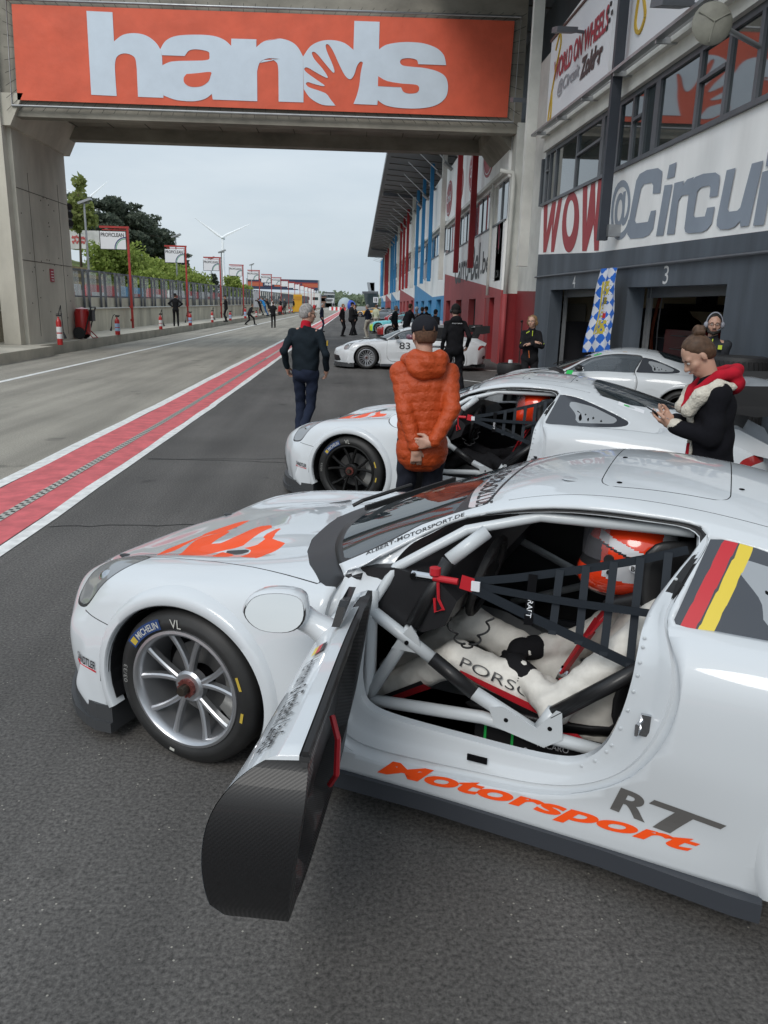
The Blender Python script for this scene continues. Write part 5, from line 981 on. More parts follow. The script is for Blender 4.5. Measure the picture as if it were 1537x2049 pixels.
def jamb(parent):                       # the stepped door frame between the panel edge and the opening
    n = 160; A = resample(DOOR, n); B_ = np.array([HOLE[np.argmin(((HOLE-a)**2).sum(1))] for a in A])
    Hn = resample(HOLE, n); k0 = np.argmin(((Hn-HOLE[0])**2).sum(1)); B_ = resample(HOLE, n)
    prof = [(0, .0, 0), (0, -.03, 0), (.12, -.042, 0), (.2, -.034, 0), (.45, -.05, 0), (.55, -.062, 0), (.85, -.068, 0), (1, -.078, 0), (1.0, -.115, 0)]
    m = MB(); rows = []
    for t, dy, _ in prof:
        row = []
        for a, b in zip(A, B_):
            p = a*(1-t)+b*t; ys = side_y(p[0], p[1]) if t > 0 else side_y(a[0], a[1]); up = p[1] > .93; s = .45 if up else 1.; row.append((p[0], ys+dy*s+(-.0 if up else 0), p[1]))
        rows.append(row)
    # smooth the side lookup along the ring
    for r_ in rows[1:]:
        y = np.array([q[1] for q in r_]); y = sum(np.roll(y, k) for k in (-2, -1, 0, 1, 2))/5
        for i in range(n): r_[i] = (r_[i][0], y[i], r_[i][2])
    m.v = [q for r_ in rows for q in r_]; k = len(rows)
    for r_ in range(k-1):
        for i in range(n):
            j = (i+1) % n; m.f.append((r_*n+i, r_*n+j, (r_+1)*n+j, (r_+1)*n+i)); zt = rows[r_][i][2]; xx_ = rows[r_][i][0]; m.m.append(1 if (zt > .955 and xx_ > -1.77 and 0 < r_ < 6) or (r_ == 0 and zt > .95) else 0)
    m.build('door_frame', [P_white, M_rubber], parent, angle=50)
    m = MB()                              # body-side latch pin and slots in the sill
    y = side_y(-1.69, .585)-.045; m.tube([(-1.675, y+.005, .60), (-1.665, y+.04, .60), (-1.665, y+.045, .572), (-1.675, y, .57)], .006, 6); m.box((-1.685, y, .585), (.03, .012, .07)); m.build('door_striker', M_chrome, parent)
    m = MB(); y = side_y(-1.14, .30)-.043; m.box((-1.165, y+.006, .305), (.07, .006, .022)); m.build('sill_slot', M_seam, parent)
def wheel(parent, x, yo, sgn, rim_m, cup='spoke', lip=None, w=.27, text=None, R_=.325, name='wheel'):
    r = MB(); yi = yo-w; rim = R_*.755
    pr = [(rim-.004, yi+.01), (rim+.03, yi), (R_-.035, yi+.006), (R_-.008, yi+.03), (R_, yi+.07), (R_, yo-.06), (R_-.006, yo-.03), (R_-.022, yo-.011), (R_-.045, yo-.003), (rim+.03, yo-.001), (rim+.012, yo-.004), (rim-.003, yo-.014)]
    r.lathe([(a, b) for a, b in pr], (0, 0, 0), 'y', 72); W_ = r.build(name, M_tyre, parent, angle=35); W_.location = (x, 0, R_)
    m = MB(); m.lathe([(rim+.001, yo-.016), (rim-.001, yo-.006), (rim-.012, yo-.004), (rim-.022, yo-.012), (rim-.028, yo-.04), (rim-.045, yo-.13), (rim-.045, yi+.01)], (0, 0, 0), 'y', 72); m.build('rim', rim_m, W_, angle=40)
    m = MB(); rs = rim-.018
    if cup == 'spoke':
        for k in range(5):
            for s in (-1, 1):
                a0 = 2*pi*k/5+.3; a1 = a0+s*.30; pts = []
                for t in np.linspace(0, 1, 7):
                    rr = .052+(rs-.052)*t; a = a0+s*(.06+.25*t**.8); wd = .0145-.002*t+.006*t**6; yy = yo-.045+.020*t**2; pts.append((rr, a, wd, yy))
                vs = []
                for rr, a, wd, yy in pts:
                    da = wd/rr; dp = .03
                    for (sa, dy) in ((-1, -.006), (-.45, 0), (.45, 0), (1, -.006), (1, -dp), (-1, -dp)): vs.append((rr*cos(a+sa*da*.8), yy+dy, rr*sin(a+sa*da*.8)))
                n = 6; m.add(vs, [(i*n+j, i*n+(j+1) % n, (i+1)*n+(j+1) % n, (i+1)*n+j) for i in range(6) for j in range(n)])
    elif cup == 'mesh':
        for k in range(16):
            for s in (-1, 1): a = 2*pi*k/16; b = a+s*.28; m.beam((.07*cos(a), yo-.05, .07*sin(a)), (rs*cos(b), yo-.02, rs*sin(b)), .011, .014)
    else:
        for k in range(10): a = 2*pi*k/10; m.beam((.05*cos(a), yo-.055, .05*sin(a)), (rs*cos(a), yo-.022, rs*sin(a)), .02, .018)
    m.lathe([(0, yo-.035), (.055, yo-.036), (.065, yo-.046), (.065, yo-.08)], (0, 0, 0), 'y', 24); m.build('spokes', rim_m, W_, angle=35)
    m = MB(); m.lathe([(0, yo+.012), (.018, yo+.011), (.021, yo+.005), (.021, yo-.022)], (0, 0, 0), 'y', 16); m.build('nut_cap', mat('nut_cap_dark', (.06, .05, .04), .35, .6), W_, angle=40); m = MB(); m.lathe([(.022, yo-.021), (.034, yo-.021), (.037, yo-.026), (.037, yo-.045)], (0, 0, 0), 'y', 20)
    for k in range(12): a = 2*pi*k/12; m.cyl((.034*cos(a), yo-.03, .034*sin(a)), (.034*cos(a), yo-.018, .034*sin(a)), .005, n=6)
    m.build('centre_lock_nut', mat('nut_red', (.22, .07, .06), .35, .6), W_, angle=40)
    m = MB(); m.lathe([(.06, yo-.135), (.155, yo-.135), (.155, yo-.165), (.06, yo-.165)], (0, 0, 0), 'y', 40); m.build('brake_disc', mat('disc_steel', (.10, .10, .10), .5, .6), W_, angle=40)
    m = MB(); m.prism([(.135*cos(a), .135*sin(a)) for a in np.linspace(-.75, .55, 8)]+[(.2*cos(a), .2*sin(a)) for a in np.linspace(.55, -.75, 8)], lambda a, b, d: (-a, yo-.10-d, b), 0, .08); m.build('brake_caliper', mat('caliper_grey', (.3, .3, .29), .4, .5), W_)
    m = MB(); m.lathe([(.0, yo-.18), (rim-.047, yo-.18)], (0, 0, 0), 'y', 30); m.build('brake_shroud', M_seam, W_, recalc=False); m = MB(); m.lathe([(R_+.02, yi-.02), (0.02, yi-.02)], (0, 0, 0), 'y', 30); m.build('hub_back', M_seam, W_, recalc=False)
    if text:
        m = MB(); rm = (rim+.012+R_-.03)/2
        def ph(a0, a1, r0, r1): return lambda u, v: ((r0+(r1-r0)*v)*cos(a0+(a1-a0)*u), yo+.0015, (r0+(r1-r0)*v)*sin(a0+(a1-a0)*u))
        for (a0, a1, k) in [(.62, 1.18, 0)]:
            f = ph(a0-.05, a1+.05, rm-.021, rm+.022); vs = [f(i/16, j) for i in range(17) for j in (0, 1)]; m.add([(p[0], p[1]-.0007, p[2]) for p in vs], [(2*i, 2*i+1, 2*i+3, 2*i+2) for i in range(16)], 0)
        add_text(m, 'MICHELIN', ph(.735, 1.19, rm-.014, rm+.014), 1, bold=.015, sub=1); f = ph(.60, .70, rm-.014, rm+.014); m.add([f(0, 0), f(1, 0), f(1, 1), f(0, 1)], [(0, 1, 2, 3)], 2)
        add_text(m, 'VL', ph(1.42, 1.60, rm-.018, rm+.018), 1, bold=0, sub=1); add_text(m, 'DOT 33', ph(.02, .32, rm-.008, rm+.008), 1, sub=1) if 0 else add_text(m, '03/33', ph(-.08, .2, rm-.009, rm+.009), 3, sub=1)
        for a0, a1, mi in [(2.72, 2.92, 2), (3.25, 3.4, 2), (4.9, 4.98, 1)]: f = ph(a0, a1, rm-.006, rm+.006); m.add([f(0, 0), f(1, 0), f(1, 1), f(0, 1)], [(0, 1, 2, 3)], mi)
        m.build('tyre_lettering', [mat('tyre_blue', (.02, .05, .16), .5), mat('tyre_white', (.5, .5, .46), .6), mat('tyre_yellow', (.5, .36, .05), .6), mat('tyre_grey', (.25, .25, .24), .6)], W_, recalc=False)
    if sgn < 0: W_.scale = (1, -1, 1)
    return W_
M_tyre = mat('slick_tyre', (.021, .021, .021), .55, noise=(9, .25), bump=(40, .12, .002))
M_silver = mat('wheel_silver', (.5, .51, .53), .32, .85); M_wblk = mat('wheel_black', (.012, .012, .012), .35, .3)
def flares(parent, m_):
    for ax, ro, y0, op in ((0., .425, .930, (.372, .348)), (-2.456, .445, .962, (.385, .36))):
        for s in (1, -1):
            A = np.linspace(-.42, pi+.42, 72); m = MB(); prof = [(0, -.06, 1), (0, 0., 1), (.10, .006, 1), (.55, .004, 1), (.78, -.006, 1), (1.0, -.004, 0)]; rows = []
            for t, dy, k in prof:
                row = []
                for a in A:
                    sx, sz = op[0]*cos(a), op[1]*sin(a); ox, oz = ro*cos(a), (ro-.012)*sin(a); x = ax+sx*(1-t)+ox*t; z = max(.15, .325+sz*(1-t)+oz*t)
                    row.append([x, (y0 if k else side_y(x, z)), z])
                if not k:
                    y = np.array([q[1] for q in row]); yp = np.pad(y, 3, mode='edge'); y = sum(yp[j:j+len(y)] for j in range(7))/7
                    for i, q in enumerate(row): q[1] = y[i]
                for q in row: q[1] += dy
                rows.append(row)
            n = len(A); m.v = [(q[0], q[1]*s, q[2]) for r_ in rows for q in r_]; m.f = [(i*n+j, i*n+j+1, (i+1)*n+j+1, (i+1)*n+j) for i in range(len(rows)-1) for j in range(n-1)]; m.m = [0]*len(m.f); m.build('wheel_arch_flare', m_, parent, angle=50)
def wing(parent, m_, h=1.2):
    m = MB(); pr = [(.0, 0), (.05, .035), (.14, .045), (.28, .02), (.30, .03), (.28, .0), (.14, .012), (.05, -.01)]
    n = 9; ys = np.linspace(-.86, .86, n); vs = []
    for y in ys: vs += [(-3.16-a-.06*(1-abs(y)/.86), y, h+b+.03*(1-(y/.86)**2)) for a, b in pr]
    k = len(pr); m.add(vs, [(i*k+j, i*k+(j+1) % k, (i+1)*k+(j+1) % k, (i+1)*k+j) for i in range(n-1) for j in range(k)]+[tuple(range(k)), tuple(reversed(range((n-1)*k, n*k)))]); m.build('rear_wing', m_, parent, angle=40)
    for s in (-1, 1):
        m = MB(); m.prism([(-3.1, h-.12), (-3.08, h+.08), (-3.52, h+.10), (-3.52, h-.10), (-3.3, h-.14)], lambda a, b, d: (a, s*.87+d, b), -.006, .006); m.build('wing_end_plate', P_blk, parent)
        m = MB(); m.prism([(-3.0, .84), (-3.2, .80), (-3.36, h+.0), (-3.26, h+.01), (-3.14, .98)], lambda a, b, d: (a, s*.38+d, b), -.008, .008); m.build('wing_strut', P_blk, parent)
    m = MB(); m.prism([(-2.95, .93), (-3.2, .93), (-3.48, .80), (-3.44, .72), (-3.1, .78)], lambda a, b, d: (a, d, b), -.62, .62); m.build('engine_lid', parent and m_ or m_, parent, angle=30)
def underparts(parent):
    m = MB(); P = [(.99, 0), (.98, .3), (.90, .54), (.80, .70), (.71, .80), (.60, .885), (.50, .93), (.44, .945), (.36, .94), (.36, .5), (.5, 0)]; PP = P+[(a, -b) for a, b in P[::-1] if b > 0]
    m.prism(PP, lambda a, b, d: (a, b, d), .055, .10); P2 = [(a-.015 if a > .5 else a, b*.985) for a, b in PP]; m.prism(P2, lambda a, b, d: (a, b, d), .10, .17); m.build('front_splitter', mat('splitter_grey', (.05, .052, .055), .45), parent)
    for s in (-1, 1):
        m = MB(); S0 = [(-.42, .86), (-.42, .925), (-1.0, .915), (-1.6, .94), (-1.98, .985), (-2.06, .985), (-2.06, .88)]; m.prism(S0, lambda a, b, d: (a, s*b, d), .095, .158); m.build('side_skirt', mat('skirt_slate', (.045, .05, .06), .42), parent)
        for ax in (0, -2.456):
            m = MB(); a = np.linspace(-.35, pi+.35, 22); vs = [(ax+((.364 if y > .7 else .38)+(.012 if ax else 0))*cos(t), s*y, max(.12, .325+((.340 if y > .7 else .355)+(.01 if ax else 0))*sin(t))) for t in a for y in (.915+(.03 if ax else 0), .58)]; m.add(vs, [(2*i, 2*i+1, 2*i+3, 2*i+2) for i in range(21)]); n0 = len(m.v)
            m.add([(ax, s*.58, .325)]+[(ax+.372*cos(t), s*.58, max(.12, .325+.352*sin(t))) for t in a], [(0, i+1, i+2) for i in range(21)]); m.build('wheel_arch_liner', M_plast, parent, recalc=False)
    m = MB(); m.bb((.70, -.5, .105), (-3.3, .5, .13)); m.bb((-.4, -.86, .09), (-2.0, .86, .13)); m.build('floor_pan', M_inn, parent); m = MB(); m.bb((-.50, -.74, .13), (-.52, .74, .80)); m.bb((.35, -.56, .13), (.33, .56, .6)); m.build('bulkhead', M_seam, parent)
    m = MB(); m.bb((-3.2, -.6, .1), (-3.46, .6, .2)); m.build('diffuser', P_blk, parent)
def lights(parent, s):
    m = MB(); m.ell((.50, s*.755, .60), (.055, .05, .05), 10); m.build('lamp_lens', M_chrome, parent, smooth=True)
def gsurf(V, nu, nv, r, c, off=0.):      # point on a loft grid by row / column parameter
    rows = int(V[-1, 3])*nu+1; cols = int(V[-1, 4])*nv+1; A = V[:, :3].reshape(rows, cols, 3); i = min(rows-2, max(0, r*nu)); j = min(cols-2, max(0, c*nv)); a, b = int(i), int(j); fi, fj = i-a, j-b
    p = A[a, b]*(1-fi)*(1-fj)+A[a+1, b]*fi*(1-fj)+A[a, b+1]*(1-fi)*fj+A[a+1, b+1]*fi*fj; n = np.cross(A[a+1, b]-A[a, b], A[a, b+1]-A[a, b]); n = n/(np.linalg.norm(n)+1e-12)
    if n[1]*1+n[2]*.6 < 0: n = -n
    return p+n*off
gG = lambda r, c, off=.002: gsurf(GV, 9, 8, r, c, off)
gB = lambda r, c, off=.002: gsurf(BV, 7, 7, r, c, off)
def sidetext(m, s, x0, x1, z0, z1, h, mi=0, off=.003, **kw):
    v, f, _ = text2d(s, sub=2, **kw); P = []
    for a, b in v:
        x = x0+(x1-x0)*a; z = z0+(z1-z0)*a+h*b; P.append((x, side_y(x, z)+off, z))
    m.add(P, f, mi)
def tubes(parent, name, paths, r, m_, sm=True):
    for P in paths: mb = MB(); mb.tube(P, r, 10); mb.build(name, m_, parent, smooth=sm)
def mirror(parent, c, m_, glass=True):
    r = MB(); R3 = Matrix.Rotation(0, 3, 'Z'); prof = catmull([(-.105, -.01), (-.07, .05), (.02, .068), (.09, .05), (.10, -.02), (.05, -.062), (-.05, -.06)], 4)     # (y outward, z)
    k = len(prof); rows = []
    for t, s_ in [(-.002, .86), (-.004, .9), (0.004, .985), (.02, 1.0), (.06, .93), (.095, .7), (.115, .35)]: rows.append([(c[0]+t, c[1]+a*s_*-1, c[2]+b*s_) for a, b in prof])
    r.v = [q for w in rows for q in w]; r.f = [(i*k+j, i*k+(j+1) % k, (i+1)*k+(j+1) % k, (i+1)*k+j) for i in range(len(rows)-1) for j in range(k)]+[tuple(range((len(rows)-1)*k, len(rows)*k))]; r.m = [0]*len(r.f)
    r.tube([(c[0]+.05, c[1]-.05, c[2]-.02), (c[0]+.05, c[1]-.11, c[2]-.055), (c[0]+.04, c[1]-.16, c[2]-.08)], [.045, .04, .05], 10); h = r.build('mirror', m_, parent, angle=50)
    g = MB(); g.add([(c[0]-.006+.22*b, c[1]-a*.93, c[2]+b*.93) for a, b in prof], [tuple(range(k))]); g.build('mirror_seal', M_rubber, h); g = MB(); g.add([(c[0]-.012+.22*b, c[1]-a*.87, c[2]+b*.87) for a, b in prof], [tuple(range(k))]); g.build('mirror_glass', M_mir, h)
def race_car(name, org, ang, label, liv, opened=False, group=None):
    root = empty(name, org, ang, label=label, cat='race car', group=group)
    body, o_ = body_parts(root, liv, opened); underparts(root); flares(root, liv['paint'])
    rm = liv.get('rim', M_silver)
    wheel(root, 0, .925, 1, rm, liv.get('cup', 'spoke'), text=liv.get('tyretext')); wheel(root, -2.456, .955, 1, rm, liv.get('cup', 'spoke'), w=.31); wheel(root, 0, .925, -1, rm, liv.get('cup', 'spoke')); wheel(root, -2.456, .955, -1, rm, liv.get('cup', 'spoke'), w=.31)
    wing(root, liv.get('wing', liv['paint']))
    mirror(root, (-.93, -1.0, .885), liv['paint']) if 0 else None
    for s in (1, -1): m = MB(); m.ell((.47, s*.745, .655), (.07, .05, .04), 10); m.build('lamp_lens', M_chrome, root, smooth=True)
    m = MB(); m.tube([(-.29, .02, .90), (-.33, .0, .925), (-.47, -.25, .965)], .009, 6); m.beam((-.40, .12, .925), (-.60, -.52, .955), .012, .022); m.build('wiper', M_rubber, root)
    # cabin: dashboard, seat, cage
    m = MB(); m.prism([(-.62, .70), (-.60, .86), (-.78, .885), (-.95, .86), (-1.02, .80), (-.98, .70), (-.90, .66)], lambda a, b, d: (a, d, b), -.70, .70); m.build('dashboard', M_plast, root)
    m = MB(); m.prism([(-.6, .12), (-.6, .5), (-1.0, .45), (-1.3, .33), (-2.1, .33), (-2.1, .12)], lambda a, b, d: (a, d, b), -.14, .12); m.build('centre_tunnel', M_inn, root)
    m = MB(); m.bb((-2.05, -.70, .13), (-2.09, .70, .80)); m.build('rear_bulkhead', M_seam, root)
    m = MB(); m.lathe([(0, 0)], (0, 0, 0), 'z', 3) if 0 else None
    yc = .36; T = [Vector((-1.03, yc, .79))+Vector((-.28, 0, 1)).normalized()*.155*sin(t)+Vector((0, 1, 0))*.165*cos(t) for t in np.linspace(0, 2*pi, 25)[:-1]]; m.tube(T, .016, 8, closed=True); m.cyl((-1.03, yc, .79), (-.9, yc, .75), .03); m.box((-1.03, yc, .79), (.03, .14, .1)); m.box((-1.03, yc+.1, .79), (.012, .14, .03)); m.box((-1.03, yc-.1, .79), (.012, .14, .03)); m.build('steering_wheel', M_rubber, root, smooth=False)
    seat(root, .36)
    tubes(root, 'cage_tube', [[(-.70, .70, .16), (-.71, .72, .75), (-.78, .68, .88), (-1.0, .56, 1.02), (-1.25, .51, 1.09), (-1.75, .50, 1.10)], [(-.70, -.70, .16), (-.71, -.72, .75), (-.78, -.68, .88), (-1.0, -.56, 1.02), (-1.25, -.51, 1.09), (-1.75, -.50, 1.10)],
        [(-1.80, .68, .15), (-1.80, .68, .80), (-1.78, .56, 1.06), (-1.77, .40, 1.13), (-1.77, -.40, 1.13), (-1.78, -.56, 1.06), (-1.80, -.68, .80), (-1.80, -.68, .15)], [(-1.18, .50, 1.10), (-1.18, -.50, 1.10)], [(-1.78, .54, 1.06), (-1.82, -.6, .3)], [(-1.75, .3, 1.13), (-1.2, -.3, 1.11)], [(-.9, -.66, .30), (-1.75, -.68, .65)], [(-.9, -.66, .65), (-1.75, -.68, .30)]], .019, M_cagew)
    if opened:
        jamb(root); C_, dr = o_['door']; HX, HY = -.60, .875
        door = MB(); used = sorted({i for f in dr for i in f}); ix = {k: n for n, k in enumerate(used)}; loc = lambda p, dy=0.: (p[0]-HX, p[1]-HY+dy, p[2])
        lip = lambda z: z-.055*max(0, (.46-z)/.2)
        lx = lambda q: q[0]+.085*max(0., (.5-q[2])/.26)**1.2*min(1, max(0, (-q[0]-1.0)/.35))
        door.add([(lx(C_.V[k])-HX, C_.V[k][1]-HY, lip(C_.V[k][2])) for k in used], [tuple(ix[i] for i in f) for f in dr], 0); D = door.build('door', [liv['paint']], root, smooth=True, recalc=False)
        inn = MB(); P3 = C_.arr(); d = -sdpoly(DOOR, P3[:, [0, 2]]); bd = C_.boundary(dr)
        def iy(k): t = min(1., max(0, (d[k]-.075)/.02)); t2 = min(1, max(0, (C_.V[k][2]-.80)/.05)); return .715+.075*min(1, max(0, (.80-C_.V[k][2])/.5))+.05*t*(1-t2)-HY
        inn.add([(C_.V[k][0]-HX, min(iy(k), C_.V[k][1]-HY-.006), C_.V[k][2]+.05*max(0, (.45-C_.V[k][2])/.2)) for k in used], [tuple(ix[i] for i in f[::-1]) for f in dr], 0)
        n0 = len(inn.v); n1 = n0+len(used); inn.v += [(lx(C_.V[k])-HX, C_.V[k][1]-HY-.002, lip(C_.V[k][2])) for k in used]
        for a, b in bd: inn.f.append((n0+ix[b], n0+ix[a], ix[a], ix[b])); inn.m.append(0)
        inn.build('door_inner_panel', P_blk, D, smooth=False, angle=30)
        tp_ = MB()
        for a, b in bd:
            if C_.V[a][2] > .85 and C_.V[a][1] < .81: A_, B_ = C_.V[a], C_.V[b]; q4 = [(A_[0]-HX, A_[1]-HY, A_[2]+.001), (B_[0]-HX, B_[1]-HY, B_[2]+.001), (B_[0]-HX, .735-HY, B_[2]+.006), (A_[0]-HX, .735-HY, A_[2]+.006)]; tp_.quad(*q4)
        tp_.build('door_shoulder', [liv['paint']], D, smooth=True)
        m = MB(); e_ = [(C_.V[a], C_.V[b]) for a, b in bd if C_.V[a][2] > .862 and C_.V[a][0] < -.62]; e_ = [(np.array([a[0], .73, a[2]+.004]), np.array([b[0], .73, b[2]+.004])) for a, b in e_]
        for a, b in e_: m.beam(loc(a, -.008), loc(b, -.008), .014, .02)
        m.build('door_top_seal', M_rubber, D)
        m = MB(); m.prism([(-.06, .868), (-.15, .868), (-.37, .94), (-.40, .93), (-.42, .875)], lambda a, b, dd: (a-.0, -.10+dd, b), -.012, .012); 
        m.v = [(x, y+(-.25)*(z-.87)*(1), z) for x, y, z in m.v]; m.build('door_sail', P_blk, D)
        m = MB(); m.tube([(-.55, -.115, .66), (-.60, -.14, .62), (-.62, -.14, .52), (-.58, -.115, .46)], .009, 6); m.build('pull_strap', M_drd, D)
        mirror(D, (-.33, .10, .875), liv['paint'])
        m = MB(); m.add(text2d('Hermann & Frederik Läuferts', sub=1)[0] and [], [])
        v, f, _ = text2d('Hermann & Frederik Läuferts', sub=3, bold=.006)
        if liv.get('names'):
            zz = lambda x: .79
            nb = lambda r, c: (lambda p: (p[0]-HX, p[1]-HY, p[2]))(gB(r, c, .005)); m.add([nb(9.22+.93*a, 4.30-.42*b) for a, b in v], f, 0)
            for k, mi in enumerate((0, 1, 2)):
                q = [nb(9.03+.12*a, 4.22-.34*(1-(k+b)/3)) for a, b in ((0, 0), (1, 0), (1, 1), (0, 1))]; m.add(q, [(0, 1, 2, 3)], mi)
            m.build('name_decal', [M_inkb, M_drd, M_dyl], D, recalc=False)
        D.location = (HX, HY, 0); D.rotation_euler = (0, 0, radians(-72.5)); out = D
        # side-impact bars, traced on the plane just inside the door opening
        y = .735; S_ = lambda x, z, yy=y: (x, yy, z)
        tubes(root, 'cage_bar', [[S_(-.712, .80), S_(-.712, .70), S_(-.704, .36), S_(-.704, .18)], [S_(-.715, .72), S_(-.95, .585)], [S_(-.706, .38), S_(-.83, .61, .73), S_(-.86, .675, .72)], [S_(-.705, .365), S_(-1.145, .40), S_(-1.35, .385), S_(-1.62, .375)]], .0235, M_cagew)
        tubes(root, 'cage_bar', [[S_(-1.11, .487), S_(-1.345, .385)], [S_(-1.345, .40), S_(-1.39, .485)], [S_(-.97, .93, .66), S_(-1.08, 1.03, .58)]], .026, M_cagew)
        tubes(root, 'carbon_sleeve', [[S_(-.95, .585), S_(-1.11, .487)], [S_(-1.385, .47), S_(-1.67, .715)], [S_(-.865, .69, .715), S_(-.97, .93, .66)]], .0265, P_blk)
        m = MB(); m.prism([(-1.17, .46), (-1.20, .39), (-1.37, .355), (-1.43, .40), (-1.42, .50), (-1.40, .50), (-1.34, .42), (-1.22, .47)], lambda a, b, dd: (a, y+.02+dd, b), 0, .006); m.build('gusset_plate', M_cagew, root); m = MB(); m.prism([(-.84, .66), (-.80, .60), (-.92, .60), (-.90, .66), (-.87, .70)], lambda a, b, dd: (a, y+.012+dd, b), 0, .006); m.build('gusset_plate', M_cagew, root)
        m = MB(); [m.cyl((x, y+.02, z), (x, y+.0275, z), .008, n=10) for x, z in [(-1.235, .425), (-1.385, .43), (-.86, .635)]]; m.build('gusset_bolts', M_seam, root)
        # window net
        def webb(P, w, nm_='net_strap', mm=None):
            m = MB()
            for (a, b) in zip(P, P[1:]):
                a, b = Vector(a), Vector(b); dd = (b-a).normalized(); n = Vector((0, 1, 0)); sd_ = dd.cross(n).normalized()*w/2; m.add([a-sd_, a+sd_, b+sd_, b-sd_, a-sd_+n*.003, a+sd_+n*.003, b+sd_+n*.003, b-sd_+n*.003], [(3, 2, 1, 0), (4, 5, 6, 7), (0, 1, 5, 4), (2, 3, 7, 6)])
            m.build(nm_, mm or mat('webbing_navy', (.009, .014, .021), .75, bump=(300, .3, .001)), NET)
        NET = empty('window_net', (0, 0, 0)); NET.parent = root; yn = .70
        n3 = lambda x, z, k=0: (x, yn-.12*max(0, (z-.9)/.2)+.004*k, z)
        webb([(-1.05, .687, .872), (-1.209, .662, .905), (-1.435, .623, .962), (-1.598, .591, 1.009), (-1.738, .57, 1.058)], .028); webb([(-1.06, .692, .866), (-1.253, .692, .862), (-1.435, .691, .863), (-1.69, .687, .869)], .026); webb([(-1.07, .70, .858), (-1.26, .70, .798), (-1.439, .70, .743), (-1.667, .70, .672)], .034)
        for a_, b_ in (((-1.354, .639, .939), (-1.356, .70, .758)), ((-1.435, .623, .962), (-1.444, .70, .74)), ((-1.52, .608, .984), (-1.526, .70, .717)), ((-1.599, .593, 1.007), (-1.611, .70, .695)), ((-1.681, .575, 1.032), (-1.69, .687, .869))): webb([(a_[0], a_[1]+.004, a_[2]+.012), (b_[0], b_[1]+.004, b_[2]-.014)], .026)
        for k in range(0):
            xt = -1.28-.085*k; zt = .94+(xt+1.28)/(-.355)*.115+.012; zb_ = float(np.interp(-xt, [1.07, 1.30, 1.66, 1.8], [.858, .735, .70, .69])); webb([n3(xt, zt, 1), n3(xt+.02, (zt+zb_)/2, 1), n3(xt+.05, zb_-.012, 1)], .026)
        webb([(-1.27, .664, .928), (-1.275, .71, .765)], .03, 'net_label', M_seam); m = MB(); add_text(m, 'SAFECRAFT', lambda a, b: (-1.264-.018*b, .668+.040*a, .915-.125*a), 0, sub=0); m.build('net_label_text', M_ivory, NET, recalc=False)
        webb([n3(-1.03, .875), n3(-1.075, .868)], .05, 'net_buckle_tab', M_drd); m = MB(); m.box((-1.085, yn+.006, .868), (.03, .008, .034)); m.build('net_buckle', M_ivory, NET)
        m = MB(); m.cyl((-1.02, yn, .872), (-.93, yn, .872), .012); m.build('quick_release', M_drd, NET, smooth=False); m = MB(); m.cyl((-.93, yn, .872), (-.85, yn, .872), .014); m.cyl((-.86, yn-.02, .872), (-.86, yn+.02, .872), .012); m.build('release_body', M_chrome, NET); m = MB(); m.cyl((-.935, yn, .885), (-.935, yn, .91), .02); m.build('push_button', M_drd, NET); m = MB(); m.tube([(-.95, yn+.01, .86), (-.955, yn+.01, .80), (-.975, yn+.01, .765), (-.945, yn+.01, .75), (-.94, yn+.01, .80)], .006, 6); m.build('release_loop', M_drd, NET)
        m = MB(); T = [(-.96-.18*t+.012*cos(40*t), .66+.012*sin(40*t), .75-.13*sin(pi*t)) for t in np.linspace(0, 1, 70)]; m.tube(T, .004, 5); m.build('coiled_cable', M_rubber, root, smooth=True)
        m = MB(); m.cyl((-.80, .62, .83), (-.93, .60, .80), .04, .035, 14); m.build('air_duct', M_chrome, root, smooth=True)
        m = MB(); m.bb((-1.10, .60, .22), (-1.60, .66, .33)); m.build('seat_rail_box', M_plast, root, bev=0) if 0 else m.build('seat_rail_box', M_plast, root)
        m = MB(); add_text(m, 'RECARO', lambda a, b: (-1.33-.11*a, .6625, .295+.022*b), 0); [m.box((x, .662, .29), (.009, .003, .08), None, 1) for x in (-1.14, -1.24)]; [m.cyl((x, .66, z), (x, .664, z), .008, n=8) for x, z in ((-1.18, .26), (-1.29, .27), (-1.42, .26))]; m.build('rail_marks', [M_ivory, M_grnd], root, recalc=False)
        m = MB(); m.prism([(-1.40, .35), (-1.46, .36), (-1.62, .26), (-1.60, .20), (-1.47, .24)], lambda a, b, dd: (a, .63+dd, b), 0, .012); m.build('harness_strap', M_drd, root)
        for k in range(15):
            t = .02+.30*k/14; i_ = int(len(HOLE)*(.27+.022*k)) % len(HOLE); p = HOLE[i_]; p2 = p+(np.array([-1.2, .75])-p)*-.03; m = MB(); m.ell((p2[0], side_y(p2[0], p2[1])-.066*(.45 if p2[1] > .93 else 1), p2[1]), (.006, .003, .006), 5); m.build('rivet', M_cagew, root)
        m = MB(); m.beam((-1.74, .69, .98), (-1.70, .71, .90), .03, .03); m.build('jamb_pad', M_rubber, root)
    else:
        for s in (1, -1):
            r_ = empty('wing_mirror', (0, 0, 0)); r_.parent = root; m = MB(); m.ell((-.86, s*1.0, .92), (.075, .1, .055), 10); m.tube([(-.86, s*.95, .90), (-.85, s*.84, .87)], .022, 8); m.build('mirror_housing', liv.get('mirror', P_blk), r_, smooth=True); m = MB(); m.ell((-.925, s*1.0, .92), (.015, .085, .045), 8); m.build('mirror_glass', M_mir, r_, smooth=True)
    return root
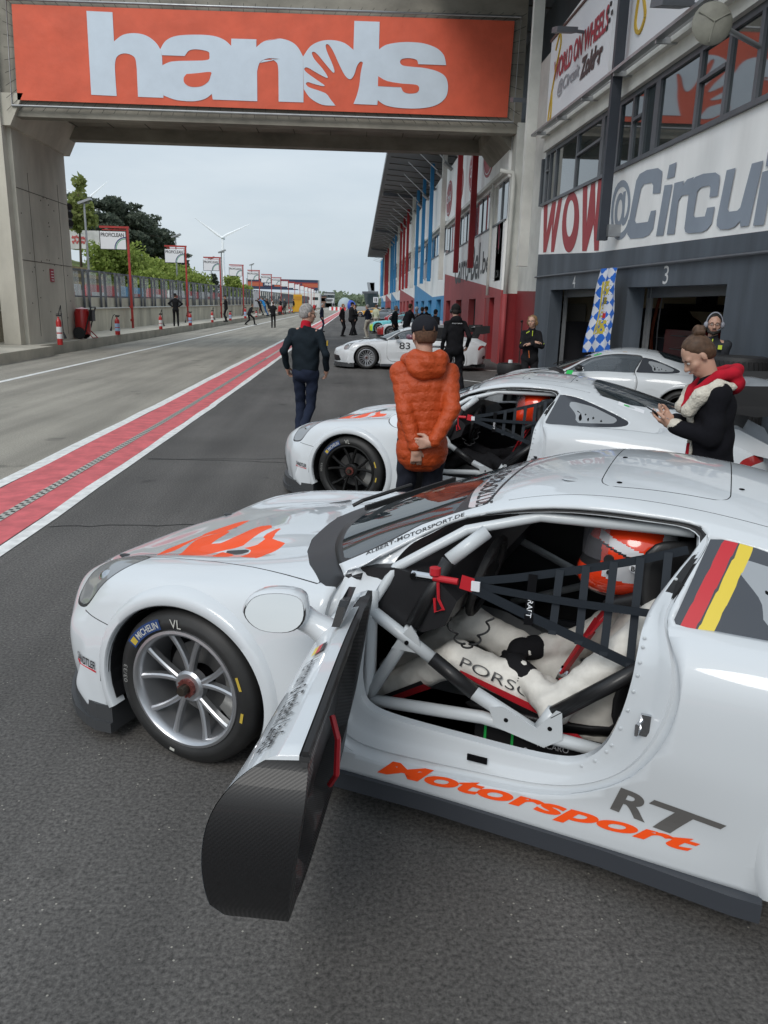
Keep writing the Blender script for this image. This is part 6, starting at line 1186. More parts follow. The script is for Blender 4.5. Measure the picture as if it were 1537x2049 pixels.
def seat(parent, yc):
    m = MB(); n = 13; A = np.linspace(-1, 1, n); rows = []
    for (x, z, w, wrap, th) in [(-1.02, .30, .24, .04, 0), (-1.15, .26, .25, .09, 0), (-1.40, .23, .25, .12, 0), (-1.62, .27, .26, .13, 0), (-1.70, .42, .27, .14, 1), (-1.735, .58, .27, .16, 1), (-1.77, .74, .25, .12, 1), (-1.79, .86, .20, .18, 1), (-1.80, .98, .19, .22, 1), (-1.80, 1.06, .17, .16, 1)]:
        rows.append([((x+wrap*abs(a)**2.5*(1 if th else 0)), yc+w*a*(1-.04*abs(a)), z+(wrap*abs(a)**2.5*(0 if th else 1))) for a in A])
    m.v = [q for r_ in rows for q in r_]; m.f = [(i*n+j, i*n+j+1, (i+1)*n+j+1, (i+1)*n+j) for i in range(len(rows)-1) for j in range(n-1)]; m.m = [0]*len(m.f)
    o = m.build('bucket_seat', P_blk, parent, smooth=True); s_ = o.modifiers.new('t', 'SOLIDIFY'); s_.thickness = .03; s_ = o.modifiers.new('s', 'SUBSURF'); s_.levels = s_.render_levels = 1
def albert_decals(root, body_side=True, nine=False):
    m = MB(); sidetext(m, 'Motorsport', -.82, -1.88, .172, .222, .068, 0, bold=.035, shear=.35); sidetext(m, 'R', -1.615, -1.72, .295, .285, .09, 1, bold=.03, shear=.2); sidetext(m, 'T', -1.725, -1.94, .28, .268, .095, 1, bold=.03, shear=.3); m.build('lettering', [P_org, M_inkg], root, recalc=False)
    m = MB(); v, f, _ = text2d('ALBERT-MOTORSPORT.DE', bold=.01, sub=1); m.add([tuple(gG(.46+1.5*a, float(np.interp(.46+1.5*a, [.4, 1, 2.], [3.40, 2.95, 2.83]))-.01-.22*b)) for a, b in v], f, 0); m.build('pillar_lettering', [M_inkb], root, recalc=False)
    m = MB(); m.add([(lambda p, s: (p[0], p[1]*s, p[2]))(gG(2.13+.30*(1-b), min(2.4, abs(-2.4+4.8*a))), 1 if a > .5 else -1) for a, b in v], f, 0); m.build('sunstrip_lettering', [M_inkb], root, recalc=False)
    m = MB(); sidetext(m, 'SANDTLER', .555, .435, .335, .318, .034, 0, bold=.02, off=.006); sidetext(m, 'I', .565, .435, .322, .305, .007, 1)
    m.box((.40, side_y(.40, .30)+.001, .30), (.016, .004, .045), None, 0); m.build('sponsor_decal', [M_inkb, M_drd], root, recalc=False)
    for y in (.42, -.42): m = MB(); m.ell((.70, y, top_z(.70, y)+.002), (.03, .02, .008), 8); m.build('hood_pin', M_plast, root, smooth=True)
    for (r, c) in [(4.15, 0.), (5.6, .9), (4.25, 1.65)]: p = gG(r, c, .001); m = MB(); m.ell(p, (.010, .010, .003), 6); m.build('roof_rivet', M_seam, root)
    p = gG(3.6, 1.45, .001); m = MB(); m.ell(p, (.034, .034, .003), 10); m.build('roof_sticker', P_white, root)
    if nine: m = MB(); v, f, _ = text2d('9', bold=.07, sub=1, shear=.15); m.add([tuple(gG(7.75+.6*a, 2.75-.42*b)) for a, b in v], f, 0); m.build('number_decal', [M_inkb], root, recalc=False); m = MB(); q = [tuple(gG(r, c, .0015)) for r, c in ((6.9, 2.85), (7.6, 2.85), (7.6, 2.45), (6.9, 2.45))]; m.add(q, [(0, 1, 2, 3)]); q = [tuple(gG(r, c, .003)) for r, c in ((7.05, 2.72), (7.2, 2.72), (7.2, 2.6), (7.05, 2.6))]; m.add(q, [(0, 1, 2, 3)], 1); m.build('scrutineering_sticker', [M_ivory, M_grnd], root, recalc=False)
A_ANG = atan2(hA[1], hA[0])
livA = dict(paint=P_white, splash=P_org, flag=True, tyretext=True, names=True, rim=M_silver)
carA = race_car('race_car', tuple(OA), A_ANG, 'nearest white race car with its black-backed door open and German flag stripes', livA, True, 'race cars parked in the pit lane'); albert_decals(carA)
aB = radians(156); hB = np.array([cos(aB), sin(aB)]); lB = np.array([-hB[1], hB[0]]); oB = np.array([-.052, 6.921])-lB*.93
livB = dict(paint=P_white, splash=P_org, tyretext=True, rim=M_wblk)
carB = race_car('race_car', (oB[0], oB[1], 0), aB, 'white race car with black wheels behind the boy in the orange jacket', livB, True, 'race cars parked in the pit lane'); albert_decals(carB, nine=True)
if 1:
    aC = radians(178); hC = np.array([cos(aC), sin(aC)]); lC = np.array([-hC[1], hC[0]]); q = gg(733, 739); oC = q[:2]-lC*.93
    livC = dict(paint=P_silver, rim=M_silver, cup='mesh')
    carC = race_car('race_car', (oC[0], oC[1], G(oC[1])), aC, 'silver-white race car with number 83 on its door', livC, False, 'race cars parked in the pit lane')
    m = MB(); m.add([(x, side_y(x, z)+.003, z) for x, z in ((-.87, .52), (-1.33, .52), (-1.33, .86), (-.87, .86))], [(0, 1, 2, 3)], 1); sidetext(m, '83', -.94, -1.25, .59, .59, .19, 0, off=.006, bold=.01)
    sidetext(m, 'II', .2, .42, .6, .6, .1, 2, off=.003) if 0 else None; m.build('number_decal', [M_inkb, M_ivory], carC, recalc=False)
    livD = dict(paint=P_white, rim=M_wblk, cup='ten', mirror=P_blk)
    oD = np.array([3.2, 13.75]); carD = race_car('race_car', (oD[0], oD[1], 0), radians(157), 'white race car with green corners backed up to garage 3', livD, False, 'race cars parked in the pit lane')
    m = MB(); q = [tuple(gG(r, c, .004)) for r, c in ((2.2, 2.55), (2.75, 2.55), (2.75, 1.9), (2.2, 1.9))]; m.add(q, [(0, 1, 2, 3)]); q = [(x, side_y(x, z)+.003, z) for x, z in ((-.62, .80), (-.72, .80), (-.74, .86), (-.64, .865))]; m.add(q, [(0, 1, 2, 3)]); m.build('green_decal', M_grnd, carD, recalc=False)
    m = MB()
    for k, mm in enumerate((0, 1, 2)): q = [tuple(gG(4.2+.25*a, 2.62-.035*(k+b), .004)) for a, b in ((0, 0), (1, 0), (1, 1), (0, 1))]; m.add(q, [(0, 1, 2, 3)], mm)
    m.build('flag_decal', [M_inkb, M_drd, M_dyl], carD, recalc=False)
    def far_car(u, v, ang, paint_, nose, label, cup='mesh', sc=1.):
        q = gg(u, v); a = radians(ang); h_ = np.array([cos(a), sin(a)]); l_ = np.array([-h_[1], h_[0]]); o = q[:2]-l_*.93; lv = dict(paint=paint_, rim=M_silver, cup='ten')
        if nose: lv['nose'] = nose
        return race_car('race_car', (o[0], o[1], G(o[1])), a, label, lv, False, 'race cars parked in the pit lane')
    far_car(782, 677, 165, P_white, paint('paint_red', (.42, .02, .02)), 'white race car with red nose beyond the silver number 83 car')
    far_car(757, 668, 150, paint('paint_cyan', (.12, .5, .55)), paint('paint_lime', (.45, .65, .03)), 'lime and turquoise race car behind the red-nosed one')
    def copy_far(src, u, v, ang, cols, label):
        q = gg(u, v); c = copy_tree(src); a = radians(ang); c.location = (q[0], q[1], G(q[1])); c.rotation_euler = (0, 0, a); tag(c, label, 'race car', 'race cars parked in the pit lane')
        def rep(o):
            if o.type == 'MESH' and o.name.split('.')[0] in ('body', 'door', 'rear_wing', 'engine_lid'):
                o.data = o.data.copy()
                for i, mm in enumerate(o.data.materials):
                    if mm in (P_silver,): o.data.materials[i] = cols
            for ch in o.children: rep(ch)
        rep(c)
        for ch in list(c.children):
            if ch.name.startswith('number_decal'): bpy.data.objects.remove(ch)
    copy_far(carC, 728, 634, 150, paint('paint_amber', (.6, .3, .02)), 'amber yellow race car far down the pit lane')
    copy_far(carC, 748, 640, 160, paint('paint_gunmetal', (.16, .19, .22)), 'dark grey race car beside the amber one')
    copy_far(carC, 768, 640, 165, paint('paint_deepblue', (.015, .03, .09)), 'dark blue race car by the blue garages')
    copy_far(carC, 789, 646, 165, paint('paint_scarlet', (.35, .015, .03)), 'scarlet race car by the red garages')
# ================================================================ PEOPLE: implicit surfaces meshed with surface nets
def V3(*a): return np.array(a, float)
class Field:
    def __init__(s, k=.03): s.p = []; s.k = k
    def cap(s, a, b, ra, rb=None, k=None): s.p.append(('c', np.array(a, float), np.array(b, float), ra, ra if rb is None else rb, k)); return s
    def ell(s, c, r, R=None, k=None, sub=False): s.p.append(('s' if sub else 'e', np.array(c, float), np.array(r, float), R, None, k)); return s
    def chain(s, P, R_, k=None):
        for i in range(len(P)-1): s.cap(P[i], P[i+1], R_[i], R_[i+1], k)
        return s
    def ev(s, X, infl=0.):
        d = None
        for t, a, b, c, e, k in s.p:
            k = s.k if k is None else k
            if t == 'c':
                ba = b-a; w = X-a; h = np.clip((w@ba)/max(1e-9, ba@ba), 0, 1); q = np.linalg.norm(w-h[..., None]*ba, axis=-1)-(c+(e-c)*h)
            else:
                w = X-a
                if c is not None: w = w@c            # c: 3x3 with the local axes as columns
                n = np.linalg.norm(w/b, axis=-1); n2 = np.linalg.norm(w/(b*b), axis=-1)+1e-9; q = n*(n-1)/n2
            if d is None: d = q
            elif t == 's': h = np.clip(.5-.5*(q+d)/k, 0, 1); d = d*(1-h)-q*h+k*h*(1-h)
            else: h = np.clip(.5+.5*(q-d)/k, 0, 1); d = q*(1-h)+d*h-k*h*(1-h)
        return d-infl
    def bounds(s, pad):
        lo = np.full(3, 9e9); hi = -lo
        for t, a, b, c, e, k in s.p:
            if t == 's': continue
            if t == 'c': r = max(c, e); lo = np.minimum(lo, np.minimum(a, b)-r); hi = np.maximum(hi, np.maximum(a, b)+r)
            else: r = b.max(); lo = np.minimum(lo, a-r); hi = np.maximum(hi, a+r)
        return lo-pad, hi+pad
def nets(F, h, disp=None, infl=0., name='part', m=None, parent=None, clip=None, smooth=True):
    lo, hi = F.bounds(.03+infl+2*h); n = np.ceil((hi-lo)/h).astype(int)+1
    ax = [lo[i]+h*np.arange(n[i]) for i in range(3)]; X = np.stack(np.meshgrid(*ax, indexing='ij'), -1); D = F.ev(X, infl)
    if disp is not None: D = D-disp(X)
    if clip is not None: D = np.maximum(D, clip(X))
    ins = D < 0; c = np.zeros(np.array(n)-1, int); offs = [(i, j, k) for i in (0, 1) for j in (0, 1) for k in (0, 1)]
    for o in offs: c += ins[o[0]:n[0]-1+o[0], o[1]:n[1]-1+o[1], o[2]:n[2]-1+o[2]]
    act = (c > 0) & (c < 8); idx = -np.ones(act.shape, int); cells = np.argwhere(act); idx[act] = np.arange(len(cells)); acc = np.zeros((len(cells), 3)); cnt = np.zeros(len(cells))
    for a in offs:
        for ax_ in range(3):
            if a[ax_]: continue
            b = list(a); b[ax_] = 1; da = D[tuple((cells+a).T)]; db = D[tuple((cells+b).T)]; cr_ = (da < 0) != (db < 0); t = np.where(cr_, da/(da-db+1e-12), 0)
            p = np.array(a, float)[None]+np.zeros((len(cells), 3)); p[:, ax_] += t; acc += p*cr_[:, None]; cnt += cr_
    Vt = lo+(cells+acc/cnt[:, None])*h; faces = []
    for ax_ in range(3):
        u, v = [(1, 2), (2, 0), (0, 1)][ax_]; sl0 = [slice(None)]*3; sl1 = [slice(None)]*3; sl0[ax_] = slice(0, -1); sl1[ax_] = slice(1, None); A, B = ins[tuple(sl0)], ins[tuple(sl1)]
        e = np.argwhere(A != B); e = e[(e[:, u] > 0) & (e[:, v] > 0) & (e[:, u] < n[u]-1) & (e[:, v] < n[v]-1)]
        if not len(e): continue
        q = []
        for du, dv in ((-1, -1), (0, -1), (0, 0), (-1, 0)): w = e.copy(); w[:, u] += du; w[:, v] += dv; q.append(idx[tuple(w.T)])
        q = np.stack(q, 1); fl = A[tuple(e.T)]; q[~fl] = q[~fl][:, ::-1]; faces.append(q)
    Fc = np.concatenate(faces); Fc = Fc[(Fc >= 0).all(1)]
    me = bpy.data.meshes.new(name); me.from_pydata(Vt.tolist(), [], Fc.tolist()); me.materials.append(m)
    if smooth: me.polygons.foreach_set('use_smooth', [True]*len(Fc))
    me.update(); o = bpy.data.objects.new(name, me); COL.objects.link(o)
    if parent is not None: o.parent = parent
    return o
def rot(yaw=0, pitch=0, roll=0):           # columns = local axes; +x right, +y forward, +z up; pitch>0 looks down, yaw>0 turns left
    return np.array(Matrix.Rotation(yaw, 3, 'Z') @ Matrix.Rotation(-pitch, 3, 'X') @ Matrix.Rotation(roll, 3, 'Y'))
def ik(a, b, l1, l2, hint):
    a, b, hint = map(lambda q: np.array(q, float), (a, b, hint)); d = b-a; L_ = np.linalg.norm(d); L2 = min(L_, (l1+l2)*.995); b = a+d/L_*L2; x = (l1*l1-l2*l2+L2*L2)/(2*L2); h_ = sqrt(max(0, l1*l1-x*x)); u = d/L_; w = hint-u*(hint@u); w = w/(np.linalg.norm(w)+1e-9); return a+u*x+w*h_, b
SK = {}
def skin(tone=0): 
    c = [(.46, .27, .20), (.50, .30, .22), (.36, .21, .15)][tone]; m = mat('skin_%d' % tone, c, .5, noise=(14, .08)); m.node_tree.nodes['Principled BSDF'].inputs['Subsurface Weight'].default_value = .08; m.node_tree.nodes['Principled BSDF'].inputs['Subsurface Radius'].default_value = (.01, .004, .002); return m
def cloth(name, c, rough=.9, b=.3): return mat('cloth_'+name, c, rough, noise=(7, .15), bump=(9, b, .03), spec=.25)
def fingers(F, wrist, d, palm, side, s=1., curl=.4, thumbout=1, rads=1.):
    """hand from the wrist along d, palm normal `palm`, `side` = direction of the thumb"""
    d = d/np.linalg.norm(d); palm = palm-d*(palm@d); palm /= np.linalg.norm(palm); side = side-d*(side@d)-palm*(side@palm); side /= np.linalg.norm(side)
    pc = wrist+d*.05*s; F.cap(wrist-d*.02, wrist+d*.03*s, .026*s, .030*s, .015)
    for t in (-1, -.33, .33, 1): F.cap(wrist+d*.02*s+side*t*.016*s, wrist+d*.085*s+side*t*.028*s, .016*s, .0125*s, .012)
    L_ = [.062, .076, .082, .074]; 
    for i, t in enumerate((-1, -.35, .35, 1)):
        p0 = wrist+d*.085*s+side*t*.030*s; c = curl*(1.15-.12*i); dd = d*cos(c)+palm*sin(c)+side*t*.06; p1 = p0+dd*L_[i]*.5*s; c2 = c*2.1; dd = d*cos(c2)+palm*sin(c2)+side*t*.03; p2 = p1+dd*L_[i]*.34*s; c3 = c*2.9; dd = d*cos(c3)+palm*sin(c3); p3 = p2+dd*L_[i]*.24*s
        F.chain([p0, p1, p2, p3], [.0098*s*rads, .009*s*rads, .0082*s*rads, .0070*s*rads], .004)
    t0 = wrist+d*.025*s+side*.02*s; t1 = wrist+d*.06*s+side*(.052*thumbout)*s+palm*.018*s; t2 = t1+(d*.8+side*.2*thumbout+palm*.35)*.032*s; t3 = t2+(d*.9+palm*.35)*.024*s; F.chain([t0, t1, t2, t3], [.016*s, .0125*s, .0105*s, .0085*s], .006)
def person(label, loc, ang, o, H=1.76, res=.026, group='people in the pit lane', det=0, root=None, cat='person'):
    """o: pose and outfit options; local frame +y forward, +x right"""
    s = H/1.76; g = lambda k, d: o.get(k, d); rt = root or empty('person', loc, ang, label=label, cat=cat, group=group)
    bld = g('build', 1.); lean = g('lean', 0.); hip = V3(0, 0, .95*s)+np.array(g('hip', (0, 0, 0)), float)
    up = V3(0, sin(lean), cos(lean)); tw = g('twist', 0.); sx = V3(cos(tw), sin(tw), 0)
    chest = hip+up*.36*s; nk = hip+up*.545*s+V3(0, .01, 0); sh = {'R': hip+up*.455*s+sx*.155*s*bld, 'L': hip+up*.455*s-sx*.155*s*bld}
    hy, hp, hr = g('head', (0, 0, 0)); HR = rot(hy, hp, hr); hc = nk+V3(0, .02, .045)*s+HR@V3(0, .02, .10)*s
    hj = {'R': hip+V3(.09*s, 0, -.04*s), 'L': hip+V3(-.09*s, 0, -.04*s)}; ft = {'R': g('footR', (.11, .02, 0)), 'L': g('footL', (-.11, -.02, 0))}; kn, an = {}, {}
    for q in 'LR':
        a = np.array(ft[q], float)*V3(1, 1, 1)+V3(0, 0, .085*s); kn[q], an[q] = ik(hj[q], a, .43*s, .43*s, g('kneeH'+q, (0, 1, 0)))
    el, wr = {}, {}
    for q in 'LR':
        sg = 1 if q == 'R' else -1; tgt = g('hand'+q, None); tgt = sh[q]+V3(sg*.07, .03, -.50)*s if tgt is None else hip+np.array(tgt, float)*s
        el[q], wr[q] = ik(sh[q], tgt, .285*s, .26*s, g('elb'+q, (sg*.3, -1, -.1)))
    # body: one continuous skin surface
    B = Field(.025); B.cap(hip+V3(0, 0, -.02), chest, .10*s, .11*s, .05); B.chain([sh['L'], nk-V3(0, .01, .06*s), sh['R']], [.05*s, .055*s, .05*s]); B.cap(nk-V3(0, 0, .05), hc-HR@V3(0, .02, .05)*s, .055*s, .052*s, .02)
    for q in 'LR':
        sg = 1 if q == 'R' else -1
        B.chain([hj[q], kn[q], an[q]], [.075*s, .05*s, .035*s]); B.chain([sh[q], el[q], wr[q]], [.043*s, .034*s, .024*s], .02)
        hd = g('hdir'+q, None); d = (wr[q]-el[q])/np.linalg.norm(wr[q]-el[q]) if hd is None else np.array(hd, float)
        if det and not g('nohands', False) and not g('gloves', None):
            fingers(B, wr[q], d, np.array(g('palm'+q, (-sg, 0, 0)), float), np.array(g('thumb'+q, (0, 1, 0)), float), s, g('curl'+q, .45))
        elif not g('gloves', None): B.cap(wr[q], wr[q]+d*.09*s, .028*s, .024*s, .02); B.cap(wr[q]+d*.08*s, wr[q]+d*.14*s, .022*s, .014*s, .02)
    E = lambda x, y, z: hc+HR@V3(x, y, z)*s
    B.ell(E(0, -.012, .035), V3(.073, .092, .088)*s, HR, .02); B.ell(E(0, .025, -.035), V3(.055, .062, .078)*s, HR, .03)
    if det:
        B.ell(E(0, .052, -.085), V3(.028, .025, .022)*s, HR, .02); B.cap(E(0, .078, .012), E(0, .103, -.026), .009*s, .0135*s, .012); B.cap(E(-.014, .092, -.030), E(.014, .092, -.030), .008*s, .008*s, .008)
        B.cap(E(-.02, .082, -.058), E(.02, .082, -.058), .008*s, .008*s, .008); B.cap(E(-.045, .066, .030), E(.045, .066, .030), .012*s, .012*s, .016); B.cap(E(-.05, .05, -.02), E(-.035, .06, -.03), .018*s, .018*s, .02); B.cap(E(.05, .05, -.02), E(.035, .06, -.03), .018*s, .018*s, .02)
        for sg in (-1, 1): B.ell(E(sg*.030, .088, .008), V3(.016, .012, .010)*s, HR, .010, sub=True)
    for sg in (-1, 1): B.ell(E(sg*.076, -.012, -.002), V3(.010, .018, .032)*s, HR, .006); 
    body = nets(B, res if not det else min(res, .0085), name='body', m=skin(g('tone', 0)), parent=rt)
    if det > 1 and not g('helmet', None):
        m = MB(); m2 = MB()
        for sg in (-1, 1): m.ell(E(sg*.030, .0725, .007), (.0115*s, .0115*s, .0105*s), 8); m2.ell(E(sg*.030, .0815, .006), (.0055*s, .004*s, .0055*s), 6)
        m.build('eyes', mat('eye_white', (.5, .47, .44), .3), body, smooth=True); m2.build('iris', mat('iris_dark', (.03, .022, .015), .2), body, smooth=True)
        m = MB(); m.tube([E(-.022, .091, -.058), E(-.008, .0965, -.056), E(.008, .0965, -.056), E(.022, .091, -.058)], [.002, .004, .004, .002], 6); m.build('lips', mat('lip_pink', (.36, .15, .12), .5), body)
        m = MB()
        for sg in (-1, 1): m.tube([E(sg*.014, .085, .026), E(sg*.032, .083, .031), E(sg*.05, .069, .025)], [.003, .0035, .002], 5)
        m.build('eyebrows', g('haircol', None) or mat('brow', (.05, .035, .025), .9), body)
    # trousers
    T = Field(.022); T.cap(hip+V3(0, 0, .06*s), hip-V3(0, 0, .02), .12*s*g('waist', 1)*bld**.5, .13*s*g('waist', 1)*bld**.5, .03); T.cap(hip+V3(-.05, -.03, -.05)*s, hip+V3(.05, -.03, -.05)*s, .10*s*bld**.5, .10*s*bld**.5, .04)
    wl = g('leg', 1.)
    for q in 'LR': T.chain([hj[q], kn[q], an[q]+V3(0, 0, .02*s)], [.088*s*wl*g('waist', 1)**.5, .062*s*wl, .056*s*wl])
    rip = lambda amp, f: (lambda X: amp*(np.sin(X[..., 2]*f+np.sin(X[..., 0]*23)*2)+.6*np.sin(X[..., 2]*f*.47+X[..., 0]*31+X[..., 1]*17)))
    fn = res if not det else max(.011, min(res, .012))
    nets(T, fn, rip(.0035 if det else .0, 46), name='trousers', m=g('trousers', cloth('black', (.012, .012, .014))), parent=rt)
    for q in 'LR':
        Sh = Field(.02); dr = np.array(g('toe'+q, (0, 1, 0)), float); a = an[q]; Sh.cap(a-dr*.055*s-V3(0, 0, .045*s), a+dr*.15*s-V3(0, 0, .052*s)+V3(0, 0, dr[2]*.02), .04*s, .034*s); Sh.cap(a-V3(0, 0, .02*s), a+dr*.04*s-V3(0, 0, .03*s), .045*s, .045*s)
        zf = a[2]-.085*s; nets(Sh, min(res, .014), name='shoe', m=g('shoes', cloth('shoe', (.015, .015, .016))), parent=rt, clip=(lambda X, z=zf: z-X[..., 2]) if dr[2] > -.3 else None)
    # top
    J = Field(.022); puff = g('puff', 0.); jl = g('jlen', .0); jm = g('jacket', cloth('black', (.012, .012, .014)))
    th = puff; W2 = .045*bld*s
    jh = .016 if jl > .03 else 0.
    J.cap(hip+V3(-.03, -.01, -jl), hip+V3(.03, -.01, -jl), .125*s+th+jh, .125*s+th+jh, .03) if jl > .03 else None
    for sg in (-1, 1): J.cap(hip+V3(sg*W2*.9, 0, .02*s-jl), chest+sx*sg*W2*1.35, (.108*g('belly', 1))*s*bld**.5+th, .112*s*bld**.5+th, .03)
    J.cap(hip+V3(0, 0, .02*s-jl), chest, (.118*g('belly', 1))*s*bld**.5+th, .118*s*bld**.5+th, .03)
    J.chain([sh['L']-V3(0, 0, .012), nk-V3(0, .01, .06*s), sh['R']-V3(0, 0, .012)], [.058*s+th, .066*s+th, .058*s+th], .035)
    for q in 'LR':
        if g('short', False): mid = sh[q]*.35+el[q]*.65; J.cap(sh[q], mid, .058*s+th, .052*s+th)
        else: w_end = wr[q]+(el[q]-wr[q])*.06; J.chain([sh[q], el[q], w_end], [.056*s+th, .047*s+th, .038*s+th])
    if g('collar', True): J.cap(nk-V3(0, .0, .05*s), nk+V3(0, .005, .0), .068*s, .062*s, .02)
    if g('hood', False): J.ell(nk+V3(0, -.085, -.02)*s, V3(.12, .085, .085)*s, None, .04)
    dsp = g('disp', None) or rip(.004 if det else 0., 38)
    nets(J, fn if not g('fineJ', 0) else g('fineJ', .01), dsp, name=g('topname', 'jacket'), m=jm, parent=rt)
    if g('gloves', None):
        for q in 'LR':
            Gf = Field(.02); sg = 1 if q == 'R' else -1; d = np.array(g('hdir'+q, None) if g('hdir'+q, None) is not None else (wr[q]-el[q])/np.linalg.norm(wr[q]-el[q]), float); Gf.cap(wr[q]-(wr[q]-el[q])/np.linalg.norm(wr[q]-el[q])*.05, wr[q], .042*s, .038*s); fingers(Gf, wr[q], d, np.array(g('palm'+q, (-sg, 0, 0)), float), np.array(g('thumb'+q, (0, 1, 0)), float), s*1.08, g('curl'+q, .55), rads=1.2); nets(Gf, .009, name='glove', m=g('gloves', None), parent=rt)
    # hair and headgear
    hcol = g('haircol', mat('hair_brown', (.06, .035, .02), .75, noise=(30, .4))); hs = g('hair', 'short')
    if hs in ('short', 'grey', 'long', 'bun'):
        Hf = Field(.02); Hf.ell(E(0, -.022, .048), V3(.080, .092, .086)*s, HR); Hf.ell(E(0, -.05, .005), V3(.076, .066, .08)*s, HR)
        cut_ = lambda X: ((X-hc)@HR)[..., 1]*1.0-.028*s-(((X-hc)@HR)[..., 2]-.055*s)*.55
        low = lambda X: np.maximum(cut_(X), -(((X-hc)@HR)[..., 2]+.05*s))
        if hs == 'long':
            for sg in (-1, 1): Hf.chain([E(sg*.06, -.02, .07), E(sg*.082, -.015, -.03), E(sg*.085, .0, -.15)], [.035*s, .034*s, .03*s])
            Hf.cap(E(0, -.06, .05), E(0, -.07, -.15), .06*s, .05*s); low = lambda X: np.maximum(cut_(X)-.012, -(((X-hc)@HR)[..., 2]+.17*s))
        if hs == 'bun': low = lambda X: np.maximum(cut_(X), -(((X-hc)@HR)[..., 2]+.055*s)+np.clip(((X-hc)@HR)[..., 1]*.6+.03, 0, .05))
        wv = lambda X: .0022*np.sin(((X-hc)@HR)[..., 0]*260+6*np.sin(((X-hc)@HR)[..., 2]*20))+.002*np.sin(((X-hc)@HR)[..., 0]*90)
        low1 = low
        if g('cap', None) is not None: low = lambda X: np.maximum(low1(X), ((X-hc)@HR)[..., 2]-.034*s)
        nets(Hf, min(res, .009) if det else res, wv if det else None, name='hair', m=hcol, parent=rt, clip=low)
        if hs == 'bun': Bn = Field(.02); Bn.ell(E(0, -.09, .12), V3(.042, .038, .036)*s, HR); Bn.ell(E(.01, -.095, .135), V3(.03, .03, .025)*s, HR); nets(Bn, .008, lambda X: .004*np.sin(X[..., 0]*120+X[..., 2]*90)+.003*np.sin(X[..., 1]*140), name='hair_bun', m=hcol, parent=rt)
    cap = g('cap', None)
    if cap:
        Cf = Field(.012); Cf.ell(E(0, -.014, .055), V3(.091, .108, .092)*s, HR); fwd = g('capdir', 1)
        nets(Cf, .009 if det else res, name='cap', m=cap, parent=rt, clip=lambda X: -(((X-hc)@HR)[..., 2]-.028*s)) if not g('nocapdome', 0) else None
        Bf = Field(.01); Bf.ell(E(0, fwd*.115, .035), V3(.06, .065, .009)*s, HR); nets(Bf, .008 if det else res*.8, name='cap_peak', m=cap, parent=rt) if g('peak', True) else None
    if g('beanie', None): Cf = Field(.012); Cf.ell(E(0, -.015, .05), V3(.088, .103, .10)*s, HR); Cf.ell(E(0, -.05, -.01), V3(.075, .06, .08)*s, HR) if g('hooded', 0) else None; nets(Cf, .012 if det else res, name='headwear', m=g('beanie', None), parent=rt, clip=lambda X: -(((X-hc)@HR)[..., 2]-.0*s) if not g('hooded', 0) else ((X-hc)@HR)[..., 1]-.07*s)
    if g('headset', None):
        m = MB()
        for sg in (-1, 1): m.ell(E(sg*.09, -.005, .0), (.028*s, .036*s, .042*s), 8, R=Matrix(HR.tolist()))
        m.tube([E(.09*cos(t), -.005, .01+.135*sin(t)) for t in np.linspace(0, pi, 12)], .009, 6); m.tube([E(-.09, .02, -.02), E(-.06, .09, -.05), E(-.03, .11, -.055)], .004, 5); m.build('headset', g('headset', None), rt, smooth=True)
    if g('glasses', None):
        m = MB()
        for sg in (-1, 1): m.tube([E(sg*.033+.024*cos(t), .098-.12*abs(.024*cos(t)*sg), .008+.017*sin(t)) for t in np.linspace(0, 2*pi, 13)[:-1]], .0022, 5, closed=True); m.tube([E(sg*.056, .092, .014), E(sg*.076, -.01, .016)], .002, 5)
        m.tube([E(-.01, .1, .012), E(.01, .1, .012)], .002, 5); m.build('glasses', g('glasses', None), rt)
    o['_'] = dict(hc=hc, HR=HR, nk=nk, sh=sh, wr=wr, el=el, hip=hip, chest=chest, kn=kn, an=an, s=s, E=E)
    return rt
def face_cam(p, extra=0.): return 0
BLK = cloth('black', (.012, .012, .014)); NAV = cloth('navy', (.012, .017, .035)); DEN = cloth('denim', (.014, .02, .04), .9); GRY = cloth('charcoal', (.035, .037, .042)); WHT = cloth('white', (.55, .55, .53)); CRM = cloth('cream', (.48, .45, .38)); BLU = cloth('bright_blue', (.03, .25, .6)); REDC = cloth('red', (.42, .01, .025))
H_grey = mat('hair_grey', (.28, .27, .26), .8, noise=(40, .4)); H_brown = mat('hair_brown', (.06, .035, .02), .7, noise=(30, .4)); H_dark = mat('hair_dark', (.015, .012, .01), .7, noise=(30, .3)); H_blond = mat('hair_dark_blond', (.2, .12, .055), .7, noise=(30, .3)); H_ginger = mat('hair_auburn', (.12, .05, .025), .8, noise=(30, .3))
def off(dx, dy): return (dx, dy, 0)
# --- man with grey hair and black jacket walking away
q = gg(612, 886)
P1 = dict(footL=(-.09, -.02, 0), footR=(.04, -.32, .16), kneeHR=(0, 1, 0), toeR=(0, .75, -.66), handR=(.26, .04, .0), handL=(-.24, .0, .02), elbR=(.5, -1, 0), palmR=(-1, 0, 0), trousers=DEN, jacket=cloth('black_canvas', (.008, .014, .02), .85, .5), shoes=cloth('pale_shoe', (.5, .5, .46)), hair='short', haircol=H_grey, glasses=mat('frame_gold', (.3, .2, .12), .3, .6), head=(-.95, .05, 0), build=1.12, belly=1.1, twist=-.1, fineJ=.0115, lean=0.0)
r_ = person('man with grey hair in a black jacket and dark jeans walking away', q, radians(-8), P1, 1.80, .012, det=2)
e_ = P1['_']; C_ = Field(.02); C_.cap(e_['nk']-V3(0, .0, .03), e_['nk']+V3(0, .005, .022), .074, .067); nets(C_, .009, name='red_collar', m=REDC, parent=r_)
